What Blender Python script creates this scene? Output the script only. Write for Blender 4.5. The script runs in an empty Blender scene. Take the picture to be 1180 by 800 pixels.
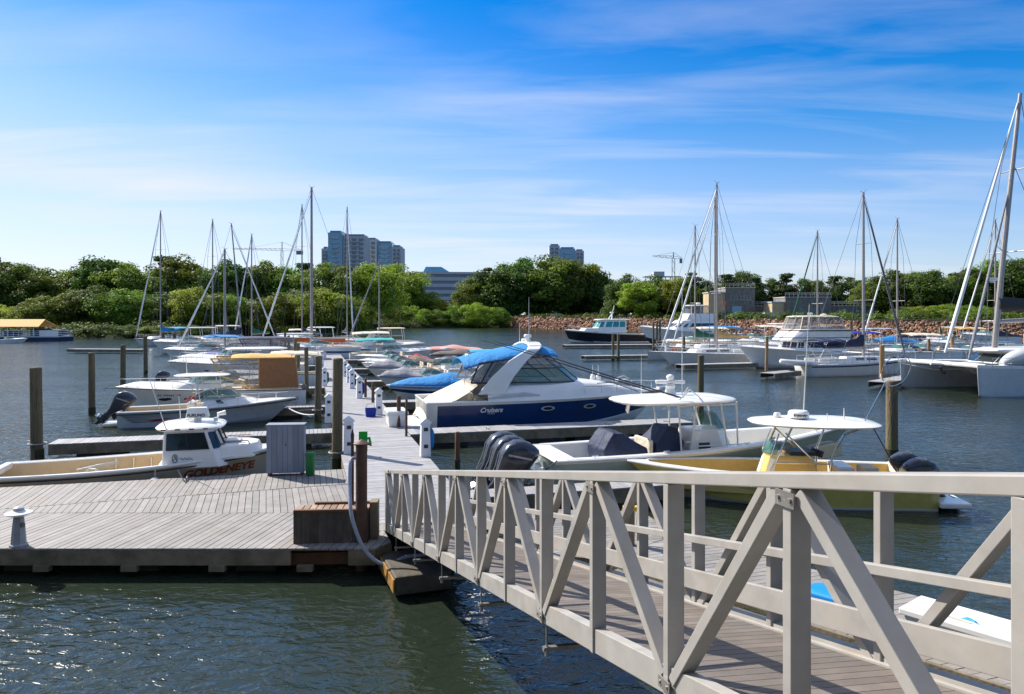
import bpy, math, random
from mathutils import Vector, Matrix
R = math.radians
random.seed(7)
C = bpy.context.scene.collection
scn = bpy.context.scene

# ------------------------------------------------------------------ camera, sky, sun, exposure
HC, FP, YH = 4.6, 850.0, 365.0            # eye height, focal length in photo pixels, horizon row
cam = bpy.data.cameras.new('camera'); camo = bpy.data.objects.new('camera', cam); C.objects.link(camo)
cam.sensor_width = 36; cam.lens = FP/1180*36; cam.shift_y = -(400-YH)/1180
cam.clip_start = 0.05; cam.clip_end = 9000
camo.location = (0, 0, HC); camo.rotation_euler = (R(90), 0, 0)
scn.camera = camo
scn.view_settings.view_transform = 'Standard'; scn.view_settings.look = 'None'
scn.view_settings.gamma = 1; scn.view_settings.use_curve_mapping = False
scn.view_settings.exposure = 0.74
scn.cycles.sample_clamp_direct = 1.6
SUN_EL, SUN_AZ = 41.0, -55.0              # azimuth from +Y towards +X
w = bpy.data.worlds.new('World'); scn.world = w; w.use_nodes = True
nt = w.node_tree; N = nt.nodes; LK = nt.links
for n in list(N): N.remove(n)
out = N.new('ShaderNodeOutputWorld'); bg = N.new('ShaderNodeBackground')
sky = N.new('ShaderNodeTexSky'); sky.sky_type = 'NISHITA'; sky.sun_disc = False
sky.sun_elevation = R(SUN_EL); sky.sun_rotation = R(SUN_AZ)
sky.air_density = 1.0; sky.dust_density = 0.4; sky.ozone_density = 5.0
tc = N.new('ShaderNodeTexCoord'); sep = N.new('ShaderNodeSeparateXYZ'); LK.new(tc.outputs['Generated'], sep.inputs[0])
def M(op, a, b=None, c=None, tree=None):
    t = tree or nt
    n = t.nodes.new('ShaderNodeMath'); n.operation = op
    for i, v in enumerate((a, b, c)):
        if v is None: continue
        if isinstance(v, (int, float)): n.inputs[i].default_value = v
        else: t.links.new(v, n.inputs[i])
    return n.outputs[0]
# cirrus: project the view direction on a high flat layer, stretch it across
den = M('ADD', sep.outputs[2], 0.10)
cx = M('DIVIDE', sep.outputs[0], den); cy = M('DIVIDE', sep.outputs[1], den)
comb = N.new('ShaderNodeCombineXYZ'); LK.new(cx, comb.inputs[0]); LK.new(cy, comb.inputs[1])
mp = N.new('ShaderNodeMapping'); mp.inputs['Rotation'].default_value = (0, 0, R(-8)); mp.inputs['Scale'].default_value = (0.55, 2.3, 1)
LK.new(comb.outputs[0], mp.inputs[0])
n1 = N.new('ShaderNodeTexNoise'); n1.inputs['Scale'].default_value = 1.0; n1.inputs['Detail'].default_value = 7; n1.inputs['Roughness'].default_value = 0.55; n1.inputs['Distortion'].default_value = 0.5
LK.new(mp.outputs[0], n1.inputs[0])
n2 = N.new('ShaderNodeTexNoise'); n2.inputs['Scale'].default_value = 0.35; n2.inputs['Detail'].default_value = 3
LK.new(comb.outputs[0], n2.inputs[0])
cr = N.new('ShaderNodeMapRange'); cr.inputs[1].default_value = 0.42; cr.inputs[2].default_value = 0.85; LK.new(n1.outputs[0], cr.inputs[0])
cr2 = N.new('ShaderNodeMapRange'); cr2.inputs[1].default_value = 0.35; cr2.inputs[2].default_value = 0.65; LK.new(n2.outputs[0], cr2.inputs[0])
cl = M('MULTIPLY', cr.outputs[0], cr2.outputs[0])
# a thin veil low in the sky, thicker towards the sun side
low = N.new('ShaderNodeMapRange'); low.inputs[1].default_value = 0.42; low.inputs[2].default_value = 0.02; low.interpolation_type = 'SMOOTHSTEP'
LK.new(M('ADD', sep.outputs[2], M('MULTIPLY', sep.outputs[0], 0.16)), low.inputs[0])
veil = M('MULTIPLY', low.outputs[0], 0.72)
left = N.new('ShaderNodeMapRange'); left.inputs[1].default_value = 0.7; left.inputs[2].default_value = -0.9; left.inputs[3].default_value = .45; left.inputs[4].default_value = 0.95
LK.new(sep.outputs[0], left.inputs[0])
veil = M('MULTIPLY', veil, left.outputs[0])
back = N.new('ShaderNodeMapRange'); back.inputs[1].default_value = -.5; back.inputs[2].default_value = .25; back.inputs[3].default_value = .25; back.inputs[4].default_value = 1
LK.new(sep.outputs[1], back.inputs[0]); veil = M('MULTIPLY', veil, back.outputs[0])
hi = N.new('ShaderNodeMapRange'); hi.inputs[1].default_value = .42; hi.inputs[2].default_value = .62; hi.inputs[4].default_value = .55
LK.new(sep.outputs[2], hi.inputs[0]); veil = M('ADD', veil, M('MULTIPLY', hi.outputs[0], back.outputs[0]))
amt = M('MULTIPLY', cl, 0.85); amt = M('ADD', amt, veil); amt = M('MINIMUM', amt, 0.92)
hsv = N.new('ShaderNodeHueSaturation'); hsv.inputs['Saturation'].default_value = 1.2; hsv.inputs['Value'].default_value = 1.0
tr_ = N.new('ShaderNodeValToRGB'); LK.new(sep.outputs[2], tr_.inputs[0]); e_ = tr_.color_ramp.elements
e_[0].position = 0.0; e_[0].color = (.84, .80, .86, 1); e_[1].position = 1.0; e_[1].color = (.92, .97, 1, 1)
for p_, c_ in ((.12, (.78, .84, .96, 1)), (.24, (.52, .80, 1, 1)), (.36, (.34, .68, 1, 1)), (.48, (.80, .92, 1, 1))):
    q_ = e_.new(p_); q_.color = c_
tm = N.new('ShaderNodeMix'); tm.data_type = 'RGBA'; tm.blend_type = 'MULTIPLY'; tm.inputs[0].default_value = 1
LK.new(sky.outputs[0], tm.inputs[6]); LK.new(tr_.outputs[0], tm.inputs[7]); LK.new(tm.outputs[2], hsv.inputs['Color'])
mix = N.new('ShaderNodeMix'); mix.data_type = 'RGBA'
LK.new(amt, mix.inputs[0]); LK.new(hsv.outputs[0], mix.inputs[6]); mix.inputs[7].default_value = (5.3, 5.45, 6.1, 1)
LK.new(mix.outputs[2], bg.inputs[0]); bg.inputs[1].default_value = 0.10
LK.new(bg.outputs[0], out.inputs[0])
sl = bpy.data.lights.new('sun', 'SUN'); sl.energy = 5.0; sl.angle = R(0.5); sl.color = (1.0, 0.93, 0.82)
so = bpy.data.objects.new('sun', sl); C.objects.link(so)
sd = Vector((math.sin(R(SUN_AZ))*math.cos(R(SUN_EL)), math.cos(R(SUN_AZ))*math.cos(R(SUN_EL)), math.sin(R(SUN_EL))))
so.rotation_euler = sd.to_track_quat('Z', 'Y').to_euler()

# ------------------------------------------------------------------ helpers
def at(px, py, z=0.0):
    Y = FP*(HC-z)/(py-YH); return Vector(((px-590)*Y/FP, Y, z))
def atY(px, Y, z=0.0): return Vector(((px-590)*Y/FP, Y, z))
def zat(py, Y): return HC-(py-YH)*Y/FP
DA = math.atan2(.2665, .9638)             # the main dock's cross direction
DU = Vector((-.2665, .9638, 0)); DV = Vector((.9638, .2665, 0))

def mat(name, col, rough=.5, metal=0, var=.12, scale=6, bump=0, bscale=40, spec=.5, trans=0, alpha=1, coat=0, dirt=None, coords='Object', tone=False, stretch=(1,1,1), ior=1.45):
    m = bpy.data.materials.new(name); m.use_nodes = True
    t = m.node_tree; b = t.nodes['Principled BSDF']
    b.inputs['Roughness'].default_value = rough; b.inputs['Metallic'].default_value = metal
    b.inputs['Specular IOR Level'].default_value = spec; b.inputs['IOR'].default_value = ior
    b.inputs['Transmission Weight'].default_value = trans; b.inputs['Alpha'].default_value = alpha
    b.inputs['Coat Weight'].default_value = coat
    co = t.nodes.new('ShaderNodeTexCoord'); mpn = t.nodes.new('ShaderNodeMapping'); mpn.inputs['Scale'].default_value = stretch
    t.links.new(co.outputs[coords], mpn.inputs[0])
    no = t.nodes.new('ShaderNodeTexNoise'); no.inputs['Scale'].default_value = scale; no.inputs['Detail'].default_value = 5
    no.inputs['Roughness'].default_value = .6
    t.links.new(mpn.outputs[0], no.inputs[0])
    mr = t.nodes.new('ShaderNodeMapRange'); mr.inputs[1].default_value = .3; mr.inputs[2].default_value = .7
    mr.inputs[3].default_value = 1-var; mr.inputs[4].default_value = 1+var; t.links.new(no.outputs[0], mr.inputs[0])
    fac = mr.outputs[0]
    if tone:
        at_ = t.nodes.new('ShaderNodeAttribute'); at_.attribute_name = 'tone'
        fac = M('MULTIPLY', fac, at_.outputs['Fac'], tree=t)
    mx = t.nodes.new('ShaderNodeVectorMath'); mx.operation = 'SCALE'; mx.inputs[0].default_value = col[:3]
    t.links.new(fac, mx.inputs['Scale'])
    colout = mx.outputs[0]
    if dirt:
        n3 = t.nodes.new('ShaderNodeTexNoise'); n3.inputs['Scale'].default_value = dirt[1]; n3.inputs['Detail'].default_value = 6
        t.links.new(mpn.outputs[0], n3.inputs[0])
        m3 = t.nodes.new('ShaderNodeMapRange'); m3.inputs[1].default_value = .5; m3.inputs[2].default_value = .72; m3.inputs[4].default_value = dirt[2]
        t.links.new(n3.outputs[0], m3.inputs[0])
        mm = t.nodes.new('ShaderNodeMix'); mm.data_type = 'RGBA'; t.links.new(m3.outputs[0], mm.inputs[0])
        t.links.new(colout, mm.inputs[6]); mm.inputs[7].default_value = (*dirt[0], 1); colout = mm.outputs[2]
    t.links.new(colout, b.inputs['Base Color'])
    rr = t.nodes.new('ShaderNodeMapRange'); rr.inputs[1].default_value = .3; rr.inputs[2].default_value = .7
    rr.inputs[3].default_value = max(0, rough-.07); rr.inputs[4].default_value = min(1, rough+.1)
    t.links.new(no.outputs[0], rr.inputs[0]); t.links.new(rr.outputs[0], b.inputs['Roughness'])
    if bump:
        nb = t.nodes.new('ShaderNodeTexNoise'); nb.inputs['Scale'].default_value = bscale; nb.inputs['Detail'].default_value = 4
        t.links.new(mpn.outputs[0], nb.inputs[0])
        bp = t.nodes.new('ShaderNodeBump'); bp.inputs['Strength'].default_value = 1; bp.inputs['Distance'].default_value = bump
        t.links.new(nb.outputs[0], bp.inputs['Height']); t.links.new(bp.outputs[0], b.inputs['Normal'])
    return m

MT = dict(
 gel = mat('white_gelcoat', (.78,.77,.74), .22, var=.04, scale=2, coat=.3),
 gelgrey = mat('grey_gelcoat', (.50,.52,.53), .28, var=.05, scale=2, coat=.2),
 geltan = mat('tan_gelcoat', (.50,.46,.38), .35, var=.08, scale=3),
 cream = mat('cream_liner', (.62,.50,.33), .5, var=.06),
 yel = mat('yellow_gelcoat', (.62,.51,.14), .25, var=.06, scale=3, coat=.3),
 yelin = mat('yellow_liner', (.68,.49,.17), .45, var=.06),
 navy = mat('navy_gelcoat', (.012,.045,.15), .16, var=.1, scale=2, coat=.5),
 black = mat('black_gelcoat', (.015,.018,.025), .2, var=.1, coat=.4),
 seagreen = mat('pale_green_gelcoat', (.34,.42,.38), .2, var=.05, coat=.4),
 red = mat('red_gelcoat', (.40,.03,.02), .3, var=.1),
 orange = mat('orange_paint', (.85,.16,.03), .4, var=.08),
 rust = mat('rust_red_lettering', (.36,.08,.03), .55, var=.2, scale=20),
 dark = mat('dark_marking', (.03,.03,.04), .5),
 tealglass = mat('teal_tinted_window', (.03,.26,.24), .08, var=.15, spec=.8),
 glass = mat('dark_window', (.02,.03,.035), .04, var=.1, spec=.9, coat=.3),
 gglass = mat('green_windshield_glass', (.05,.16,.14), .05, var=.1, spec=.8, alpha=.72),
 clear = mat('clear_vinyl', (.25,.25,.25), .08, var=.08, scale=2, bump=.006, bscale=5, alpha=.42),
 rub = mat('black_rubber', (.02,.02,.02), .6),
 steel = mat('stainless_steel', (.62,.62,.62), .22, metal=1, var=.05),
 alu = mat('mast_aluminium', (.30,.28,.27), .4, metal=.2, var=.08),
 wire = mat('rigging_wire', (.12,.12,.13), .5, metal=.3),
 engine = mat('dark_grey_cowling', (.035,.04,.055), .22, var=.1, coat=.5),
 engsil = mat('silver_engine_trim', (.45,.46,.48), .3, metal=.5),
 blue = mat('bright_blue_canvas', (.008,.20,.50), .75, var=.12, scale=5, bump=.05, bscale=5),
 navyc = mat('navy_canvas', (.018,.028,.07), .7, var=.3, scale=3, bump=.05, bscale=4),
 teal = mat('teal_canvas', (.03,.36,.36), .8, var=.15, bump=.05, bscale=5),
 tan = mat('tan_canvas', (.62,.37,.12), .8, var=.08, bump=.05, bscale=5),
 brownc = mat('brown_canvas', (.30,.14,.06), .85, var=.1, bump=.05, bscale=5),
 greyc = mat('grey_canvas', (.27,.27,.30), .85, var=.15, bump=.03, bscale=6),
 brnc = mat('taupe_canvas', (.16,.13,.11), .85, var=.15, bump=.03, bscale=6),
 creamc = mat('cream_canvas', (.66,.58,.46), .8, var=.12, bump=.04, bscale=5),
 bluec2 = mat('sky_blue_canvas', (.04,.36,.62), .8, var=.12, bump=.05, bscale=5),
 greenc = mat('green_canvas', (.01,.10,.06), .85, var=.2, bump=.05, bscale=5),
 pink = mat('faded_pink_cover', (.62,.30,.26), .8, var=.1),
 royal = mat('royal_blue_canvas', (.01,.03,.30), .7, var=.15),
 teak = mat('teak', (.30,.17,.08), .6, var=.2, stretch=(1,8,1)),
 hyp = mat('inflatable_grey_white', (.66,.66,.64), .5, var=.06),
 yplastic = mat('yellow_plastic', (.75,.48,.02), .4),
)

class MB:
    def __init__(s): s.v=[]; s.f=[]; s.m=[]; s.s=[]; s.t=[]
    def add(s, vs, fs, mi=0, smooth=False, tone=1.0):
        o = len(s.v); s.v += [tuple(p) for p in vs]
        for f in fs: s.f.append([i+o for i in f]); s.m.append(mi); s.s.append(smooth); s.t.append(tone)
    def box(s, x0,x1,y0,y1,z0,z1, mi=0, tone=1.0, rot=None, at=None):
        vs = [Vector((x,y,z)) for z in (z0,z1) for y in (y0,y1) for x in (x0,x1)]
        if rot is not None: vs = [rot @ p for p in vs]
        if at is not None: vs = [p+Vector(at) for p in vs]
        s.add(vs, [(0,2,3,1),(4,5,7,6),(0,1,5,4),(2,6,7,3),(0,4,6,2),(1,3,7,5)], mi, False, tone)
    def bar(s, a, b, w, h, mi=0, up=Vector((0,0,1)), tone=1.0):
        """rectangular bar from a to b; w sideways, h along up"""
        a = Vector(a); b = Vector(b); d = (b-a).normalized(); sd_ = d.cross(up)
        if sd_.length < 1e-4: sd_ = d.cross(Vector((1,0,0)))
        sd_.normalize(); u = sd_.cross(d).normalized()
        vs = [p + sd_*sx*w/2 + u*sz*h/2 for p in (a,b) for sx,sz in ((-1,-1),(1,-1),(1,1),(-1,1))]
        s.add(vs, [(3,2,1,0),(4,5,6,7),(0,1,5,4),(1,2,6,5),(2,3,7,6),(3,0,4,7)], mi, False, tone)
    def tube(s, pts, r, n=8, mi=0, cap=True):
        pts = [Vector(p) for p in pts]; rs = r if isinstance(r,(list,tuple)) else [r]*len(pts)
        vs=[]; prev=None
        for i,p in enumerate(pts):
            d = (pts[min(i+1,len(pts)-1)]-pts[max(i-1,0)]).normalized()
            if prev is None:
                a = d.cross(Vector((0,0,1)));
                if a.length<1e-3: a = d.cross(Vector((0,1,0)))
            else: a = prev - d*prev.dot(d)
            a.normalize(); prev=a; b = d.cross(a)
            vs += [p+a*math.cos(2*math.pi*k/n)*rs[i]+b*math.sin(2*math.pi*k/n)*rs[i] for k in range(n)]
        fs=[]
        for i in range(len(pts)-1):
            for k in range(n):
                k2=(k+1)%n; fs.append((i*n+k, i*n+k2, (i+1)*n+k2, (i+1)*n+k))
        s.add(vs, fs, mi, True)
        if cap:
            o=len(s.v)-len(vs)
            for idx in (list(range(n))[::-1], [len(vs)-n+k for k in range(n)]):
                s.f.append([i+o for i in idx]); s.m.append(mi); s.s.append(False); s.t.append(1.0)
    def loft(s, rings, mi=0, cap=True, smooth=False, closed=True, tone=1.0):
        n=len(rings[0]); vs=[p for r in rings for p in r]; fs=[]
        for i in range(len(rings)-1):
            for k in range(n if closed else n-1):
                k2=(k+1)%n; fs.append((i*n+k, i*n+k2, (i+1)*n+k2, (i+1)*n+k))
        s.add(vs, fs, mi, smooth, tone)
        if cap:
            o=len(s.v)-len(vs)
            for idx in (list(range(n))[::-1], [len(vs)-n+k for k in range(n)]):
                s.f.append([i+o for i in idx]); s.m.append(mi); s.s.append(False); s.t.append(tone)
    def disc(s, c, r, h, n=20, mi=0, top=1.0):
        c=Vector(c)
        s.loft([[c+Vector((math.cos(2*math.pi*k/n)*q,math.sin(2*math.pi*k/n)*q,z)) for k in range(n)] for q,z in ((r,0),(r*top,h))], mi, True, True)
    def lathe(s, c, prof, n=20, mi=0):
        c=Vector(c)
        s.loft([[c+Vector((math.cos(2*math.pi*k/n)*max(q,.001),math.sin(2*math.pi*k/n)*max(q,.001),z)) for k in range(n)] for q,z in prof], mi, True, True)
    def build(s, name, mats, parent=None, loc=None, bev=0, ang=35):
        me = bpy.data.meshes.new(name); me.from_pydata(s.v, [], s.f)
        if not isinstance(mats,(list,tuple)): mats=[mats]
        for m_ in mats: me.materials.append(m_)
        me.polygons.foreach_set('material_index', s.m)
        me.polygons.foreach_set('use_smooth', [bool(x) for x in s.s])
        if any(t!=1.0 for t in s.t):
            a = me.attributes.new('tone','FLOAT','FACE'); a.data.foreach_set('value', s.t)
        else:
            a = me.attributes.new('tone','FLOAT','FACE'); a.data.foreach_set('value', [1.0]*len(s.f))
        me.validate(); me.update()
        if any(s.s): me.set_sharp_from_angle(angle=R(ang))
        o = bpy.data.objects.new(name, me); C.objects.link(o)
        if parent: o.parent=parent
        if loc is not None: o.location=loc
        if bev:
            b=o.modifiers.new('bevel','BEVEL'); b.width=bev; b.segments=2; b.limit_method='ANGLE'; b.angle_limit=R(40)
        return o

def tag(o, label=None, cat=None, group=None, kind=None):
    if label: o['label']=label
    if cat: o['category']=cat
    if group: o['group']=group
    if kind: o['kind']=kind
    return o
def empty(name, loc=(0,0,0), rz=0, label=None, cat=None, group=None):
    o=bpy.data.objects.new(name,None); C.objects.link(o); o.location=loc; o.rotation_euler=(0,0,rz)
    o.empty_display_size=.3
    return tag(o,label,cat,group)
def copy_tree(o, parent=None):
    c=o.copy(); C.objects.link(c)
    if parent: c.parent=parent
    for ch in list(o.children): copy_tree(ch, c)
    return c
def textmesh(txt, size, shear=0.0, extrude=0.0, bold=0.0):
    cu=bpy.data.curves.new('lettering','FONT'); cu.body=txt; cu.size=size; cu.shear=shear; cu.extrude=extrude; cu.offset=bold
    o=bpy.data.objects.new('lettering',cu); C.objects.link(o)
    bpy.context.view_layer.update()
    dg=bpy.context.evaluated_depsgraph_get()
    me=bpy.data.meshes.new_from_object(o.evaluated_get(dg)); bpy.data.objects.remove(o)
    bpy.data.curves.remove(cu)
    return me
def clip(poly, p, n):
    """keep the side of 2-D convex poly where (q-p).n <= 0"""
    outp=[]
    for i in range(len(poly)):
        a=poly[i]; b=poly[(i+1)%len(poly)]; da=(a[0]-p[0])*n[0]+(a[1]-p[1])*n[1]; db=(b[0]-p[0])*n[0]+(b[1]-p[1])*n[1]
        if da<=0: outp.append(a)
        if (da<0<db) or (db<0<da):
            q=da/(da-db); outp.append((a[0]+(b[0]-a[0])*q, a[1]+(b[1]-a[1])*q))
    return outp
def planks(mb, poly, ang, w, z, th=.035, gap=.012, off=0.0, jitter=.13, bend=None):
    """lay boards over a convex polygon, boards running along angle ang"""
    d=(math.cos(ang),math.sin(ang)); n=(-d[1],d[0])
    vals=[p[0]*n[0]+p[1]*n[1] for p in poly]; k0=math.floor((min(vals)-off)/w); k1=math.ceil((max(vals)-off)/w)
    for k in range(k0,k1):
        a=off+k*w; b=a+w-gap
        q=clip(clip(poly,(n[0]*b,n[1]*b),n),(n[0]*a,n[1]*a),(-n[0],-n[1]))
        if len(q)<3: continue
        area=sum(q[i][0]*q[(i+1)%len(q)][1]-q[(i+1)%len(q)][0]*q[i][1] for i in range(len(q)))
        if abs(area)<1e-4: continue
        if area<0: q=q[::-1]
        dz=random.uniform(-.0025,.0025); m=len(q); tn=1+random.uniform(-jitter,jitter)
        vs=[(x,y,z-th+dz) for x,y in q]+[(x,y,z+dz) for x,y in q]
        mb.add(vs,[tuple(range(m))[::-1],tuple(range(m,2*m))]+[(i,(i+1)%m,m+(i+1)%m,m+i) for i in range(m)],0,False,tn)

# ------------------------------------------------------------------ water and land
def water():
    m=bpy.data.materials.new('harbour_water'); m.use_nodes=True; t=m.node_tree; b=t.nodes['Principled BSDF']
    b.inputs['Base Color'].default_value=(.018,.026,.017,1); b.inputs['Roughness'].default_value=.12; b.inputs['IOR'].default_value=1.42
    b.inputs['Specular IOR Level'].default_value=.5
    co=t.nodes.new('ShaderNodeTexCoord')
    def wave(scale, rot, stretch, det, dist):
        mpn=t.nodes.new('ShaderNodeMapping'); mpn.inputs['Rotation'].default_value=(0,0,R(rot)); mpn.inputs['Scale'].default_value=(stretch,1,1)
        t.links.new(co.outputs['Object'],mpn.inputs[0])
        n=t.nodes.new('ShaderNodeTexNoise'); n.inputs['Scale'].default_value=scale; n.inputs['Detail'].default_value=det; n.inputs['Distortion'].default_value=dist
        n.inputs['Roughness'].default_value=.5
        t.links.new(mpn.outputs[0],n.inputs[0]); return n.outputs[0]
    a=wave(4.6,32,.6,3,.8); c=wave(1.3,-12,.5,2,.3); e=wave(.12,10,.6,2,.2); g=wave(11,50,.6,2,.4)
    amp=t.nodes.new('ShaderNodeMapRange'); amp.inputs[1].default_value=.35; amp.inputs[2].default_value=.65; amp.inputs[3].default_value=.45; amp.inputs[4].default_value=1.1
    t.links.new(e,amp.inputs[0])
    h=M('ADD',M('MULTIPLY',a,.62,tree=t),M('MULTIPLY',c,.7,tree=t),tree=t); h=M('ADD',h,M('MULTIPLY',g,.09,tree=t),tree=t)
    sy=t.nodes.new('ShaderNodeSeparateXYZ'); t.links.new(co.outputs['Object'],sy.inputs[0])
    far=t.nodes.new('ShaderNodeMapRange'); far.inputs[1].default_value=14; far.inputs[2].default_value=75; far.inputs[3].default_value=1.0; far.inputs[4].default_value=.85
    t.links.new(sy.outputs[1],far.inputs[0]); h=M('MULTIPLY',h,far.outputs[0],tree=t)
    h=M('MULTIPLY',h,amp.outputs[0],tree=t)
    bp=t.nodes.new('ShaderNodeBump'); bp.inputs['Strength'].default_value=1; bp.inputs['Distance'].default_value=.12
    t.links.new(h,bp.inputs['Height']); t.links.new(bp.outputs[0],b.inputs['Normal'])
    mb=MB(); mb.add([(-3000,-60,0),(3000,-60,0),(3000,4500,0),(-3000,4500,0)],[(0,1,2,3)])
    tag(mb.build('water',m),kind='structure')
water()

# land: shoreline as seen, front to back profile
SH=[(-700,150),(-260,158),(-130,160)]+[tuple(at(px,py)[:2]) for px,py in ((120,390.5),(250,389),(330,386),(420,379.5),(500,378),(586,378))]
RIP=[tuple(at(px,py)[:2]) for px,py in ((590,377.8),(700,381),(860,386),(1000,391),(1120,395),(1300,398))]+[(220,95),(700,80)]
dirtm=mat('bank_soil',(.03,.03,.016),.95,var=.35,scale=.3,bump=.3,bscale=.8,dirt=((.03,.05,.018),.15,.9),spec=.05)
def land():
    mb=MB()
    def strip(line, prof, push):
        rings=[]
        for dz,z in prof:
            rings.append([Vector((x+push[0]*dz, y+push[1]*dz, z+(random.uniform(-.25,.25) if 0<z<3 else 0))) for x,y in line])
        mb.loft(rings,0,False,True,closed=False)
    strip(SH,[(-1,-.6),(.3,.1),(2.5,.9),(9,1.9),(30,3.0),(300,7),(3200,10)],(0,1))
    mb.build('bank',dirtm); return mb
land(); tag(bpy.data.objects['bank'],kind='structure')
def spit():
    mb=MB(); rings=[]
    x0,y0=RIP[0]
    line=[(x0-3,y0+14)]+RIP
    for dz,z in [(0,-.8),(3.6,1.9),(6.4,3.5),(11,3.8),(60,4.4),(700,7)]:
        rings.append([Vector((x+(dz*.25 if i==0 else 0), y+dz-(14 if i==0 and dz<1 else 0)*0, z if i>0 else min(z,4.6)*(.15 if dz<30 else 1))) for i,(x,y) in enumerate(line)])
    mb.loft(rings,0,False,True,closed=False)
    tag(mb.build('embankment',dirtm),kind='structure')
spit()
def riprap():
    rnd=random.Random(3); mb=MB()
    tpl=[]
    import bmesh
    for k in range(7):
        bm=bmesh.new(); bmesh.ops.create_icosphere(bm,subdivisions=1,radius=1)
        for v in bm.verts: v.co*=rnd.uniform(.68,1.12)
        tpl.append(([v.co.copy() for v in bm.verts],[[q.index for q in f.verts] for f in bm.faces])); bm.free()
    seg=[(Vector((*RIP[i],0)),Vector((*RIP[i+1],0))) for i in range(len(RIP)-2)]
    for a,b in seg:
        n=int((b-a).length*(34 if a.y<200 else 20))
        for k in range(n):
            u=rnd.random(); s=rnd.random()
            p=a.lerp(b,u); p.y+=s*6.6-.2; p.z=-.5+s*(4.7-.006*(320-(320-p.y))*0-.0045*max(0,300-p.y))+rnd.uniform(-.15,.25)
            r=rnd.uniform(.20,.50)*(1+max(0,p.y-140)/230); vs,fs=rnd.choice(tpl)
            Mx=Matrix.Rotation(rnd.uniform(0,6.3),3,Vector((rnd.uniform(-1,1),rnd.uniform(-1,1),1)).normalized())
            sc=Vector((rnd.uniform(.8,1.4),rnd.uniform(.8,1.1),rnd.uniform(.6,.95)))
            mb.add([p+Mx@Vector((q.x*sc.x*r,q.y*sc.y*r,q.z*sc.z*r)) for q in vs],fs,0,False,rnd.choice((.4,.6,.8,1,1.2,1.6)))
    # the round head of the bank at its left end
    c=Vector((RIP[0][0],RIP[0][1]+6.5,0))
    for k in range(1000):
        an=rnd.uniform(R(90),R(270)); s=rnd.random(); rad=6.8-s*5.5
        p=c+Vector((math.cos(an)*rad*1.3,math.sin(an)*rad,-.4+s*4.6)); r=rnd.uniform(.22,.48); vs,fs=rnd.choice(tpl)
        mb.add([p+Vector((q.x*r*1.2,q.y*r,q.z*r*.8)) for q in vs],fs,0,False,rnd.choice((.55,.75,.9,1,1.15,1.35)))
    m=mat('red_brown_stone',(.24,.135,.085),.9,var=.4,scale=1.2,tone=True,bump=.05,bscale=5)
    tag(mb.build('riprap',m),'bank of piled red brown boulders along the right hand shore','rocks',kind='stuff')
riprap()
def quay():
    mb=MB(); mb.box(-70,70,-45,.35,-1,3.42); tag(mb.build('quay',mat('quay_concrete',(.26,.25,.23),.85,var=.2,scale=1)),kind='structure')  # unseen slab added for the gangway landing and the sky-blocking trees
quay()

# ------------------------------------------------------------------ trees
def leafmat(name,col,sat=0):
    m=bpy.data.materials.new(name); m.use_nodes=True; t=m.node_tree; b=t.nodes['Principled BSDF']
    b.inputs['Roughness'].default_value=.6; b.inputs['Specular IOR Level'].default_value=.25
    a=t.nodes.new('ShaderNodeAttribute'); a.attribute_name='tone'
    oi=t.nodes.new('ShaderNodeObjectInfo')
    rr=t.nodes.new('ShaderNodeMapRange'); rr.inputs[3].default_value=.75; rr.inputs[4].default_value=1.25; t.links.new(oi.outputs['Random'],rr.inputs[0])
    f=M('MULTIPLY',a.outputs['Fac'],rr.outputs[0],tree=t)
    mx=t.nodes.new('ShaderNodeVectorMath'); mx.operation='SCALE'; mx.inputs[0].default_value=col; t.links.new(f,mx.inputs['Scale'])
    hs=t.nodes.new('ShaderNodeHueSaturation'); hr=t.nodes.new('ShaderNodeMapRange'); hr.inputs[3].default_value=.47; hr.inputs[4].default_value=.525
    t.links.new(oi.outputs['Random'],hr.inputs[0]); t.links.new(hr.outputs[0],hs.inputs['Hue']); t.links.new(mx.outputs[0],hs.inputs['Color'])
    t.links.new(hs.outputs[0],b.inputs['Base Color'])
    tr=t.nodes.new('ShaderNodeBsdfTranslucent'); t.links.new(hs.outputs[0],tr.inputs[0])
    ms=t.nodes.new('ShaderNodeMixShader'); ms.inputs[0].default_value=.45
    t.links.new(b.outputs[0],ms.inputs[1]); t.links.new(tr.outputs[0],ms.inputs[2]); t.links.new(ms.outputs[0],t.nodes['Material Output'].inputs[0])
    return m
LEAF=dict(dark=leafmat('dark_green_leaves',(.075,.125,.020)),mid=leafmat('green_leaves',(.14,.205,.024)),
          bright=leafmat('bright_green_leaves',(.23,.32,.032)),yel=leafmat('yellow_green_leaves',(.33,.37,.04)),pine=leafmat('pine_needles',(.055,.09,.025)))
bark=mat('bark',(.10,.075,.05),.95,var=.3,scale=3,bump=.05,bscale=8)
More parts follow.
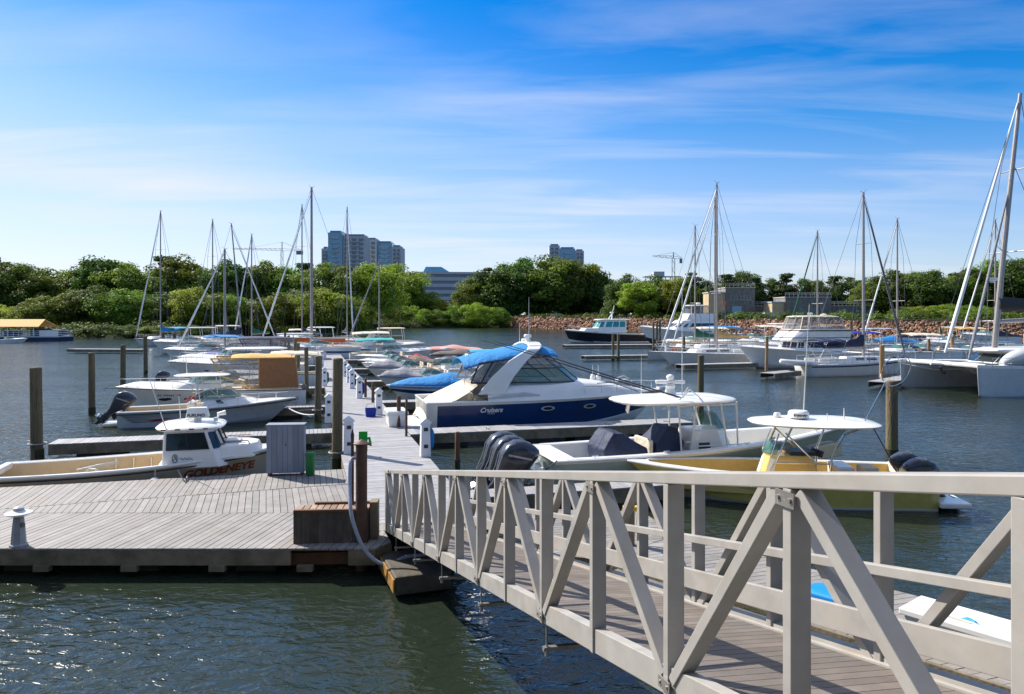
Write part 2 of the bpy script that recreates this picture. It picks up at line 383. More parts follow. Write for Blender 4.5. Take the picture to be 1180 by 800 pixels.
def crown_mesh(name, seed, kind, n=5200):
    """unit tree: height 1, crown width about .8; leaf-sized faces in clumps"""
    rnd=random.Random(seed); mb=MB(); tr=MB(); clumps=[]
    if kind=='round': rx,cz,rz=.40,.53,.47
    elif kind=='wide': rx,cz,rz=.50,.52,.47
    elif kind=='bush': rx,cz,rz=.62,.42,.50
    else: rx,cz,rz=.22,.6,.42
    for k in range(64 if kind!='pine' else 34):
        if kind=='pine':
            h=rnd.uniform(.25,.98); an=rnd.uniform(0,6.28); rad=(.30*(1-h)**.7+.03)*rnd.uniform(.3,1)
            c=Vector((math.cos(an)*rad,math.sin(an)*rad,h)); cr_=Vector((.11,.11,.035))*rnd.uniform(.7,1.3)
        else:
            d=Vector((rnd.gauss(0,1),rnd.gauss(0,1),rnd.gauss(0,1))).normalized(); q=rnd.uniform(.45,1)**.6
            c=Vector((d.x*rx*q,d.y*rx*q,cz+d.z*rz*q*.92)); s=rnd.uniform(.075,.155)*(1.15 if kind!='round' else 1); cr_=Vector((s*1.15,s*1.15,s*.72))
        clumps.append((c,cr_,rnd.uniform(.65,1.4)))
    for k in range(n):
        c,cr_,tn=rnd.choice(clumps)
        d=Vector((rnd.gauss(0,1),rnd.gauss(0,1),rnd.gauss(.25,1))).normalized(); q=rnd.uniform(.55,1.12)
        p=c+Vector((d.x*cr_.x*q,d.y*cr_.y*q,d.z*cr_.z*q))
        nrm=(d+Vector((rnd.uniform(-.8,.8),rnd.uniform(-.8,.8),rnd.uniform(-.3,.9)))).normalized()
        a=nrm.cross(Vector((rnd.uniform(-1,1),rnd.uniform(-1,1),.3))).normalized(); b=nrm.cross(a); s=rnd.uniform(.010,.0195)
        mb.add([p-a*s*1.3,p-b*s*.8,p+a*s*1.3,p+b*s*.8],[(0,1,2,3)],0,False,tn*rnd.uniform(.8,1.2))
    # trunk and limbs
    top=.9 if kind=='pine' else .62
    tr.tube([(0,0,-.05),(.006,.004,.2),(-.008,.006,.42),(0,0,top)],[.024,.018,.013,.004],7)
    for c,cr_,tn in clumps[::3]:
        z0=min(max(.16,c.z*.55),.55); tr.tube([(0,0,z0),Vector((c.x*.45,c.y*.45,z0+(c.z-z0)*.6)),c],[.009,.006,.002],5)
    me=mb.build(name+'_crown',LEAF['mid']); mt=tr.build(name+'_trunk',bark)
    a,b=me.data,mt.data; bpy.data.objects.remove(me); bpy.data.objects.remove(mt)
    return a,b
CR={}
for i,k in enumerate(('round','round','round','wide','wide','bush','bush','pine','pine')):
    CR.setdefault(k,[]).append(crown_mesh('tree',40+i,k,12500 if k!='pine' else 5500))
_crown_cache={}
def tree(x,y,z,h,kind,tone,label,name='broadleaf_tree',wide=1.0,cat='tree',group='trees along the far shore'):
    me,mt=random.choice(CR[kind]); key=(me.name,tone)
    if key not in _crown_cache:
        c=me.copy(); c.materials.clear(); c.materials.append(LEAF[tone]); _crown_cache[key]=c
    r=empty(name,(x,y,z),random.uniform(0,6.28),label,cat,group)
    r.scale=(h*wide*random.uniform(.85,1.2),h*wide*random.uniform(.85,1.2),h)
    o=bpy.data.objects.new('crown',_crown_cache[key]); C.objects.link(o); o.parent=r
    o=bpy.data.objects.new('trunk',mt); C.objects.link(o); o.parent=r
    return r

ORD=['first','second','third','fourth','fifth','sixth','seventh','eighth','ninth','tenth','eleventh','twelfth','thirteenth','fourteenth','fifteenth','sixteenth','seventeenth','eighteenth','nineteenth','twentieth','twenty-first','twenty-second','twenty-third','twenty-fourth']
TN=dict(dark='dark green',mid='mid green',bright='bright green',yel='yellow green',pine='deep green')
def row(items, Y0, base, where, kindname, group, name='broadleaf_tree', wide=1.0, jit=8, cat='tree'):
    for i,(px,top,kind,tone) in enumerate(items):
        Y=Y0+random.uniform(-jit,jit); z=zat(top,Y)
        nm='pine_tree' if kind=='pine' else name
        lb='%s %s, %s from the left %s'%(TN[tone],'ragged pine' if kind=='pine' else kindname,ORD[i],where)
        p=atY(px,Y,base); tree(p.x,p.y,base,z-base,kind,tone,lb,nm,wide*random.uniform(.92,1.1),cat,group)
row([(-45,296,'round','mid'),(-15,294,'wide','dark'),(22,302,'wide','dark'),(50,316,'round','mid'),(80,309,'wide','mid'),(104,300,'pine','pine'),(122,296,'round','dark'),(150,304,'wide','mid'),(180,306,'round','mid'),
     (190,295,'pine','pine'),(212,296,'round','mid'),(240,309,'wide','mid'),(262,300,'round','dark'),(285,306,'pine','pine'),(305,302,'round','mid'),(330,305,'wide','mid'),(352,303,'pine','pine'),(375,304,'wide','mid'),(402,304,'round','mid'),(428,302,'wide','bright')],
    205,2.4,'in the tall row behind the left moorings','leafy tree','tall trees on the left bank')
row([(-30,342,'bush','yel'),(0,348,'bush','yel'),(28,350,'bush','bright'),(55,340,'wide','mid'),(82,335,'wide','mid'),(112,330,'wide','dark'),(142,332,'wide','mid'),(168,334,'bush','dark'),(200,338,'wide','dark'),(228,330,'wide','bright'),(258,338,'wide','mid'),(290,342,'bush','yel'),
     (318,338,'wide','mid'),(345,335,'wide','dark'),(372,333,'wide','bright'),(398,338,'bush','mid')],
    178,1.2,'along the left water edge','bushy tree','lower trees along the left water edge',wide=1.15,jit=5)
row([(455,305,'wide','bright'),(482,330,'wide','mid'),(508,344,'wide','bright'),(538,338,'wide','mid')],
    335,2.5,'on the far bank below the office block','spreading tree','trees below the office block',wide=1.1,jit=6)
row([(428,345,'bush','mid'),(452,348,'bush','mid'),(478,350,'bush','bright'),(503,355,'bush','mid'),(527,348,'bush','mid'),(552,346,'bush','bright'),(575,352,'bush','mid')],
    308,.6,'at the waterline of the middle bank','low bush','bushes at the waterline of the middle bank','shoreline_bush',1.2,3,'bush')
row([(545,322,'wide','mid'),(562,306,'pine','pine'),(582,302,'wide','dark'),(607,298,'wide','dark'),(632,296,'round','mid'),(656,299,'wide','mid'),(680,307,'round','dark')],
    330,2.8,'in the tall clump left of the riprap','full tree','tall clump in the middle',wide=1.0,jit=5)
row([(598,330,'wide','mid'),(622,322,'wide','mid'),(648,318,'wide','bright'),(676,326,'wide','dark'),(702,322,'wide','dark')],
    345,4.5,'directly behind the left end of the boulders','rounded tree','trees behind the left end of the boulders',wide=1.15,jit=5)
row([(720,317,'wide','dark'),(722,335,'wide','mid'),(757,318,'wide','dark'),(765,330,'wide','mid'),(798,312,'pine','pine'),(815,322,'wide','dark')],
    262,4.2,'between the dark yacht and the blockhouse','rounded tree','trees left of the stone blockhouse',wide=1.0,jit=3)
row([(838,316,'pine','pine'),(853,311,'wide','dark'),(872,320,'pine','pine'),(888,322,'wide','dark'),(906,315,'pine','pine'),(924,320,'wide','dark'),(943,322,'wide','dark'),(962,318,'pine','pine'),(982,320,'wide','dark'),(820,330,'wide','dark'),(1000,326,'wide','dark')],
    245,4.5,'behind the stone buildings','spiky tree','trees behind the stone buildings',wide=1.0,jit=4)
row([(1008,322,'wide','mid'),(1030,312,'wide','dark'),(1053,312,'wide','mid'),(1077,310,'wide','dark'),(1100,317,'wide','mid'),(1122,308,'wide','dark'),(1146,300,'wide','mid'),(1170,297,'wide','dark'),(1198,298,'wide','mid'),(1228,300,'wide','dark')],
    205,5.0,'in the wood at the right edge','dense tree','wood at the right edge',wide=1.2,jit=6)
row([(1040,352,'bush','mid'),(1062,351,'bush','bright'),(1086,349,'bush','bright'),(1108,350,'bush','mid'),(1130,351,'bush','bright'),(1155,350,'bush','mid'),(1180,352,'bush','mid'),(1205,350,'bush','mid')],
    172,4.2,'on top of the boulders at right','low bush','bushes on top of the boulders','shoreline_bush',1.5,2,'bush')
row([(737,323,'round','bright'),(782,321,'round','bright')],246,4.2,'behind the dark yacht','round tree','bright round trees left of the blockhouse',wide=1.15,jit=1)
for i,x in enumerate((-38,-27,-17,-8,2,12,22,33)):  # row of trees added out of view to block sky fill from behind
    tree(x,-13-(i%3)*2.5,3.4,random.uniform(10,13),'wide','dark','broad dark green tree added behind the viewpoint to block sky, %s from the left'%ORD[i],'broadleaf_tree',1.2,'tree','added trees behind the viewpoint')
row([(88,372,'bush','dark'),(102,374,'bush','mid'),(116,373,'bush','dark'),(130,375,'bush','mid'),(143,373,'bush','dark'),(157,375,'bush','dark'),(172,374,'bush','mid'),(222,373,'bush','dark'),(240,374,'bush','dark')],
    160,.2,'of the waterline scrub by the shore dock','shrub','shrubs at the left waterline','shoreline_bush',2.2,1.5,'bush')
# low scrub and the far wood behind the rows, too dense to count
def scrub():
    rnd=random.Random(5); mb=MB()
    def clump(c,s,n,tn,ls):
        for k in range(n):
            d=Vector((rnd.gauss(0,1),rnd.gauss(0,1),abs(rnd.gauss(0,1)))).normalized()*rnd.uniform(.5,1.1)
            p=c+Vector((d.x*s,d.y*s*.7,d.z*s*.8)); nrm=(d+Vector((rnd.uniform(-.8,.8),rnd.uniform(-.8,.8),rnd.uniform(0,.9)))).normalized()
            a=nrm.cross(Vector((rnd.uniform(-1,1),rnd.uniform(-1,1),.3))).normalized(); b=nrm.cross(a); q=rnd.uniform(.7,1.3)*ls
            mb.add([p-a*q,p-b*q*.7,p+a*q,p+b*q*.7],[(0,1,2,3)],0,False,tn*rnd.uniform(.75,1.25))
    for i in range(len(SH)-1):
        a=Vector((*SH[i],0)); b=Vector((*SH[i+1],0)); L=(b-a).length
        if a.x<-300: continue
        for k in range(int(L/.75)):
            u=rnd.random(); dd=rnd.uniform(.0,10); c=a.lerp(b,u)+Vector((0,dd,.2+dd*.15)); clump(c,rnd.uniform(1.3,3.4),110,rnd.choice((.3,.4,.5,.7)),.25)
    for k in range(150):
        a,b=rnd.choice([(Vector((*RIP[i],0)),Vector((*RIP[i+1],0))) for i in range(5)]); c=a.lerp(b,rnd.random())+Vector((0,rnd.uniform(11,26),4.2)); clump(c,rnd.uniform(1,2.4),80,rnd.choice((.5,.7,1.0)),.26)
    tag(mb.build('undergrowth',LEAF['mid']),'tangled green undergrowth along the banks','undergrowth',kind='stuff')
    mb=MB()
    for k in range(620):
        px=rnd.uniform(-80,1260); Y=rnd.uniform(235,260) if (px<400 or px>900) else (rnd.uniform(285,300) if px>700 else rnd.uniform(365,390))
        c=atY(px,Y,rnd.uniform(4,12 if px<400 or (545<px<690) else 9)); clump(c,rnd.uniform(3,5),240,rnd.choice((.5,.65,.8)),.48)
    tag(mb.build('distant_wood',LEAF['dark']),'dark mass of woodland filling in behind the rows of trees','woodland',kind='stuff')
scrub()

# ------------------------------------------------------------------ docks
deckm=mat('weathered_grey_boards',(.235,.222,.215),.7,var=.22,scale=3,tone=True,bump=.004,bscale=30,stretch=(1,1,1),dirt=((.22,.19,.165),1.2,.6))
deck2=mat('pale_grey_boards',(.30,.30,.32),.7,var=.12,scale=3,tone=True,bump=.003,bscale=30,dirt=((.25,.24,.23),.9,.5))
timber=mat('wet_dock_timber',(.20,.16,.11),.8,var=.3,scale=4,bump=.01,bscale=20,dirt=((.05,.06,.03),1.5,.8))
rustt=mat('red_brown_timber',(.13,.065,.035),.75,var=.3,scale=5,bump=.01,bscale=18)
floatm=mat('black_dock_float',(.03,.03,.03),.7,var=.3)
ironm=mat('galvanised_iron',(.30,.30,.30),.5,metal=.7,var=.2,scale=10)
ZD=.5
def fascia(mb, pts, z0=.14, z1=ZD-.04, th=.07, mi=0):
    for a,b in zip(pts,pts[1:]): mb.bar(Vector((a[0],a[1],(z0+z1)/2)),Vector((b[0],b[1],(z0+z1)/2)),th,z1-z0,mi)
def dL(Y): return -.2765*Y+.984
def dR(Y): return -.2765*Y+3.526
# the wide platform with its three fields of boards
pf=empty('dock_platform',(-8,15,0),0,'wide grey boarded platform at the near end of the main dock','dock')
def inpar(o,par):
    o.parent=par; o.matrix_parent_inverse=Matrix.Translation(par.location).inverted() if par.rotation_euler.z==0 else Matrix.Rotation(-par.rotation_euler.z,4,'Z')@Matrix.Translation(-par.location); return o
bkL=(-18,17.69-5.72*.2765); bkR=(-4.52,19.84)
s2L=(-18,15.45); s2a=(-11.8,15.42); s2R=(dL(18.1),18.1)
angU=math.atan2(.9638,-.2665)
mb=MB()
planks(mb,[bkL,(-18,15.45+.0),(-11.8,15.42),s2R,bkR],angU,.145,ZD)
inpar(mb.build('back_boards',deckm),pf)
mb=MB(); planks(mb,[(-11.75,15.42),(dL(15.42)-.01,15.42),(dL(18.05),18.05)],angU+R(3),.145,ZD)
inpar(mb.build('middle_boards',deckm),pf)
mb=MB(); planks(mb,[(-18,13.05),(-2.42,13.05),(-2.2,13.42),(-2.60,14.55),(-2.95,15.40),(-18,15.40)],R(82.5),.145,ZD,gap=.015)
inpar(mb.build('front_boards',deckm),pf)  # one even dark tone for window bands, roof plant and slabs
mb=MB(); fascia(mb,[(-18,13.08),(-3.92,13.08)],.2); inpar(mb.build('front_beam',timber),pf)
mb=MB(); fascia(mb,[(-2.9,13.08),(-2.42,13.08),(-2.22,13.42),(-2.60,14.5)],.2); inpar(mb.build('corner_beam',timber),pf)
mb=MB(); fascia(mb,[bkL,bkR],.14); fascia(mb,[(-18,13.4),(-18,15.7)],.14); inpar(mb.build('back_beam',timber),pf)
for k in range(7): mb=MB(); mb.box(-17.6+k*2.1,-16.9+k*2.1,13.35,15.6,-.35,.24); inpar(mb.build('float',floatm),pf)
for k in range(5): mb=MB(); mb.box(-13.4+k*2.1,-12.4+k*2.1,15.9,17.2,-.35,.24); inpar(mb.build('float',floatm),pf)
for k in range(9): mb=MB(); mb.box(-16.2+k*1.55,-15.92+k*1.55,13.0,13.12,.10,.2); inpar(mb.build('joist_end',timber),pf)

def dock_run(name,a,b,wd,label,group=None,pl=.145,mats=(deck2,timber),cat='dock',fl=True,skirt=.14):
    """straight floating dock from a to b (2-D centre line), boards across"""
    a=Vector((*a,0)); b=Vector((*b,0)); L=(b-a).length; ang=math.atan2(b.y-a.y,b.x-a.x)
    r=empty(name,a,ang,label,cat,group)
    mb=MB(); planks(mb,[(0,-wd/2),(L,-wd/2),(L,wd/2),(0,wd/2)],R(90),pl,ZD); mb.build('boards',mats[0],r)
    mb=MB(); fascia(mb,[(0,-wd/2+.04),(L,-wd/2+.04)],skirt); fascia(mb,[(0,wd/2-.04),(L,wd/2-.04)],skirt); fascia(mb,[(L-.03,-wd/2+.08),(L-.03,wd/2-.08)],skirt)
    mb.build('side_beams',mats[1],r)
    if fl:
        n=max(1,int(L/2.6))
        for k in range(n):
            mb=MB(); x=(k+.5)*L/n; mb.box(x-.7,x+.7,-wd/2+.1,wd/2-.1,-.35,.22); mb.build('float',floatm,r)
    return r
# main dock
a=((dL(15.45)+dR(15.45))/2,15.45); b_=((dL(104)+dR(104))/2,104)
a0=((dL(14.35)+dR(14.35))/2,14.35)
dock_run('main_dock',a0,b_,2.45,'long straight grey boarded dock running away between the moored boats',pl=.15)
# fingers: (dock side, Y where it leaves the main dock, length)
def finger(side,Y,L,label,wd=1.0):
    s=Vector(((dL(Y) if side<0 else dR(Y)),Y,0)); e=s+DV*side*L
    s+=DV*side*.03
    return dock_run('finger_dock',s[:2],e[:2],wd,label,'finger docks branching off the main dock',cat='finger dock')
finger(-1,26.6,9.0,'grey finger dock on the left just behind the lettered workboat',1.05)
finger(-1,34.2,7.5,'finger dock on the left behind the outboard boat with the white top')
for i,(Y,t) in enumerate(((43,'under the brown canvas cruiser stern'),(52,'beside the navy canvas cruiser'),(62,'near the row of slim pilings'),(74,'behind the orange hulled boat'),(88,'furthest along the left side'))):
    finger(-1,Y,8.5,'narrow finger dock on the left side '+t)
finger(1,17.0,5.2,'short finger dock between the triple outboard boat and the gangway',.75)
finger(1,26.3,11.0,'long grey finger dock in front of the blue hulled cruiser',1.25)
for i,(Y,t) in enumerate(((35.6,'between the big cruiser and the blue covered runabout'),(47,'behind the grey covered bowrider'),(58,'beside the brown covered boats'),(70,'beside the teal canvas cruiser'),(84,'furthest along the right side'))):
    finger(1,Y,7.5,'narrow finger dock on the right side '+t)
# landing to the right of the gangway and the angled dock it leads to
lg=empty('angled_dock',(3,12,0),0,'grey boarded dock angling away to the right behind the gangway','dock')
A1=math.atan2(-4.43,4.03)
mb=MB()
planks(mb,[(dR(14.35)+.02,14.35),(2.95,14.35),(2.72,15.5),(dR(15.9)+.02,15.9)],R(15),.145,ZD)
planks(mb,[(.35,14.34),(.69,12.77),(1.57,12.5),(3.12,13.9),(2.96,14.34)],R(15),.145,ZD)
inpar(mb.build('landing_boards',deckm),lg)
mb=MB(); planks(mb,[(1.60,12.5),(5.6,8.07),(8.3,5.1),(9.85,6.51),(7.15,9.5),(3.15,13.9)],A1+R(90)-R(24),.145,ZD); inpar(mb.build('angled_boards',deckm),lg)
mb=MB(); fascia(mb,[(.35,14.3),(.69,12.74),(1.57,12.47),(5.6,8.04),(8.3,5.07)],.24,ZD+.0,.06); fascia(mb,[(9.85,6.54),(7.18,9.5),(3.15,13.9),(2.75,15.5)],.2,ZD-.03,.06)
inpar(mb.build('edge_beam',timber),lg)
mb=MB(); mb.bar((1.75,12.22,.30),(8.3,5.0,.30),.05,.14); mb.bar((1.72,12.16,.42),(8.3,4.9,.42),.10,.03)
inpar(mb.build('metal_edge_strip',ironm),lg)
for k in range(5):
    mb=MB(); p=Vector((2.7,12.6,0)).lerp(Vector((8.4,6.3,0)),k/4); mb.box(p.x-.7,p.x+.7,p.y-.6,p.y+.6,-.3,.2); inpar(mb.build('float',floatm),lg)
# right-hand marina docks
def segdock(name,p,q,wd,label): 
    dock_run(name,p[:2],q[:2],wd,label,'docks of the right hand marina',cat='dock',fl=False)
segdock('marina_dock',at(783,420,.5),at(868,418,.5),1.4,'pale finger dock beside the white sloop, its end piling standing in the water')
segdock('marina_dock',at(672,410,.5),at(750,409,.5),1.4,'low finger dock between the pair of pilings and the small grey sailboat')
segdock('marina_dock',at(884,430,.5),at(915,427,.5),1.2,'short dock end under the bow of the cream bridged motor yacht')
segdock('marina_dock',at(1012,440,.5),at(1062,431,.5),1.3,'short dock end between the dinghy sloop and the catamaran')
segdock('marina_dock',at(980,403,.5),at(1185,399,.5),2.4,'main dock of the right hand marina behind the catamaran')
segdock('marina_dock',at(650,397.5,.5),at(960,395.5,.5),2.2,'long dock in front of the sport fishing yacht')

# ------------------------------------------------------------------ gangway
alum=mat('dull_painted_aluminium',(.34,.325,.305),.45,metal=0,var=.12,scale=5,bump=.0002,bscale=150,dirt=((.36,.29,.22),3,.35))
gdeck=mat('brown_grey_gangway_boards',(.15,.128,.113),.6,var=.18,scale=4,tone=True,bump=.003,bscale=40,stretch=(1,1,1))
Gz=.5; SL=.1974
gw=empty('gangway',(-2.412,14.1,0),math.atan2(-.9537,.3007),'sloping grey aluminium truss gangway coming down to the dock platform','gangway')
S1=14.6; GW=1.26; HR=1.15                 # length, width between trusses, chord bottom to rail top
def zb_(s): return Gz+.02+SL*s
TW=.10/GW                                  # the floating end has settled towards the far side
mb=MB(); n=int(S1/.10)
for k in range(n):
    s=k*.10; 
    mb.loft([[Vector((s,y,zb_(s)+.075-TW*y)),Vector((s+.094,y,zb_(s+.094)+.075-TW*y)),Vector((s+.094,y,zb_(s+.094)+.105-TW*y)),Vector((s,y,zb_(s)+.105-TW*y))] for y in (.045,GW-.045)],0,True,False,True,1+random.uniform(-.16,.16))
mb.build('walking_boards',gdeck,gw)
zb0=zb_
for j,y in enumerate((0,GW)):
    zb_=(lambda s,o=TW*y: zb0(s)-o)
    mb=MB(); mb.bar((-.15,y,zb_(-.15)+.075),(S1,y,zb_(S1)+.075),.07,.15); mb.bar((-.1,y+(.05 if j==0 else -.05),zb_(-.1)+.118),(S1,y+(.05 if j==0 else -.05),zb_(S1)+.118),.03,.02)
    mb.build('bottom_chord',alum,gw,bev=.004)
    Hj=HR; mb=MB(); mb.bar((.15,y,zb_(.15)+Hj-.03),(S1,y,zb_(S1)+Hj-.03),.10,.06); mb.build('handrail',alum,gw,bev=.006)
    s0=11.745 if j==0 else 10.888+.95
    for k in range(-3,13):
        s=s0-.95*k
        if s<.1 or s>S1: continue
        mb=MB(); mb.box(-.025,.025,-.048,.048,0.0,Hj-.06); p=mb.build('post',alum,gw,(s,y,zb_(s)),bev=.004)
    s=.24 if j==0 else .1
    mb=MB(); mb.box(-.025,.025,-.048,.048,0.0,Hj-.06); mb.build('post',alum,gw,(s,y,zb_(s)),bev=.004)
    for k in range(-3,12):
        sa=s0-.95*k; sb=s0-.95*(k+1)
        if sb<.05: sb=.3
        if sa>S1: continue
        if k%2==0: st,sbm=sa,sb
        else: st,sbm=sb,sa
        dd=.055 if sbm>st else -.055
        mb=MB(); mb.bar((st+dd,y,zb_(st)+Hj-.065),(sbm-dd*.8,y,zb_(sbm)+.09),.088,.055,up=Vector((0,0,1))); mb.build('diagonal',alum,gw,bev=.004)
zb_=zb0
boltm=mat('dull_steel_bolt',(.34,.32,.30),.5,metal=.8,var=.2)
for j,y in enumerate((-.056,GW+.056)):
    s0=11.745 if j==0 else 10.888+.95
    for k in range(-3,12):
        s=s0-.95*k
        if s<.5 or s>S1-.3: continue
        mb=MB(); top=(k%2==0); zz=zb_(s)-(.10 if j else 0)+(HR-.10 if top else .06)
        mb.box(s-.055,s+.055,y-.004,y+.004,zz-.03,zz+.03)
        for dx in (-.035,.035): mb.tube([(s+dx,y-.004 if j==0 else y+.004,zz),(s+dx,y-.012 if j==0 else y+.012,zz)],.009,6)
        mb.build('joint_plate',boltm,gw)
mb=MB(); y=GW-.075
for (h,w_,hh) in ((.62,.05,.055),(.30,.035,.15)):
    mb.bar((.9,y,zb_(.9)+h-.08),(S1,y,zb_(S1)+h-.08),w_,hh)
    mb.build('grab_rail' if h>.5 else 'kick_rail',alum,gw,bev=.004); mb=MB()
for k in range(7):
    s=1.3+k*1.9
    mb=MB(); mb.tube([(s,0,zb_(s)),(s,0,zb_(s)-.22)],.008,6); mb.bar((s,-.03,zb_(s)-.2),(s,GW+.02,zb_(s)-.26),.04,.03); mb.tube([(s,0,zb_(s)-.26),(s,0,zb_(s)-.2)],.016,6)
    mb.build('pipe_hanger',ironm,gw)
mb=MB(); mb.tube([(.9,.5,zb_(.9)-.15),(S1,.5,zb_(S1)-.15)],.035,8); mb.tube([(.9,.65,zb_(.9)-.155),(S1,.65,zb_(S1)-.155)],.025,8); mb.build('utility_pipes',MT['rub'],gw)
mb=MB()
for k in range(8):
    s=.6+k*1.9; mb.bar((s,.04,zb_(s)+.03),(s,GW-.04,zb_(s)+.03-.10),.05,.06)
mb.build('cross_beams',alum,gw)
mb=MB(); mb.loft([[Vector((-.55,y,ZD+.006)),Vector((.1,y,zb_(.1)+.06)),Vector((.1,y,zb_(.1)+.09)),Vector((-.55,y,ZD+.02))] for y in (.06,GW-.06)],0); mb.build('toe_plate',alum,gw)

# ------------------------------------------------------------------ pilings
pile=mat('weathered_piling_wood',(.155,.125,.075),.9,var=.3,scale=3,stretch=(4,4,.5),bump=.06,bscale=7,dirt=((.08,.12,.03),.7,.9))
pile2=mat('warm_piling_wood',(.30,.19,.09),.9,var=.3,scale=3,stretch=(4,4,.5),bump=.02,bscale=9,dirt=((.13,.10,.05),.9,.6))
algae=mat('algae_ring',(.03,.035,.015),.7,var=.4,scale=4)
def piling(px,base,top,dia,label,m=pile,group='timber mooring pilings',z=0,ring=False):
    p=at(px,base,z); zt=zat(top,p.y)
    r=empty('mooring_piling',p,random.uniform(0,6),label,'piling',group)
    lean=Vector((random.uniform(-.02,.02),random.uniform(-.02,.02),0))*(zt)
    mb=MB(); rings=[]
    for i in range(9):
        u=i/8; rr=dia/2*(1.04-.08*u); rings.append([lean*u+Vector((math.cos(a)*rr*(1+.03*math.sin(3*a+u*5)),math.sin(a)*rr*(1+.03*math.cos(2*a)),-1+u*(zt+1)-z)) for a in [2*math.pi*q/14 for q in range(14)]])
    rings.append([lean+(q-lean-Vector((0,0,zt-z)))*.8+Vector((0,0,zt-z+.03)) for q in rings[-1]])
    mb.loft(rings,0,True,True); mb.build('post',m,r)
    mb=MB(); mb.tube([(0,0,-.5),(0,0,.35-z)],dia/2+.012,14); mb.build('tide_band',algae,r)
    if ring:
        mb=MB(); mb.tube([(math.cos(a)*(dia/2+.07),math.sin(a)*(dia/2+.07),.52) for a in [2*math.pi*q/16 for q in range(17)]],.03,6); mb.tube([(.25,0,.52),(.8,.2,.52)],.025,6); mb.build('pile_hoop',ironm,r)
    return r
piling(43,530,424,.37,'thick dark piling at the far left beside the finger dock end',ring=True)
piling(106,478,407,.30,'piling rising behind the dark outboard motor at left')
piling(141.5,450,398,.32,'piling in open water left of the white cruiser bow')
piling(168,432,388,.32,'piling at left with a black outboard behind it')
piling(388,541,414,.31,'tall green tinged piling nearest the viewer at the left dock edge',ring=True)
piling(366,486,411,.30,'second piling along the left dock edge with a rope round it',ring=True)
piling(353.5,459,401,.24,'third piling along the left dock edge, beside brown canvas')
piling(344,441,396,.24,'fourth piling along the left dock edge')
piling(340,436,390,.24,'fifth piling along the left dock edge')
piling(333,426,387,.24,'sixth piling along the left dock edge')
piling(329,421,383,.24,'seventh and furthest piling along the left dock edge, under a blue ball')
piling(188,400,383,.5,'left piling of the pair by the blue covered sloop')
piling(201,399,384,.5,'right piling of the pair by the blue covered sloop')
piling(212,398,382,.6,'dark piling behind the blue covered sloop stern')
piling(449,397,381,.55,'lone piling in the channel beyond the right row of boats')
piling(706.5,415,386,.30,'left one of the pair of pilings in the middle channel')
piling(712.5,415.5,386,.30,'right one of the pair of pilings in the middle channel')
piling(807,478,410,.30,'green piling behind the white hard top of the outboard boat')
piling(1028,530,440,.36,'thick piling standing alone right of the yellow boat top')
piling(1016,441,398,.34,'piling with a rope at the stern of the dinghy sloop',pile2)
piling(883,433,388,.26,'warm brown piling in front of the cream bridged motor yacht bow',pile2)
for i,px in enumerate((753,757,761)): piling(px,405,371-i,.30,'%s of the three clustered pilings right of the dark yacht'%('leftmost','middle','rightmost')[i])
piling(788,415,388,.30,'piling before the white sloop with its mast group')
piling(843,402,372,.35,'left piling of the pair behind the white sloop'); piling(848,402,372,.35,'right piling of the pair behind the white sloop')
piling(1070,418,391,.30,'slim piling behind the catamaran foredeck',pile2); piling(1097,416,388,.36,'dark piling beside the furled catamaran sail',pile2)
piling(980,402,370,.45,'piling behind the cream flybridge'); piling(1083,400,377,.45,'piling against the boulders left of the grey cabin boat')
piling(459,492,457,.16,'short squat brown post left beside the white dock box',rustt,'small dock edge posts',.5)
piling(468,503,461,.09,'thin brown post right beside the white dock box',rustt,'small dock edge posts',.5)
piling(527,543,499,.16,'slender brown post with an orange fitting beside the triple outboards',rustt,'small dock edge posts')
piling(429.5,464,441,.14,'left of two thin posts among the pedestals',rustt,'small dock edge posts',.5); piling(421,458,437,.14,'right dock post among the pedestals, the further one',rustt,'small dock edge posts',.5)

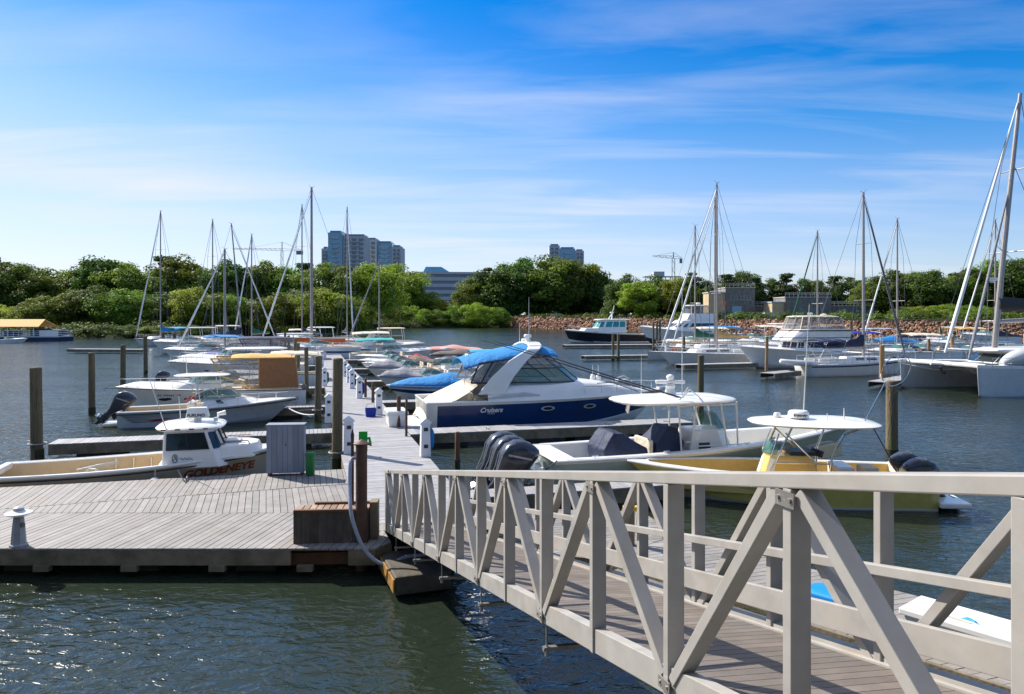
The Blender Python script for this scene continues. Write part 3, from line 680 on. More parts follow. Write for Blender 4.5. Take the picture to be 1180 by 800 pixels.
# ------------------------------------------------------------------ boats
def sm(x): x=max(0,min(1,x)); return x*x*(3-2*x)
class Hull:
    def __init__(s,L,B,zs,zb,rake=None,full=2.3,t0=.35,dead=.3,flare=.5,sheer=1.7,stern=.9,chine=.86,zc=.0,zcb=.45,hump=0):
        s.L=L;s.B=B;s.zs=zs;s.zb=zb;s.rake=L*.13 if rake is None else rake;s.full=full;s.t0=t0;s.dead=dead;s.flare=flare;s.sh=sheer;s.st=stern;s.ch=chine;s.zc=zc;s.zcb=zcb;s.hump=hump
    def bs(s,t):
        if t<s.t0: return s.B/2*(s.st+(1-s.st)*(t/s.t0)**.8)
        return max(.02,s.B/2*(1-((t-s.t0)/(1-s.t0))**s.full))
    def zsh(s,t): return s.zs+(s.zb-s.zs)*t**s.sh+s.hump*math.sin(math.pi*min(1,t*1.0))*.5
    def sect(s,t,f):
        """f<0: keel..chine (f=-1 keel), 0..1 chine..sheer"""
        zk=-s.dead+ (s.dead+.05)*max(0,(t-.6)/.4)**2.2
        zc=s.zc+ s.zb*s.zcb*max(0,(t-.25)/.75)**2.4
        yc=s.bs(t)*(s.ch-(s.ch-.30)*max(0,(t-.3)/.7)**1.6)
        zs=s.zsh(t)
        if f<0: g=f+1; y=yc*g; z=zk+(zc-zk)*g
        else: y=yc+(s.bs(t)-yc)*f**(1+s.flare*t); z=zc+(zs-zc)*f
        x=-s.L/2+s.L*t-s.rake*t**4*(1-max(0,min(1,(z-zk)/(zs-zk))))
        return x,y,z
    def y_at(s,x,z):
        lo,hi=0.0,1.0
        for _ in range(26):
            t=(lo+hi)/2; zc=s.sect(t,0)[2]; zs=s.zsh(t); f=max(0,min(1,(z-zc)/(zs-zc)))
            if s.sect(t,f)[0]<x: lo=t
            else: hi=t
        return s.sect(t,f)[1], t, f
    def t_of(s,x): return (x+s.L/2)/s.L

def hull_mesh(H,band,mats,parent,nt=26,fr=(0,.08,.16,.25,.35,.5,.65,.8,.9,1),name='hull'):
    mb=MB(); ts=[1-(1-i/nt)**1.25 for i in range(nt+1)]
    fl=[-1,-.5]+list(fr)
    for sgn in (-1,1):
        rings=[]
        for t in ts: rings.append([Vector((x,sgn*y,z)) for x,y,z in (H.sect(t,f) for f in fl)])
        for i in range(nt):
            for k in range(len(fl)-1):
                fm=(fl[k]+fl[k+1])/2; tm=(ts[i]+ts[i+1])/2
                q=[rings[i][k],rings[i+1][k],rings[i+1][k+1],rings[i][k+1]]
                if sgn>0: q=q[::-1]
                z=sum(p.z for p in q)/4
                mb.add(q,[(0,1,2,3)],band(tm,fm,z),True)
    tr=[Vector(H.sect(0,f)) for f in fl]
    poly=[Vector((p.x,-p.y,p.z)) for p in tr][::-1]+tr[1:]
    mb.add(poly,[tuple(range(len(poly)))],band(0,.3,.3))
    # bow stem closing strip
    st=[Vector(H.sect(1,f)) for f in fl]
    for k in range(len(fl)-1):
        a,b=st[k],st[k+1]; mb.add([(a.x,-a.y,a.z),(a.x,a.y,a.z),(b.x,b.y,b.z),(b.x,-b.y,b.z)],[(0,1,2,3)],band(.99,(fl[k]+fl[k+1])/2,a.z))
    o=mb.build(name,mats,parent,ang=50)
    me=o.data
    import bmesh
    bm=bmesh.new(); bm.from_mesh(me); bmesh.ops.remove_doubles(bm,verts=bm.verts,dist=.002); bmesh.ops.recalc_face_normals(bm,faces=bm.faces); bm.to_mesh(me); bm.free()
    return o
def plainband(base=0,stripe=None,boot=None,blo=.0,bhi=.06):
    def f(t,fm,z):
        if z<bhi*.5 or fm<0: return boot if boot is not None else base
        if stripe:
            for lo,hi,mi in stripe:
                if lo<=fm<=hi: return mi
        return base
    return f
def sheerline(H,off=0,dz=0,t0=0,t1=1,n=24,side=1):
    pts=[]
    for i in range(n+1):
        t=t0+(t1-t0)*i/n; pts.append(Vector((-H.L/2+H.L*t,side*(max(.0,H.bs(t)-off)),H.zsh(t)+dz)))
    return pts
def rubrail(H,m,parent,r=.03,t1=1.0,name='rub_rail',dz=-.02):
    mb=MB(); a=sheerline(H,-.01,dz,0,t1); b=sheerline(H,-.01,dz,0,t1,side=-1)
    mb.tube(a,r,6); mb.tube(b,r,6); mb.tube([a[0],b[0]],r,6); return mb.build(name,m,parent)
def foredeck(H,ta,tb,m,parent,camber=.08,z=0,name='foredeck',off=.0,mi=0):
    mb=MB(); n=16; rings=[]
    for i in range(n+1):
        t=ta+(tb-ta)*i/n; x=-H.L/2+H.L*t; w=max(.01,H.bs(t)-off); zz=H.zsh(t)+z
        rings.append([Vector((x,y*w,zz+camber*(1-y*y)*min(1,w*2))) for y in (-1,-.75,-.4,0,.4,.75,1)])
    low=[[Vector((p.x,p.y,p.z-.05)) for p in r] for r in rings]
    mb.loft(rings,0,False,True,False)
    for e in (0,-1):
        r=rings[e]; l=low[e]; mb.add([*r,*l[::-1]],[tuple(range(14))])
    return mb.build(name,m,parent)
def cockpit(H,ta,tb,sole,m,mliner,parent,g=.22):
    """gunwales, inner walls and floor of an open well between ta and tb"""
    mb=MB(); n=16
    for sg in (-1,1):
        rings=[]
        for i in range(n+1):
            t=ta+(tb-ta)*i/n; x=-H.L/2+H.L*t; w=H.bs(t); z=H.zsh(t); wi=max(.05,w-g)
            rings.append([Vector((x,sg*w,z)),Vector((x,sg*(w-.03),z+.025)),Vector((x,sg*(wi+.03),z+.025)),Vector((x,sg*wi,z))])
        mb.loft(rings,0,False,True,False)
    o1=mb.build('gunwale',m,parent)
    mb=MB()
    for sg in (-1,1):
        rings=[]
        for i in range(n+1):
            t=ta+(tb-ta)*i/n; x=-H.L/2+H.L*t; wi=max(.05,H.bs(t)-g); z=H.zsh(t)
            rings.append([Vector((x,sg*wi,z)),Vector((x,sg*(wi-.02),sole+.05)),Vector((x,0,sole))])
        mb.loft(rings,0,False,False,False)
    for t in (ta,tb):
        x=-H.L/2+H.L*t; wi=H.bs(t)-g; z=H.zsh(t); mb.add([(x,-wi,sole),(x,wi,sole),(x,wi,z),(x,-wi,z)],[(0,1,2,3)])
    mb.build('cockpit_liner',mliner,parent)
def plan(xr,xf,w,nose,wr=None,z=0,nf=.35,nm=.78):
    wr=w if wr is None else wr
    return [Vector(p) for p in ((xr,-wr,z),(xf-nose,-w,z),(xf-nose*.3,-w*nm,z),(xf,-w*nf,z),(xf,w*nf,z),(xf-nose*.3,w*nm,z),(xf-nose,w,z),(xr,wr,z))]
def trunk(bot,top,m,parent,name='cabin',bev=.04,cap=True,mi=0,thick=None):
    mb=MB(); mb.loft([bot,top],0,cap); return mb.build(name,m,parent,bev=bev)
def pane(mb,bot,top,i,u0,u1,v0,v1,off=.012,mi=0,u0t=None,u1t=None,th=.02):
    n=len(bot); a,b=bot[i],bot[(i+1)%n]; c,d=top[i],top[(i+1)%n]
    def P(u,v): return a.lerp(b,u).lerp(c.lerp(d,u),v)
    u0t=u0 if u0t is None else u0t; u1t=u1 if u1t is None else u1t
    q=[P(u0,v0),P(u1,v0),P(u1t,v1),P(u0t,v1)]
    nr=(q[1]-q[0]).cross(q[3]-q[0]).normalized()
    mb.add([p+nr*off for p in q]+[p-nr*th for p in q],[(0,1,2,3),(7,6,5,4),(0,4,5,1),(1,5,6,2),(2,6,7,3),(3,7,4,0)],mi)
def windows(bot,top,spec,m,parent,frame=None,name='window'):
    """spec: list of (side,u0,u1,v0,v1,u0t,u1t)"""
    for s in spec:
        mb=MB(); pane(mb,bot,top,*s[:5],.014,0,*(s[5:] if len(s)>5 else (None,None))); o=mb.build(name,m,parent)
        if frame:
            mb=MB(); n=len(bot); i=s[0]; a,b=bot[i],bot[(i+1)%n]; c,d=top[i],top[(i+1)%n]
            P=lambda u,v: a.lerp(b,u).lerp(c.lerp(d,u),v)
            u0t,u1t=(s[5:] if len(s)>5 else (s[1],s[2]))
            q=[P(s[1],s[3]),P(s[2],s[3]),P(u1t,s[4]),P(u0t,s[4])]; nr=(q[1]-q[0]).cross(q[3]-q[0]).normalized()*.016
            q=[p+nr for p in q]; mb.tube(q+[q[0]],.016,5); mb.build('frame',frame,o)
def windshield(parent,xr,xf,w,nose,z0,h,rakeb,mglass=None,mframe=None,lean=.5,tw=.82,divs=True,zf=None):
    """open-topped wrap-around screen; z0 base height, top set back by lean"""
    b=plan(xr,xf,w,nose,z=z0); 
    if zf is not None:
        for p in b: p.z=z0+(zf-z0)*max(0,(p.x-xr)/(xf-xr))
    t=[Vector((p.x-lean*(1 if p.x>xr+.01 else 0)-(0 if p.x>xr+.01 else 0),p.y*tw,z0+h*(.45 if abs(p.x-xr)<.01 else 1))) for p in b]
    mb=MB()
    for i in range(7):
        mb.add([b[i],b[i+1],t[i+1],t[i]],[(0,1,2,3)])
    o=mb.build('windshield',mglass or MT['gglass'],parent)
    mb=MB(); mb.tube(t,.022,6); mb.tube(b,.018,6)
    for i in ((1,3,4,6) if divs else (0,7)): mb.tube([b[i],t[i]],.018,5)
    mb.tube([b[0],t[0]],.016,5); mb.tube([b[7],t[7]],.016,5)
    mb.build('frame',mframe or MT['steel'],o)
    return b,t
def sheet(parent,rings,m,name,th=.02,smooth=True):
    """thick cloth or moulded sheet through rings (rings run across, list along)"""
    mb=MB(); low=[[Vector((p.x,p.y,p.z-th)) for p in r] for r in rings]
    n=len(rings[0]); loops=[r+l[::-1] for r,l in zip(rings,low)]
    mb.loft(loops,0,True,smooth); return mb.build(name,m,parent,ang=60)
def bimini(parent,x0,x1,w,z,m,name='bimini',arch=.14,droop=.08,legs=None,z1=None,sag=.03,endd=.1):
    rings=[]; n=10
    for i in range(n+1):
        u=i/n; x=x0+(x1-x0)*u; zz=z+((z1 if z1 is not None else z)-z)*u - endd*(abs(2*u-1)**5) - sag*math.sin(u*math.pi*3)**2
        rings.append([Vector((x,y*w,zz+arch*(1-y*y)-droop*abs(y)**6)) for y in (-1,-.92,-.7,-.35,0,.35,.7,.92,1)])
    o=sheet(parent,rings,m,name)
    if legs:
        mb=MB()
        for sg in (-1,1):
            for (xa,xb,zb) in legs: mb.tube([(xa,sg*w*.98,zb),(xb,sg*w*.98,z-.03)],.013,6)
        for u in (.06,.5,.94):
            x=x0+(x1-x0)*u; mb.tube([(x,y*w*.97,z-.03+arch*(1-y*y)) for y in (-1,-.6,0,.6,1)],.013,5)
        mb.build('bimini_frame',MT['steel'],o)
    return o
def roofslab(parent,x0,x1,w,z,th,m,name='hardtop',nose=.5,z1=None,crown=.05,taper=.9):
    """rounded moulded roof, seen as a thick lens"""
    z1=z if z1 is None else z1; N=28; loops=[]
    def outline(k,inset,dz):
        pts=[]
        for i in range(N):
            a=2*math.pi*i/N; ca,sa=math.cos(a),math.sin(a); e=3.2
            rx=(abs(ca)**(2/e))*(1 if ca>=0 else -1); ry=(abs(sa)**(2/e))*(1 if sa>=0 else -1)
            x=(x0+x1)/2+rx*((x1-x0)/2-inset); y=ry*(w-inset)*(1-(1-taper)*max(0,rx)); pts.append(Vector((x,y,z+(z1-z)*(x-x0)/(x1-x0)+dz)))
        return pts
    mb=MB(); mb.loft([outline(0,.10,-th*.3),outline(0,.02,0),outline(0,0,th*.45),outline(0,.05,th*.85),outline(0,.35*w,th+crown*.8),outline(0,.75*w,th+crown)],0,True,True)
    return mb.build(name,m,parent,ang=45)
def outboard(parent,x,y,z,s=1.0,tilt=0,m=None,copy_of=None,cowl2=None,name='outboard_motor'):
    """engine with cowling, leg, gearcase and propeller; +x forward, mounted on the transom"""
    r=empty(name,(x,y,z)); r.parent=parent; r.rotation_euler=(0,R(tilt),0)
    def ring(cx,cz,rx,ry,p=3):
        return [Vector((cx+rx*math.copysign(abs(math.cos(a))**(2/p),math.cos(a)),ry*math.copysign(abs(math.sin(a))**(2/p),math.sin(a)),cz)) for a in [2*math.pi*i/20 for i in range(20)]]
    k=s; mb=MB()
    mb.loft([ring(-.25*k,-.30*k,.13*k,.08*k,2.6),ring(-.25*k,-.08*k,.18*k,.13*k,3),ring(-.26*k,.10*k,.26*k,.18*k,3.4),ring(-.28*k,.27*k,.315*k,.205*k,4),ring(-.29*k,.31*k,.33*k,.215*k,4),ring(-.29*k,.50*k,.335*k,.215*k,3.6),ring(-.26*k,.66*k,.30*k,.20*k,3.4),ring(-.20*k,.77*k,.23*k,.165*k,3.2),ring(-.15*k,.82*k,.13*k,.10*k),ring(-.14*k,.83*k,.03*k,.03*k)],0,True,True)
    c=mb.build('cowling',m or MT['engine'],r,ang=50)
    mb=MB()
    for sg in (-1,1):
        mb.bar((-.52*k,sg*.214*k,.36*k),(-.08*k,sg*.214*k,.58*k),.012*k,.035*k); mb.tube([(-.44*k,sg*.05*k,-.25*k),(-.50*k,sg*.12*k,.05*k),(-.605*k,sg*.16*k,.30*k),(-.605*k,sg*.16*k,.50*k),(-.50*k,sg*.14*k,.68*k),(-.30*k,sg*.10*k,.80*k)],.008*k,5)
    mb.build('stripe',MT['engsil'],c)
    mb=MB(); mb.loft([ring(-.22*k,.19*k,.17*k,.12*k,2.4),ring(-.24*k,-.1*k,.15*k,.085*k,2.4),ring(-.25*k,-.42*k,.14*k,.06*k,2.2),ring(-.25*k,-.62*k,.12*k,.045*k,2.2)],0,True,True)
    mb.box(-.50*k,-.10*k,-.13*k,.13*k,-.44*k,-.42*k); mb.build('leg',m or MT['engine'],r)
    mb=MB(); mb.tube([(0,0,-.63*k),(-.1*k,0,-.63*k),(-.38*k,0,-.63*k),(-.46*k,0,-.63*k)],[.02*k,.06*k,.06*k,.035*k],10)
    mb.loft([[Vector((-.33*k,-.012*k,-.66*k)),Vector((-.33*k,.012*k,-.66*k)),Vector((-.17*k,.012*k,-.66*k)),Vector((-.17*k,-.012*k,-.66*k))],[Vector((-.33*k,-.006*k,-.85*k)),Vector((-.33*k,.006*k,-.85*k)),Vector((-.25*k,.006*k,-.85*k)),Vector((-.25*k,-.006*k,-.85*k))]],0); mb.build('gearcase',m or MT['engine'],r)
    mb=MB()
    for q in range(3):
        Q=Matrix.Rotation(q*2.094,3,'X'); mb.loft([[Q@Vector((-.47*k,-.05*k,.03*k)),Q@Vector((-.49*k,.04*k,.03*k))],[Q@Vector((-.45*k,-.09*k,.10*k)),Q@Vector((-.52*k,.08*k,.10*k))],[Q@Vector((-.46*k,-.05*k,.16*k)),Q@Vector((-.50*k,.05*k,.16*k))]],0,False,True,False)
    mb.tube([(-.43*k,0,-0),(-.55*k,0,0)],[.05*k,.03*k],8)
    mb.build('propeller',MT['steel'],r).location=(0,0,-.63*k)
    mb=MB(); mb.box(-.10*k,.05*k,-.15*k,.15*k,-.25*k,.16*k); mb.build('clamp_bracket',MT['rub'],r)
    return r
def rail(parent,H,ta,tb,h,m=None,off=.08,n=9,name='bow_rail',mid=False,both=True):
    mb=MB()
    for sg in (-1,1):
        top=[]; 
        for i in range(n+1):
            t=ta+(tb-ta)*i/n; x=-H.L/2+H.L*t; y=sg*max(0,H.bs(t)-off); z=H.zsh(t); hh=h*min(1,.25+3*i/n)
            top.append(Vector((x,y,z+hh)))
            if i%2==1: mb.tube([(x,y,z),(x,y,z+hh)],.011,5)
        if sg<0: p1=top
        else: p2=top
        mb.tube([Vector((top[0].x-.15,top[0].y,H.zsh(ta)))]+top,.013,6)
        if mid: mb.tube([p-Vector((0,0,h*.5)) for p in top[2:]],.008,5)
    mb.tube([p1[-1],p2[-1]],.013,6)
    return mb.build(name,m or MT['steel'],parent)
def hull_text(H,parent,txt,x0,z0,size,side,m,shear=0,name='lettering',bold=0,off=.014,zfun=None):
    me=textmesh(txt,size,shear,0,bold)
    for v in me.vertices:
        x=v.co.x; y=v.co.y
        X=x0+x*(1 if side<0 else -1); Z=z0+y+(zfun(X) if zfun else 0)
        v.co=(X,side*(H.y_at(X,Z)[0]+off),Z)
    me.materials.clear(); me.materials.append(m); o=bpy.data.objects.new(name,me); C.objects.link(o); o.parent=parent; return o
def hull_patch(H,parent,poly,side,m,name='graphic',off=.012):
    """flat shape (x,z points) wrapped on the hull side; fan of small quads"""
    mb=MB(); n=len(poly); c=(sum(p[0] for p in poly)/n,sum(p[1] for p in poly)/n)
    def V_(x,z,o=off): return Vector((x,side*(H.y_at(x,z)[0]+o),z))
    pts=[]
    for i in range(n):
        a=poly[i]; b=poly[(i+1)%n]
        for k in range(6): pts.append((a[0]+(b[0]-a[0])*k/6,a[1]+(b[1]-a[1])*k/6))
    vs=[V_(*c)]+[V_(*p) for p in pts]+[V_(*p,-.02) for p in pts]; m_=len(pts)
    fs=[(0,1+i,1+(i+1)%m_) for i in range(m_)]+[(1+i,1+m_+i,1+m_+(i+1)%m_,1+(i+1)%m_) for i in range(m_)]
    if side<0: fs=[f[::-1] for f in fs]
    mb.add(vs,fs,0); return mb.build(name,m,parent)
def ellipse(cx,cz,rx,rz,n=14): return [(cx+rx*math.cos(2*math.pi*i/n),cz+rz*math.sin(2*math.pi*i/n)) for i in range(n)]
def porthole(H,parent,x,z,rx,rz,side,rim=True):
    o=hull_patch(H,parent,ellipse(x,z,rx,rz),side,MT['gelgrey'] if rim else MT['glass'],'porthole',.012)
    if rim: hull_patch(H,o,ellipse(x,z,rx*.68,rz*.6),side,MT['glass'],'pane',.018)
def canvas_cover(parent,H,ta,tb,m,peak,name='canvas_cover',skirt=.12,ridge=.5,n=16,bumps=None,amp=.05):
    rnd=random.Random(int(peak*100+H.L*10)); rings=[]
    for i in range(n+1):
        u=i/n; t=ta+(tb-ta)*u; x=-H.L/2+H.L*t; w=H.bs(t)+.025; zz=H.zsh(t); e=math.sin(math.pi*min(1,max(0,u*.98+.01)))**.6
        pk=peak*e*(1-abs(u-ridge)*.7)+amp*math.sin(u*17)
        rings.append([Vector((x,y*w,(zz-skirt*1.0 if abs(y)==1 and j in (0,8) else zz+.03+pk*(1-abs(y)**1.7)+rnd.uniform(-amp,amp)*.25))) for j,y in enumerate((-1,-1,-.75,-.4,0,.4,.75,1,1))])
    rings=[[rings[0][k].lerp(rings[0][4],.98) if False else p for k,p in enumerate(r)] for r in rings]
    mb=MB(); mb.loft(rings,0,False,True,False)
    for e in (0,-1): mb.add(rings[e],[tuple(range(9))])
    return mb.build(name,m,parent,ang=70)
def whip(parent,x,y,z0,h,lean=(0,0),r=.012,name='antenna'):
    mb=MB(); mb.tube([(x,y,z0),(x+lean[0]*.5,y+lean[1]*.5,z0+h*.5),(x+lean[0],y+lean[1],z0+h)],[r*1.3,r,r*.6],6); mb.disc((x,y,z0-.02),.03,.06,8); return mb.build(name,MT['gel'],parent)
def radome(parent,x,y,z,r=.3,h=.22,txt=None,rz=0,name='radar_dome',post=.1):
    o=empty(name,(x,y,z)); o.parent=parent; o.rotation_euler.z=rz
    mb=MB(); mb.lathe((0,0,post),[(r*.75,0),(r*.97,h*.12),(r,h*.4),(r*.96,h*.75),(r*.8,h*.95),(.02,h)],24); mb.build('dome',MT['gel'],o)
    mb=MB(); mb.disc((0,0,0),.09,post,10); mb.disc((0,0,0),.13,.02,10); mb.build('mount',MT['gel'],o)
    if txt:
        me=textmesh(txt,h*.42,0,0,.004)
        xs=[v.co.x for v in me.vertices]; mid=(min(xs)+max(xs))/2
        for v in me.vertices:
            a=(v.co.x-mid)/r; v.co=(math.sin(a)*(r+.004),-math.cos(a)*(r+.004),post+h*.33+v.co.y)
        me.materials.clear(); me.materials.append(MT['dark']); q=bpy.data.objects.new('lettering',me); C.objects.link(q); q.parent=o
    return o
def fender(px,Y,z,label,r=.12,h=.55,m='gel'):
    p=atY(px,Y,z); mb=MB(); mb.lathe((0,0,0),[(.02,0),(r*.7,.04),(r,.14),(r,h-.14),(r*.7,h-.04),(.03,h),(.02,h+.06)],14); mb.tube([(0,0,h),(0,.05,h+.4)],.012,5)
    o=mb.build('fender',MT[m],None,p); return tag(o,label,'fender')
def boat_root(name,pos,rz,label,cat,group=None): return empty(name,(pos.x,pos.y,0),rz,label,cat,group)
def anchor(px,py,rz,ax,Y=None):
    """world position of the boat's origin so that its local point (ax,0) falls where the photo shows it"""
    p=at(px,py) if Y is None else atY(px,Y); return Vector((p.x-math.cos(rz)*ax,p.y-math.sin(rz)*ax,0))
RZ=DA; LZ=DA+math.pi

def anch(px,py,rz,ax,ay=0,z=0,Y=None):
    p=at(px,py,z) if Y is None else atY(px,Y,z); c,s=math.cos(rz),math.sin(rz)
    return Vector((p.x-c*ax+s*ay,p.y-s*ax-c*ay,0))

# --- lettered pilothouse workboat
def workboat():
    r=boat_root('workboat',Vector((-9.86,19.95,0)),RZ,'tan hulled pilothouse workboat lettered GOLDENEYE in rust red behind the platform','boat')
    H=Hull(7.35,2.4,.62,1.0,rake=.75,full=2.6,flare=.3,zcb=.3,sheer=2.2)
    hull_mesh(H,plainband(0,[(.86,1.01,1)],0),[MT['geltan'],MT['gel']],r)
    mb=MB(); 
    for s in (1,-1): mb.tube(sheerline(H,-.012,-.10,side=s),.02,6)
    mb.build('black_stripe',MT['dark'],r)
    rubrail(H,MT['gel'],r,.04,dz=.0)
    cockpit(H,.0,.56,.02,MT['gel'],MT['cream'],r,.17)
    foredeck(H,.56,1,MT['gel'],r,.07)
    # little bow bulwark and trunk top
    b=plan(.75,3.0,.86,1.0,z=.78); t=plan(.75,2.85,.74,.9,z=1.14); b[0].z=b[7].z=.7
    trunk(b,t,MT['gel'],r,'trunk_cabin',bev=.05)
    mb=MB(); mb.box(1.95,2.4,-.26,.26,1.14,1.19); mb.build('hatch',MT['gelgrey'],r,bev=.02)
    for y in (-.5,.5): mb=MB(); mb.tube([(1.95,y,1.12),(2.0,y,1.22),(2.6,y,1.22),(2.65,y,1.12)],.014,6); mb.build('grab_rail',MT['teak'],r)
    # pilothouse
    b=plan(.52,2.2,1.02,.28,z=.62); t=plan(.55,1.78,.86,.2,z=1.60)
    trunk(b,t,MT['gel'],r,'pilothouse',bev=.035)
    for s,a0,a1 in ((0,.08,.93),(6,.07,.92)):
        mid=(a0+a1)/2
        windows(b,t,[(s,a0,mid-.005,.50,.92),(s,mid+.005,a1,.50,.92,mid+.005,a1)],MT['glass'],r,MT['dark'])
    windows(b,t,[(1,.15,.9,.50,.92),(5,.1,.85,.50,.92),(2,.1,.9,.50,.92),(3,.06,.94,.5,.92),(4,.1,.9,.5,.92)],MT['glass'],r,MT['dark'])
    roofslab(r,.25,2.0,.98,1.60,.10,MT['gel'],'roof',crown=.05)
    mb=MB()
    for k in range(4): mb.box(.5+k*.34,.62+k*.34,-.99,-.965,1.63,1.665)
    mb.build('roof_rail_blocks',MT['dark'],r)
    o=empty('radar_box',(1.28,-.1,1.74)); o.parent=r
    mb=MB(); mb.loft([[Vector((x*(.30-i*.03),y*(.16-i*.02),i*.14)) for x,y in ((-1,-1),(1,-1),(1,1),(-1,1))] for i in range(3)],0,True); mb.build('housing',MT['gel'],o,bev=.03).location.z=.1
    mb=MB(); mb.disc((0,0,0),.10,.12,10); mb.build('pedestal',MT['gel'],o)
    me=textmesh('FURUNO',.11,0,0,.003); 
    for v in me.vertices: v.co=(v.co.x-.25,-.165+v.co.y*.12,.14+v.co.y)
    me.materials.clear(); me.materials.append(MT['dark']); q=bpy.data.objects.new('lettering',me); C.objects.link(q); q.parent=o
    mb=MB(); mb.tube([(1.75,.35,1.76),(1.75,.35,1.86),(1.95,.35,1.9)],[.03,.05,.07],8); mb.tube([(1.75,-.2,1.74),(1.75,-.2,1.84)],.06,10); mb.build('searchlight',MT['gel'],r)
    whip(r,.62,-.86,1.62,1.5,(-.45,0)); whip(r,.8,.2,1.7,.75,(-.05,0),.01)
    mb=MB(); mb.tube([(.8,.2,1.7),(1.05,.1,1.78),(1.2,.0,1.76)],.02,6); mb.build('cable_loop',MT['gel'],r)
    hull_text(H,r,'GOLDENEYE',1.02,.33,.30,-1,MT['rust'],.25,bold=.012,zfun=lambda X: (X-1.0)*.055)
    # round emblem and flowing script mark on the pilothouse side
    A,B_,Cc,Dd=b[0],b[1],t[0],t[1]
    def side(u,v,o=.02): 
        p=A.lerp(B_,u).lerp(Cc.lerp(Dd,u),v); n_=(B_-A).cross(Cc-A).normalized(); return p+n_*o
    mb=MB(); ring=[side(.24+.06*math.cos(a)*.8,.28+.105*math.sin(a)) for a in [6.283*i/18 for i in range(19)]]; mb.tube(ring,.009,5,cap=False)
    mb.tube([side(.20,.2),side(.26,.33),side(.23,.35),side(.28,.22)],.007,5)
    pts=[side(.33+.03*i,.27+.035*math.sin(i*2.3)) for i in range(9)]; mb.tube(pts,.006,5); mb.tube([side(.34,.24),side(.58,.24)],.003,4)
    mb.build('emblem',MT['dark'],r)
    hull_patch(H,r,[(-1.0,.33),(-.75,.30),(-.72,.335),(-.88,.36)],-1,MT['dark'],'hull_mark')
    mb=MB(); 
    for x in (-1.0,-.55,-.1,.3): mb.box(x,x+.03,.95,.99,.05,.62)
    mb.build('liner_ribs',MT['gel'],r)
    mb=MB(); 
    for k in range(4): mb.tube([(-1.9+.15*k,.70,.42+.03*k),(-.9,.78,.52+.02*k)],.025,6)
    mb.tube([(-1.7,.2,.25),(-1.5,.35,.5),(-1.3,.2,.5),(-1.1,.3,.3)],.03,6); mb.box(-1.7,-1.1,.1,.6,.04,.34); mb.build('gear_rack',MT['gelgrey'],r,bev=.01)
    mb=MB(); mb.box(-3.66,-3.5,-.98,.98,.50,.66); mb.build('transom_cap',MT['gel'],r,bev=.03)
    mb=MB(); mb.tube([(.42,-1.25,.70),(.42,-1.27,.52)],.012,5); mb.lathe((.42,-1.34,.14),[(.02,0),(.11,.04),(.13,.2),(.11,.34),(.03,.38)],12); mb.build('side_fender',MT['gelgrey'],r)
    return r
workboat()

# --- outboard cuddy boat with white canvas top
def cuddy():
    rz=RZ; H=Hull(7.0,2.35,.66,.98,rake=1.0,full=2.3,flare=.5,zcb=.4)
    r=boat_root('cuddy_boat',anch(134,495,rz,-3.5,-1.1),rz,'white outboard cuddy boat with grey hull streaks and small flat white top','boat')
    hull_mesh(H,plainband(0,None,0),[MT['gelgrey'],MT['gel']],r)
    rubrail(H,MT['dark'],r,.022,dz=-.09); rubrail(H,MT['gel'],r,.03,name='sheer_cap',dz=0)
    cockpit(H,0.0,.46,.15,MT['gel'],MT['cream'],r,.22); foredeck(H,.46,1,MT['gel'],r,.10)
    b=plan(-.3,2.35,.88,1.5,z=.74); t=plan(-.2,1.3,.66,.9,z=1.12)
    for p in b: p.z+=max(0,p.x)*.05
    trunk(b,t,MT['gel'],r,'cabin',bev=.05)
    windows(b,t,[(0,.62,.9,.38,.75),(6,.1,.38,.38,.75)],MT['glass'],r)
    windshield(r,-.55,1.25,.72,.8,1.08,.40,0,lean=.45,tw=.78)
    mb=MB(); mb.box(-.9,-.55,-.7,.7,.2,.95); mb.build('helm_bulkhead',MT['gel'],r,bev=.03)
    roofslab(r,-1.5,.75,.85,2.06,.05,MT['gel'],'canvas_top',crown=.03,taper=.96)
    mb=MB()
    for s in (-1,1):
        mb.tube([(-.75,s*.72,.9),(-.62,s*.7,2.05)],.022,6); mb.tube([(-.35,s*.72,.9),(-.55,s*.7,2.05)],.022,6); mb.tube([(.3,s*.66,1.3),(.25,s*.66,2.05)],.018,6); mb.tube([(-.7,s*.71,1.4),(-.42,s*.71,1.4)],.015,5)
    mb.build('top_frame',MT['steel'],r)
    rnd=random.Random(4)
    for k in range(6):
        z=.50-k*.055; a=-3.35+k*.08; e=-1.1-k*.16
        hull_patch(H,r,[(a,z),(e,z+.04),(a,z+.018+.01*(k%2))],-1,MT['dark'],'streak')
    hull_patch(H,r,[(-2.6,.30),(-1.9,.36),(-1.2,.42),(-1.85,.31),(-1.3,.26),(-2.0,.27),(-2.5,.24),(-2.1,.30)],-1,MT['red'],'red_flash')
    outboard(r,-3.62,0,.50,1.12,48)
    mb=MB(); mb.box(-4.15,-3.5,-.5,.5,.06,.16); mb.tube([(-4.0,.35,.1),(-4.0,.35,-.3)],.02,5); mb.build('swim_step',MT['gel'],r,bev=.02)
    rail(r,H,.50,.99,.30,off=.12)
    mb=MB(); mb.tube([(-.95,-.5,1.0),(-.8,-.4,1.2),(-.6,-.45,1.05),(-.3,-.5,1.18)],.045,6); mb.tube([(-.9,-.2,1.05),(-.5,0,1.2)],.05,6); mb.build('red_life_jackets',MT['red'],r)
    whip(r,-1.1,.7,2.1,1.8,(-.1,0))
cuddy()

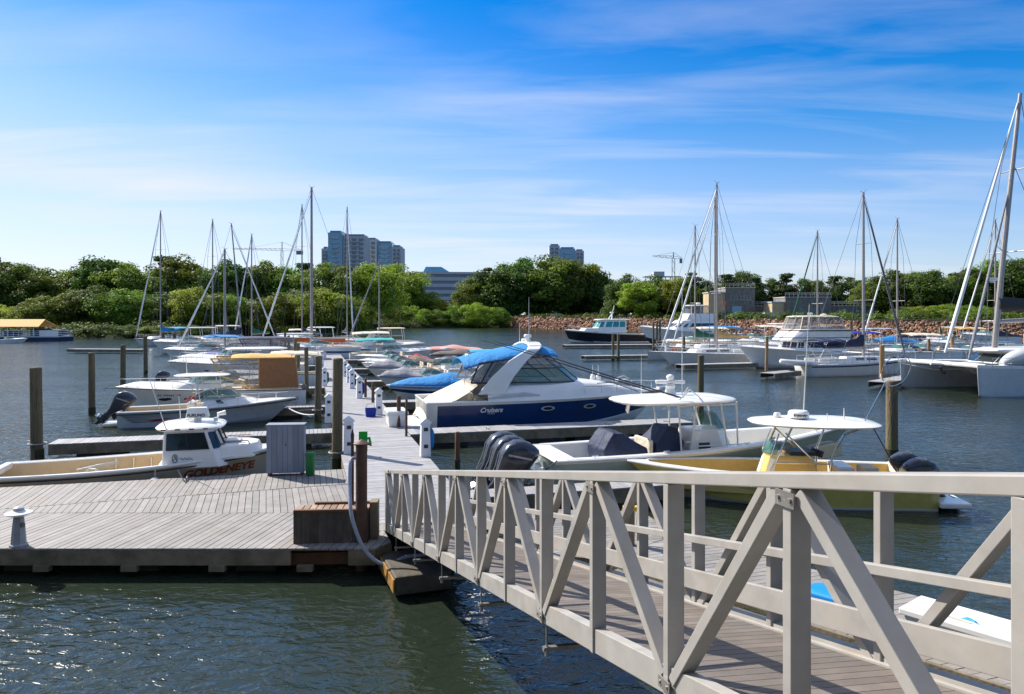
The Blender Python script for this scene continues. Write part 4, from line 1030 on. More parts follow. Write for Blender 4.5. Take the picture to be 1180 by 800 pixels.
def express(name,L,B,px,Y,rz,ax,label,top='bimini',topm='blue',curtain=None,sz=1.0,hullband=None,mats=None,arch=False,zs=.95,zb=1.25,rails=True,coverm=None,group=None,glass='gglass',eng=0,stripe=None,toph=None,crange=None,xfore=.02,ridge=.5):
    """generic trailerable cruiser or runabout with raked screen"""
    r=boat_root(name,anch(px,0,rz,ax,0,Y=Y),rz,label,'boat',group)
    H=Hull(L,B,zs,zb,rake=L*.14,full=2.4,flare=.5,zcb=.45)
    hull_mesh(H,hullband or plainband(0,stripe,0),mats or [MT['gel'],MT['navy'],MT['red']],r)
    rubrail(H,MT['dark'] if stripe is None else MT['gel'],r,.022)
    cockpit(H,.02,.48,.25,MT['gel'],MT['cream'],r,.2)
    foredeck(H,.48,1,MT['gel'],r,.16+.12*(L>7))
    zf=H.zsh(.5)
    w=B*.40
    if L>7:
        b=plan(-.06*L,.30*L,w,.9,z=zf-.05); t=plan(-.05*L,.20*L,w*.86,.7,z=zf+.32); trunk(b,t,MT['gel'],r,'cabin',bev=.07); base=zf+.28
        for s in (-1,1):
            for x in (.12*L,.22*L): porthole(H,r,x,zs*.68,.16,.055,s,False)
    else: base=zf+.08
    wx=.13*L
    if coverm is None or crange:
        windshield(r,-.12*L,wx,w*.95,.6,base,.42*sz,0,MT[glass],MT['steel'],lean=.38,tw=.82)
        for s in (-1,1):
            mb=MB(); mb.box(-.16*L,-.09*L,s*w*.5-.22,s*w*.5+.22,.3,zf+.05); mb.box(-.175*L,-.155*L,s*w*.5-.22,s*w*.5+.22,.3,zf+.38); mb.build('helm_seat',MT['creamc'],r,bev=.04)
        mb=MB(); mb.box(-.47*L,-.40*L,-w*.85,w*.85,.3,zf-.1); mb.build('stern_seat',MT['creamc'],r,bev=.04)
    zt=(toph or (base+1.0*sz))
    if top=='bimini':
        bm=bimini(r,-.44*L,xfore*L,w*1.0,zt,MT[topm],'bimini',legs=[(-.2*L,-.42*L,zf),(-.2*L,0,zf),(-.2*L,-.2*L,zf)],z1=zt+.08)
        if curtain:
            mb=MB()
            for s in (-1,1):
                mb=MB(); mb.add([(-.46*L,s*w*1.05,zf),(-.25*L,s*w*1.05,zf),(-.25*L,s*w*1.0,zt),(-.44*L,s*w*1.0,zt)],[(0,1,2,3)]); mb.build('side_curtain',MT[curtain],r)
            mb=MB(); mb.add([(-.46*L,-w*1.05,zf),(-.46*L,w*1.05,zf),(-.44*L,w,zt),(-.44*L,-w,zt)],[(0,1,2,3)])
            mb.build('aft_curtain',MT[curtain],r)
            for s in (-1,1): mb=MB(); mb.add([(-.25*L,s*w*1.05,zf),(-.06*L,s*w*.98,base+.3),(.0*L,s*w*.98,zt),(-.25*L,s*w*1.0,zt)],[(0,1,2,3)]); cv=mb.build('clear_curtain',MT['clear'],r); mb=MB(); mb.tube([(-.25*L,s*w*1.06,zf),(-.06*L,s*w*1.0,base+.3),(.0*L,s*w*1.0,zt)],.035,5); mb.tube([(-.46*L,s*w*1.06,zf),(-.25*L,s*w*1.06,zf),(-.25*L,s*w*1.01,zt)],.03,5); mb.tube([(-.44*L,s*w*1.01,zt),(0,s*w*1.01,zt)],.035,5); mb.build('frame',MT[topm],cv)
    elif top=='hard':
        roofslab(r,-.36*L,.04*L,w,zt,.08,MT['gel'] if topm is None else MT[topm],'hardtop')
        for s in (-1,1):
            for x in (-.34,-.16,.0): mb=MB(); mb.tube([(x*L,s*w*.92,zf),(x*L+.02*L,s*w*.88,zt)],.03,6); mb.build('top_leg',MT['gel'],r)
    if arch:
        mb=MB()
        for s in (-1,1):
            mb.loft([[Vector((x0,s*(w*1.05),zf)),Vector((x1,s*(w*1.05),zf)),Vector((x1,s*(w*.97),zf)),Vector((x0,s*(w*.97),zf))] if k==0 else [Vector((x0,s*w*.95,zt-.05)),Vector((x1,s*w*.95,zt-.05)),Vector((x1,s*w*.87,zt-.05)),Vector((x0,s*w*.87,zt-.05))] for k,(x0,x1) in enumerate(((-.32*L,-.20*L),(-.20*L,-.15*L)))],0)
        mb.box(-.20*L,-.15*L,-w*.95,w*.95,zt-.07,zt); mb.build('radar_arch',MT['gel'],r,bev=.02)
    if coverm: canvas_cover(r,H,*(crange or (.03,.97)),MT[coverm],.42*sz+.1,ridge=ridge)
    if rails: rail(r,H,.55,.98,.38,off=.1)
    for k in range(eng): outboard(r,-L/2-.05,(k-(eng-1)/2)*.6,zs*.75,1.0,5 if k%2 else 28)
    return r,H

# brown canvas cruiser, bow to the left
def brown():
    r,H=express('cabin_cruiser',8.6,2.75,133,34.6,LZ,4.3,'white cabin cruiser with tan and brown canvas, bow pointing left','bimini','tan','brownc',zs=1.1,zb=1.3,toph=2.62,xfore=-.10)
    porthole(H,r,2.1,.72,.24,.07,1,False)
    for k in range(9):
        x=2.35-k*.085; 
        if k==2: continue
        hull_patch(H,r,[(x,.88),(x-.045,.88),(x-.045,.96),(x,.96)],1,MT['dark'],'registration_mark')
    hull_patch(H,r,[(1.45,.9),(1.33,.9),(1.33,.98),(1.45,.98)],1,MT['red'],'registration_sticker')
    mb=MB()
    mb.tube([(4.25,0,1.25),(4.7,0,1.28),(4.85,0,1.1),(4.7,.12,1.0)],.03,6); mb.build('anchor',MT['steel'],r)
    for k in range(11):
        x=-3.0-k*.09
        hull_patch(H,r,[(x,.58),(x-.05,.58),(x-.03,.72),(x-.08,.72)][:4],1,MT['dark'],'name_marks')
    hull_patch(H,r,[(1.8,.45),(-3.9,.45),(-3.9,.48),(1.8,.48)],1,MT['geltan'],'pin_stripe')
brown()
r,H=express('center_console',6.8,2.3,189,43.2,RZ,-3.4,'white open boat with black outboard behind the brown canvas cruiser','none',zs=.75,zb=1.0,eng=1)
r,H=express('motor_cruiser',9.6,3.0,193,52,LZ,4.8,'white flush decked cruiser with bow left, beyond the small outboard boat','none',zs=1.15,zb=1.45)
roofslab(r,-3.3,1.0,1.25,2.25,.1,MT['gel'],'hardtop'); mb=MB()
for s in (-1,1):
    for x in (-3,-1.2,.6): mb.tube([(x,s*1.15,1.2),(x+.1,s*1.1,2.25)],.03,6)
mb.build('top_legs',MT['gel'],r)
r,H=express('motor_cruiser',9.4,3.0,204,58,LZ,4.7,'white cruiser with navy canvas enclosure and striped arch, bow to the left','bimini','navyc','clear',zs=1.1,zb=1.4,toph=2.85,arch=True)
r,H=express('motor_cruiser',8.2,2.8,222,66,LZ,4.1,'white and navy boat low in the water left of the navy canvas cruiser','none',zs=.95,zb=1.2,stripe=[(.3,.8,1)],coverm='royal')
for (px,Y,L,lb,kw) in (
  (250,47,6.8,'white walkaround boat with low open cockpit seen just beyond the brown canvas',dict(zs=.9,zb=1.1,top='bimini',topm='creamc',toph=2.2)),
  (205,61,8.4,'white cruiser with navy bimini and bow rail, left of the navy canvas cruiser',dict(zs=1.05,zb=1.3,topm='navyc',toph=2.4)),
  (268,70,8.6,'cruiser with pale grey hardtop behind the navy canvas cruiser',dict(zs=1.2,zb=1.45,top='hard',topm='gelgrey',toph=2.9)),
  (230,87,7.5,'small cruiser under a slate cover among the left masts',dict(zs=1.0,zb=1.2,top='none',coverm='navyc',rails=False)),
  (300,104,8.0,'white cruiser with cream bimini beyond the orange hulled launch',dict(zs=1.2,zb=1.4,topm='creamc',toph=2.7)),
  (188,73,8.0,'white cruiser with bright blue bimini at the outer end of the left boats',dict(zs=1.15,zb=1.4,topm='blue',toph=2.6)),
  (176,90,8.5,'white cruiser with tall grey hardtop between the pair of pilings',dict(zs=1.4,zb=1.6,top='hard',topm='gelgrey',toph=3.2)),
  (262,64,7.2,'low white runabout with tinted screen just beyond the navy canvas cruiser',dict(zs=1.0,zb=1.2)),
  (212,100,8.5,'white trawler style cruiser among the furthest left boats',dict(zs=1.4,zb=1.7,top='hard',topm=None,toph=3.3))):
    express('motor_cruiser',L,L*.33,px,Y,LZ,L/2,lb,**dict(dict(top='bimini' if 'topm' in kw else 'none'),**kw))
for (px,Y,L,lb,kw) in (
  (762,88,9.0,'white cruiser with cream bimini just right of the clustered pilings',dict(zs=1.4,zb=1.7,topm='creamc',toph=3.2)),
  (848,86,9.5,'white cruiser with bright white hardtop under the blockhouse',dict(zs=1.5,zb=1.8,top='hard',topm=None,toph=3.7)),
  (930,72,8.5,'white cruiser with blue bimini between the cream flybridge and the dinghy sloop',dict(zs=1.3,zb=1.6,topm='royal',toph=3.0)),
  (1000,68,8.0,'white cruiser with cream bimini behind the dinghy sloop bow',dict(zs=1.25,zb=1.5,topm='creamc',toph=2.9)),
  (1062,86,9.0,'white cruiser with tan bimini behind the catamaran foredeck',dict(zs=1.4,zb=1.7,topm='tan',toph=3.2)),
  (905,99,9.5,'distant white cruiser with tan bimini half hidden behind the cream flybridge',dict(zs=1.5,zb=1.8,topm='tan',toph=3.4)),
  (958,82,9.0,'white cruiser with grey hardtop behind the dinghy sloop mast',dict(zs=1.4,zb=1.7,top='hard',topm='gelgrey',toph=3.2)),
  (1030,74,7.5,'open white boat with navy bow cover between the dinghy sloop and the catamaran',dict(zs=1.1,zb=1.4,coverm='navyc',crange=(.5,.97))),
  (1108,112,10,'large white cabin boat against the boulders behind the catamaran mast',dict(zs=1.6,zb=2.0,top='hard',topm=None,toph=3.9)),
  (780,98,9.5,'white cruiser with blue bimini among the middle masts',dict(zs=1.4,zb=1.7,topm='blue',toph=3.2)),
  (812,93,8.5,'low cruiser with dark canvas just left of the blockhouse',dict(zs=1.3,zb=1.5,topm='navyc',toph=2.9))):
    express('motor_cruiser',L,L*.33,px,Y,LZ,L/2,lb,**dict(dict(top='bimini' if 'topm' in kw else 'none'),**kw))
r,H=express('launch',8.6,2.8,316,92,LZ,4.3,'orange red hulled launch with white top near the furthest left pilings','hard',None,zs=1.9,zb=2.1,mats=[MT['orange'],MT['gel'],MT['red']],toph=3.2)
r,H=express('motor_cruiser',9.0,3.0,318,80,LZ,4.5,'long low white cruiser in front of the orange hulled launch','none',zs=1.25,zb=1.45,stripe=[(.5,.62,1)])
# right side of the main dock, bows to the dock
def rightboat(Y,L,B,label,**k):
    out=k.pop('out',False); x=dR(Y)+k.pop('gap',.7); px=590+FP*x/Y; return express(k.pop('name','runabout'),L,B,px,Y,RZ if out else LZ,-L/2 if out else L/2,label,**k)
rightboat(40,6.4,2.3,'runabout under a long bright blue canvas cover with dark side flash',top='none',coverm='blue',stripe=[(.35,.6,1)],zs=.8,zb=.9,rails=False,ridge=.22,sz=1.5)
rightboat(45.5,6.6,2.35,'white bowrider with grey bow cover and green tinted screen',top='none',coverm='greyc',crange=(.55,.97),zs=.8,zb=.95)
rightboat(50,7.6,2.5,'white cruiser with large green tinted windscreen behind the grey covered bowrider',top='none',zs=.95,zb=1.15,sz=1.3,gap=2.2,out=True)
rightboat(54,6.2,2.3,'small white boat with pale grey bow cover and tinted screen, just beyond the white cruiser',top='none',coverm='greyc',crange=(.5,.97),zs=.8,zb=.95)
rightboat(58.5,6.4,2.3,'small white boat with taupe cover over its cockpit and a bare bow',top='none',coverm='brnc',crange=(.02,.62),zs=.85,zb=.95)
rightboat(63,6.4,2.3,'boat with dark red stripe along a white hull and red aft cover',top='none',coverm='red',crange=(.02,.4),stripe=[(.3,.8,2)],zs=.8,zb=.9,rails=False)
rightboat(67.5,6.5,2.4,'white runabout with plain bow and green tinted screen before the teal canvas cruiser',top='none',zs=.9,zb=1.05)
rightboat(73,8.2,2.8,'white cruiser with teal green canvas top and teal cover',name='cabin_cruiser',topm='teal',zs=1.0,zb=1.2,toph=2.3,gap=.6,out=True)
rightboat(86,9.2,3.0,'cruiser with a long beige top beyond the teal canvas boat',name='motor_cruiser',topm='creamc',zs=1.2,zb=1.4,toph=2.7,arch=True,gap=1.0,out=True)
rightboat(98,9.5,3.1,'furthest cruiser on the right side with cream hardtop',name='motor_cruiser',top='hard',topm='creamc',zs=1.3,zb=1.5,toph=3.0,gap=1.2)
rightboat(80,7.4,2.5,'boat under a faded pink cover with a royal blue flap',top='none',coverm='pink',zs=.9,zb=1.0,rails=False,gap=8.5)
rightboat(74,6.0,2.3,'small boat under a taupe cover moored outside the teal canvas cruiser',top='none',coverm='brnc',zs=.7,zb=.8,rails=False,gap=8.6)
rightboat(64,6.4,2.3,'small boat with low sky blue canvas top at the outer end of its finger',topm='bluec2',zs=.8,zb=.95,toph=1.55,rails=False,gap=7.4)

# --- the big blue-hulled cruiser
def bigcruiser():
    rz=RZ; L=10.8; B=3.6; DX=-1.35
    P=anch(765,0,rz,L/2,0,Y=32.7)
    r=boat_root('cabin_cruiser',P,rz,'large express cruiser with royal blue hull, white topsides and bright blue canvas','boat')
    H=Hull(L,B,1.28,1.42,rake=1.5,full=2.5,flare=.6,zcb=.42,sheer=2)
    def band(t,fm,z):
        if fm<.10: return 1
        return 0 if fm<.90 and t>.03 else 1
    hull_mesh(H,band,[MT['navy'],MT['gel']],r,34,(0,.05,.10,.2,.3,.4,.5,.6,.7,.8,.90,.95,1))
    rubrail(H,MT['gel'],r,.035)
    # raised deck: rises from the bow to the screen, then coamings aft
    mb=MB(); n=26; rings=[]
    for i in range(n+1):
        t=.22+.775*i/n; x=-L/2+L*t; wd=max(.03,H.bs(t)); z=H.zsh(t); rise=.62*sm((.98-t)/.42)
        rings.append([Vector((x,y*wd*k,z+rise*h)) for y,k,h in ((-1,1,0),(-1,.93,.45),(-1,.84,.86),(-.7,.84,1),(-.35,.8,1.07),(0,1,1.1),(.35,.8,1.07),(.7,.84,1),(1,.84,.86),(1,.93,.45),(1,1,0))])
    # open the cockpit by stopping the centre at the screen
    k0=[i for i in range(n+1) if (.22+.775*i/n)>=.385][0]
    mb.loft(rings[k0:],0,False,True,False); mb.add(rings[k0],[tuple(range(11))[::-1]])
    for sl_ in (slice(0,4),slice(7,11)):
        mb.loft([q[sl_] for q in rings[:k0+1]],0,False,True,False)
    mb.build('raised_deck',MT['gel'],r,ang=50)
    mb=MB()
    for i0,i1,ss in ((3,3,-1),(7,7,1)):
        rg=[[q[i0],Vector((q[i0].x,q[i0].y*.97,.7))] for q in rings[:k0+1]]; mb.loft(rg,0,False,False,False)
    mb.add([(-2.9,-1.35,.7),(-1.1,-1.35,.7),(-1.1,1.35,.7),(-2.9,1.35,.7)],[(0,1,2,3)]); mb.build('cockpit_liner',MT['creamc'],r)
    cockpit(H,0.0,.225,.75,MT['gel'],MT['gel'],r,.3)
    # cream cover over the aft cockpit falling to the swim platform
    sheet(r,[[Vector((x,y*w_,z-abs(y)**3*d)) for y in (-1,-.8,-.4,0,.4,.8,1)] for x,w_,z,d in ((-3.4,1.5,2.0,.1),(-3.8,1.62,1.88,.25),(-4.3,1.66,1.66,.3),(-4.8,1.62,1.42,.2),(-5.25,1.5,1.15,.2),(-5.55,1.35,.62,.15))],MT['creamc'],'aft_canvas',.03)
    mb=MB(); mb.box(-6.15,-5.3,-1.55,1.55,.28,.42); mb.build('swim_platform',MT['gel'],r,bev=.04)
    # arch
    mb=MB()
    for s in (-1,1):
        secs=[(-2.05,-1.0,1.66,1.5,1.55),(-1.5,-.6,1.60,1.45,2.2),(-.75,-.02,1.50,1.36,2.85),(.05,.55,1.36,1.22,3.28),(.18,.72,1.1,.95,3.42)]
        mb.loft([[Vector((xa,s*yo,z)),Vector((xb,s*yo,z)),Vector((xb,s*yi,z)),Vector((xa,s*yi,z))] for xa,xb,yo,yi,z in [(q[0]+DX,q[1]+DX,*q[2:]) for q in secs]],0,True,True)
    mb.loft([[Vector((xa,y,z-.06)),Vector((xb,y,z-.06)),Vector((xb,y,z+.03)),Vector((xa,y,z+.03))] for y,xa,xb,z in [(q[0],q[1]+DX,q[2]+DX,q[3]) for q in ((-1.12,.16,.72,3.40),(-.6,.22,.8,3.5),(0,.25,.82,3.53),(.6,.22,.8,3.5),(1.12,.16,.72,3.40))]],0,True,True)
    ar=mb.build('radar_arch',MT['gel'],r,bev=.02)
    radome(r,.45+DX,0,3.5,.17,.14,post=.22); radome(r,.5+DX,.45,3.5,.2,.14,post=.03); whip(r,.35+DX,-.5,3.5,1.9,(0,0),.01); whip(r,.35+DX,.9,3.45,.9,(0,0),.008)
    # windscreen with dark side frames
    b=plan(-.9,2.55,1.42,1.5,z=1.88); 
    for p in b: p.z=1.90-.06*max(0,(p.x+.9)/3.4)+.08
    lean=1.25; t=[Vector((p.x-(lean if p.x>0 else -.05),p.y*.80,(2.95 if p.x>0 else 2.98))) for p in b]
    t[0].x=-.35; t[7].x=-.35
    for p in b+t: p.x+=DX
    mb=MB()
    for i in range(7): mb.add([b[i],b[i+1],b[i+1].lerp(t[i+1],.56),b[i].lerp(t[i],.56)],[(0,1,2,3)])
    gl=mb.build('windshield',MT['gglass'],r)
    mb=MB()
    ml=[b[i].lerp(t[i],.56) for i in range(8)]
    mb.tube(ml,.028,6); mb.tube(b,.03,6)
    for i in range(1,7): mb.tube([b[i],ml[i]],.022,6)
    mb.build('frame',MT['dark'],gl)
    mb=MB()
    for i in range(7): mb.add([ml[i],ml[i+1],t[i+1],t[i]],[(0,1,2,3)])
    cv=mb.build('clear_curtain',MT['clear'],r); mb=MB(); mb.tube(t,.03,6)
    for i in range(0,8): mb.tube([ml[i],t[i]],.02,5)
    mb.tube([b[0],t[0]],.035,6); mb.tube([b[7],t[7]],.035,6); mb.build('frame',MT['navyc'],cv)
    # blue canvas: short piece ahead of the arch, long piece aft
    bimini(r,.72+DX,1.42+DX,1.18,3.22,MT['blue'],'front_canvas',arch=.22,droop=.1,z1=3.06,sag=.01,endd=.04)
    bimini(r,-2.55+DX,.30+DX,1.34,2.72,MT['blue'],'aft_bimini',arch=.26,droop=.12,z1=3.26,sag=.03,endd=.06,legs=[(-2.55+DX,-2.45+DX,1.9),(-1.2+DX,-2.3+DX,1.9),(-1.6+DX,-.6+DX,1.9)])
    mb=MB()
    for s in (-1,1): mb.add([(-2.3+DX,s*1.45,2.0),(-1.25+DX,s*1.5,1.98),(-.35+DX,s*1.36,2.95),(-1.95+DX,s*1.34,2.75)],[(0,1,2,3)])
    mb.add([(-2.35+DX,-1.4,2.0),(-2.35+DX,1.4,2.0),(-2.05+DX,1.25,2.75),(-2.05+DX,-1.25,2.75)],[(0,1,2,3)])
    cv=mb.build('clear_curtain',MT['clear'],r)
    mb=MB()
    for s in (-1,1):
        mb.tube([(-2.3+DX,s*1.46,2.0),(-1.25+DX,s*1.51,1.98),(-.35+DX,s*1.37,2.95),(-1.95+DX,s*1.35,2.75),(-2.3+DX,s*1.46,2.0)],.04,6,cap=False); mb.tube([(-1.9+DX,s*1.48,2.0),(-1.4+DX,s*1.35,2.8)],.03,6)
    mb.build('frame',MT['navyc'],cv)
    mb=MB(); mb.tube([(-3.1,-1.1,2.0),(-3.1,-1.1,2.12)],.12,10); mb.build('yellow_cushions',MT['yplastic'],r)
    for x in (-.55,1.35): porthole(H,r,x,.93,.30,.10,-1); porthole(H,r,x,.93,.30,.10,1)
    hull_text(H,r,'Cruisers',-3.35,.86,.26,-1,MT['gel'],.35,bold=.008)
    me=textmesh('YACHTS',.08)
    for v in me.vertices: X=-3.05+v.co.x; Z=.78+v.co.y; v.co=(X,-(H.y_at(X,Z)[0]+.014),Z)
    me.materials.clear(); me.materials.append(MT['gel']); q=bpy.data.objects.new('lettering',me); C.objects.link(q); q.parent=r
    hull_patch(H,r,[(-3.9,.98),(-2.0,1.12),(-2.5,1.0),(-3.2,.99)],-1,MT['gel'],'swoosh') if False else None
    # grey crescent air intake on the side, step line
    mb=MB(); mb.loft([[Vector((x,-1.70+.03*abs(x+1.9),1.50+h)),Vector((x,-1.755+.02*abs(x+1.9),1.46+h)),Vector((x,-1.755+.02*abs(x+1.9),1.40+h*.4))] for x,h in ((-3.0,-.06),(-2.3,.06),(-1.5,.10),(-.9,.02))],0,False,True,False); mb.build('side_vent',MT['gelgrey'],r)
    mb=MB()
    for s in (-1,1):
        pts=[]
        for i in range(12):
            t=.60+.39*i/11; pts.append(Vector((-L/2+L*t,s*max(.02,H.bs(t)-.06),H.zsh(t)+.42*(1-.15*i/11))))
            if i%2==0: mb.tube([pts[-1]-Vector((0,0,.42)),pts[-1]],.012,5)
        mb.tube(pts,.014,6)
    mb.tube([(5.2,0,1.85),(5.6,0,1.78),(5.3,0,1.5)],.014,5); mb.build('bow_rail',MT['steel'],r)
    mb=MB(); mb.box(5.1,5.65,-.12,.12,1.44,1.5); mb.tube([(5.1,0,1.5),(5.7,0,1.5),(5.85,0,1.3)],.03,6); mb.build('anchor_roller',MT['gel'],r)
    mb=MB(); mb.tube([(3.0,-.3,1.95),(3.35,-.3,2.05),(3.6,-.3,1.92)],.03,6); mb.box(3.0,3.5,-.5,-.1,1.80,1.9); mb.build('deck_hatch',MT['gelgrey'],r,bev=.02)
    mb=MB(); mb.tube([(1.7,-1.32,1.85),(2.4,-1.2,1.86),(3.6,-1.15,1.45)],.018,5); mb.build('side_line',MT['dark'],r)
bigcruiser()
fender(683,33.5,1.45,'left of the two white fenders hung above the big cruiser foredeck'); fender(689.5,33.5,1.45,'right of the two white fenders hung above the big cruiser foredeck')

# --- centre console with three engines
def console_boat():
    rz=RZ; L=10.0; B=2.8
    r=boat_root('center_console',anch(640,0,rz,-L/2,-1.25,Y=18.75),rz,'long pale green centre console with three outboards and white hard top','boat')
    H=Hull(L,B,.92,1.34,rake=1.3,full=2.3,flare=.75,zcb=.5,sheer=2.0)
    hull_mesh(H,plainband(0,[(.93,1.01,1)],0),[MT['seagreen'],MT['gel']],r,30)
    rubrail(H,MT['gel'],r,.03)
    cockpit(H,.035,.93,.35,MT['gel'],MT['gel'],r,.26)
    foredeck(H,.925,1,MT['gel'],r,.04)
    mb=MB(); mb.box(-5.0,-4.35,-1.22,1.22,.62,.93); mb.box(-5.35,-4.95,-1.15,1.15,.18,.55); mb.build('transom_box',MT['gel'],r,bev=.05)
    for k in (-1,0,1): outboard(r,-5.95,k*.74,.30,1.3,40,name='outboard_motor')
    # console
    b=plan(-.85,1.05,.52,.55,z=.35); t=plan(-.65,.45,.42,.35,z=1.42)
    trunk(b,t,MT['gel'],r,'console',bev=.05)
    windows(b,t,[(0,.25,.6,.50,.66),(6,.4,.75,.50,.66)],MT['glass'],r)
    b2=plan(-.5,.5,.42,.35,z=1.42); t2=plan(-.4,.25,.36,.3,z=1.85); mb=MB()
    for i in range(1,6): mb.add([b2[i],b2[i+1],t2[i+1],t2[i]],[(0,1,2,3)])
    mb.build('windshield',MT['gglass'],r)
    mb=MB(); mb.loft([[Vector((x,y,z)) for x,y in ((1.2,-.45),(2.3,-.3),(2.3,.3),(1.2,.45))] for z in (.36,.82)],0); mb.build('console_seat',MT['gel'],r,bev=.06)
    roofslab(r,-2.85,.75,1.12,2.22,.09,MT['gel'],'hardtop',crown=.06,taper=.85)
    mb=MB()
    for s in (-1,1):
        for xa,xb in ((-.85,-.75),(-1.05,-1.3),(.45,.0),(.7,.5)): mb.tube([(xa,s*.58,.4),(xb,s*.80,2.22)],.026,7)
        for k in range(4): z=.75+k*.38; mb.tube([(-1.0,s*(.61+.05*k),z),(-.82,s*(.61+.05*k),z)],.014,5)
        mb.tube([(-.6,s*.66,1.0),(.9,s*.66,1.0)],.02,6); mb.tube([(-1.3,s*.8,2.15),(.5,s*.8,2.15)],.022,6)
    mb.build('top_frame',MT['gel'],r)
    # leaning post and rocket launchers under navy covers
    def cov(x0,x1,y,z0,z1,lean,name):
        b=[Vector((x0,-y,z0)),Vector((x1,-y,z0)),Vector((x1,y,z0)),Vector((x0,y,z0))]
        m1=[p+Vector((lean*.3*(1 if p.x<(x0+x1)/2 else .3),0,(z1-z0)*.55)) for p in b]
        c=(x0+x1)/2+lean; t=[Vector((c-.12,-y*.85,z1-.06)),Vector((c+.18,-y*.8,z1-.1)),Vector((c+.18,y*.8,z1-.1)),Vector((c-.12,y*.85,z1-.06))]
        mb=MB(); mb.loft([b,m1,t],0,True,True); o=mb.build(name,MT['navyc'],r,bev=.05)
        sb=o.modifiers.new('subdivide','SUBSURF'); sb.levels=sb.render_levels=3; sb.subdivision_type='SIMPLE'
        tx=bpy.data.textures.get('folds') or bpy.data.textures.new('folds','CLOUDS'); tx.noise_scale=.35
        dm=o.modifiers.new('folds','DISPLACE'); dm.texture=tx; dm.strength=.09; dm.mid_level=.5
        return o
    cov(-3.35,-2.1,.62,.38,1.52,-.25,'cockpit_seat_cover'); cov(-1.85,-1.0,.55,.5,1.60,.1,'helm_seat_cover')
    mb=MB(); mb.box(-2.02,-1.9,-.5,.5,.36,1.2); mb.build('seat_back',MT['creamc'],r,bev=.03)
    # open-array radar on the hard top
    o=empty('radar',(-1.0,.25,2.33)); o.parent=r
    mb=MB(); mb.lathe((0,0,0),[(.17,0),(.16,.08),(.12,.2),(.15,.28),(.1,.34)],16); mb.build('pedestal',MT['gel'],o)
    mb=MB(); mb.box(-.42,.42,-.07,.07,.34,.44,rot=Matrix.Rotation(R(-20),3,'Z')); mb.lathe((.0,0,.44),[(.08,0),(.12,.08),(.1,.14),(.02,.17)],12); mb.build('array',MT['gel'],o,bev=.03)
    whip(r,-.7,.1,2.3,3.2,(0,0)); whip(r,-1.6,.9,2.3,1.2,(0,0),.008)
    # long outriggers folded aft and up
    mb=MB()
    for s,dy in ((-1,.0),(1,.5)):
        a=Vector((-.95,s*.75,2.3)); e=a+Vector((-4.7,3.2+dy,1.55)); mb.tube([a,a.lerp(e,.33),a.lerp(e,.66)+Vector((0,0,.03)),e],[.028,.022,.016,.008],6)
    mb.build('outrigger',MT['dark'],r)
    mb=MB(); mb.tube([(-1.35,-.95,2.34),(-1.0,-.9,2.6),(-.6,-.7,2.36)],.018,5); mb.tube([(-1.1,-.6,2.34),(-.9,-.6,2.64)],.018,5); mb.build('outrigger_base',MT['gel'],r)
    mb=MB()
    for k in range(5): mb.tube([(-2.8+.05*k,-.9+.14*k,2.24),(-2.85+.05*k,-.92+.14*k,2.02)],.025,5)
    mb.build('rod_holders',MT['creamc'],r)
    for x in (-3.9,-1.9,.6,3.3):
        mb=MB(); mb.tube([(x-.09,-H.bs(H.t_of(x))+.12,H.zsh(H.t_of(x))+.07),(x+.09,-H.bs(H.t_of(x))+.12,H.zsh(H.t_of(x))+.07)],.014,5); mb.tube([(x,-H.bs(H.t_of(x))+.12,H.zsh(H.t_of(x))),(x,-H.bs(H.t_of(x))+.12,H.zsh(H.t_of(x))+.07)],.016,5); mb.build('cleat',MT['steel'],r)
    mb=MB(); mb.loft([[Vector((2.4,y,.36)),Vector((4.4,y*.35,.42)),Vector((4.4,y*.35,.85)),Vector((2.4,y,.78))] for y in (-.95,-.5)],0); mb.loft([[Vector((2.4,y,.36)),Vector((4.4,y*.35,.42)),Vector((4.4,y*.35,.85)),Vector((2.4,y,.78))] for y in (.5,.95)],0); mb.build('bow_seats',MT['cream'],r,bev=.04)
console_boat()

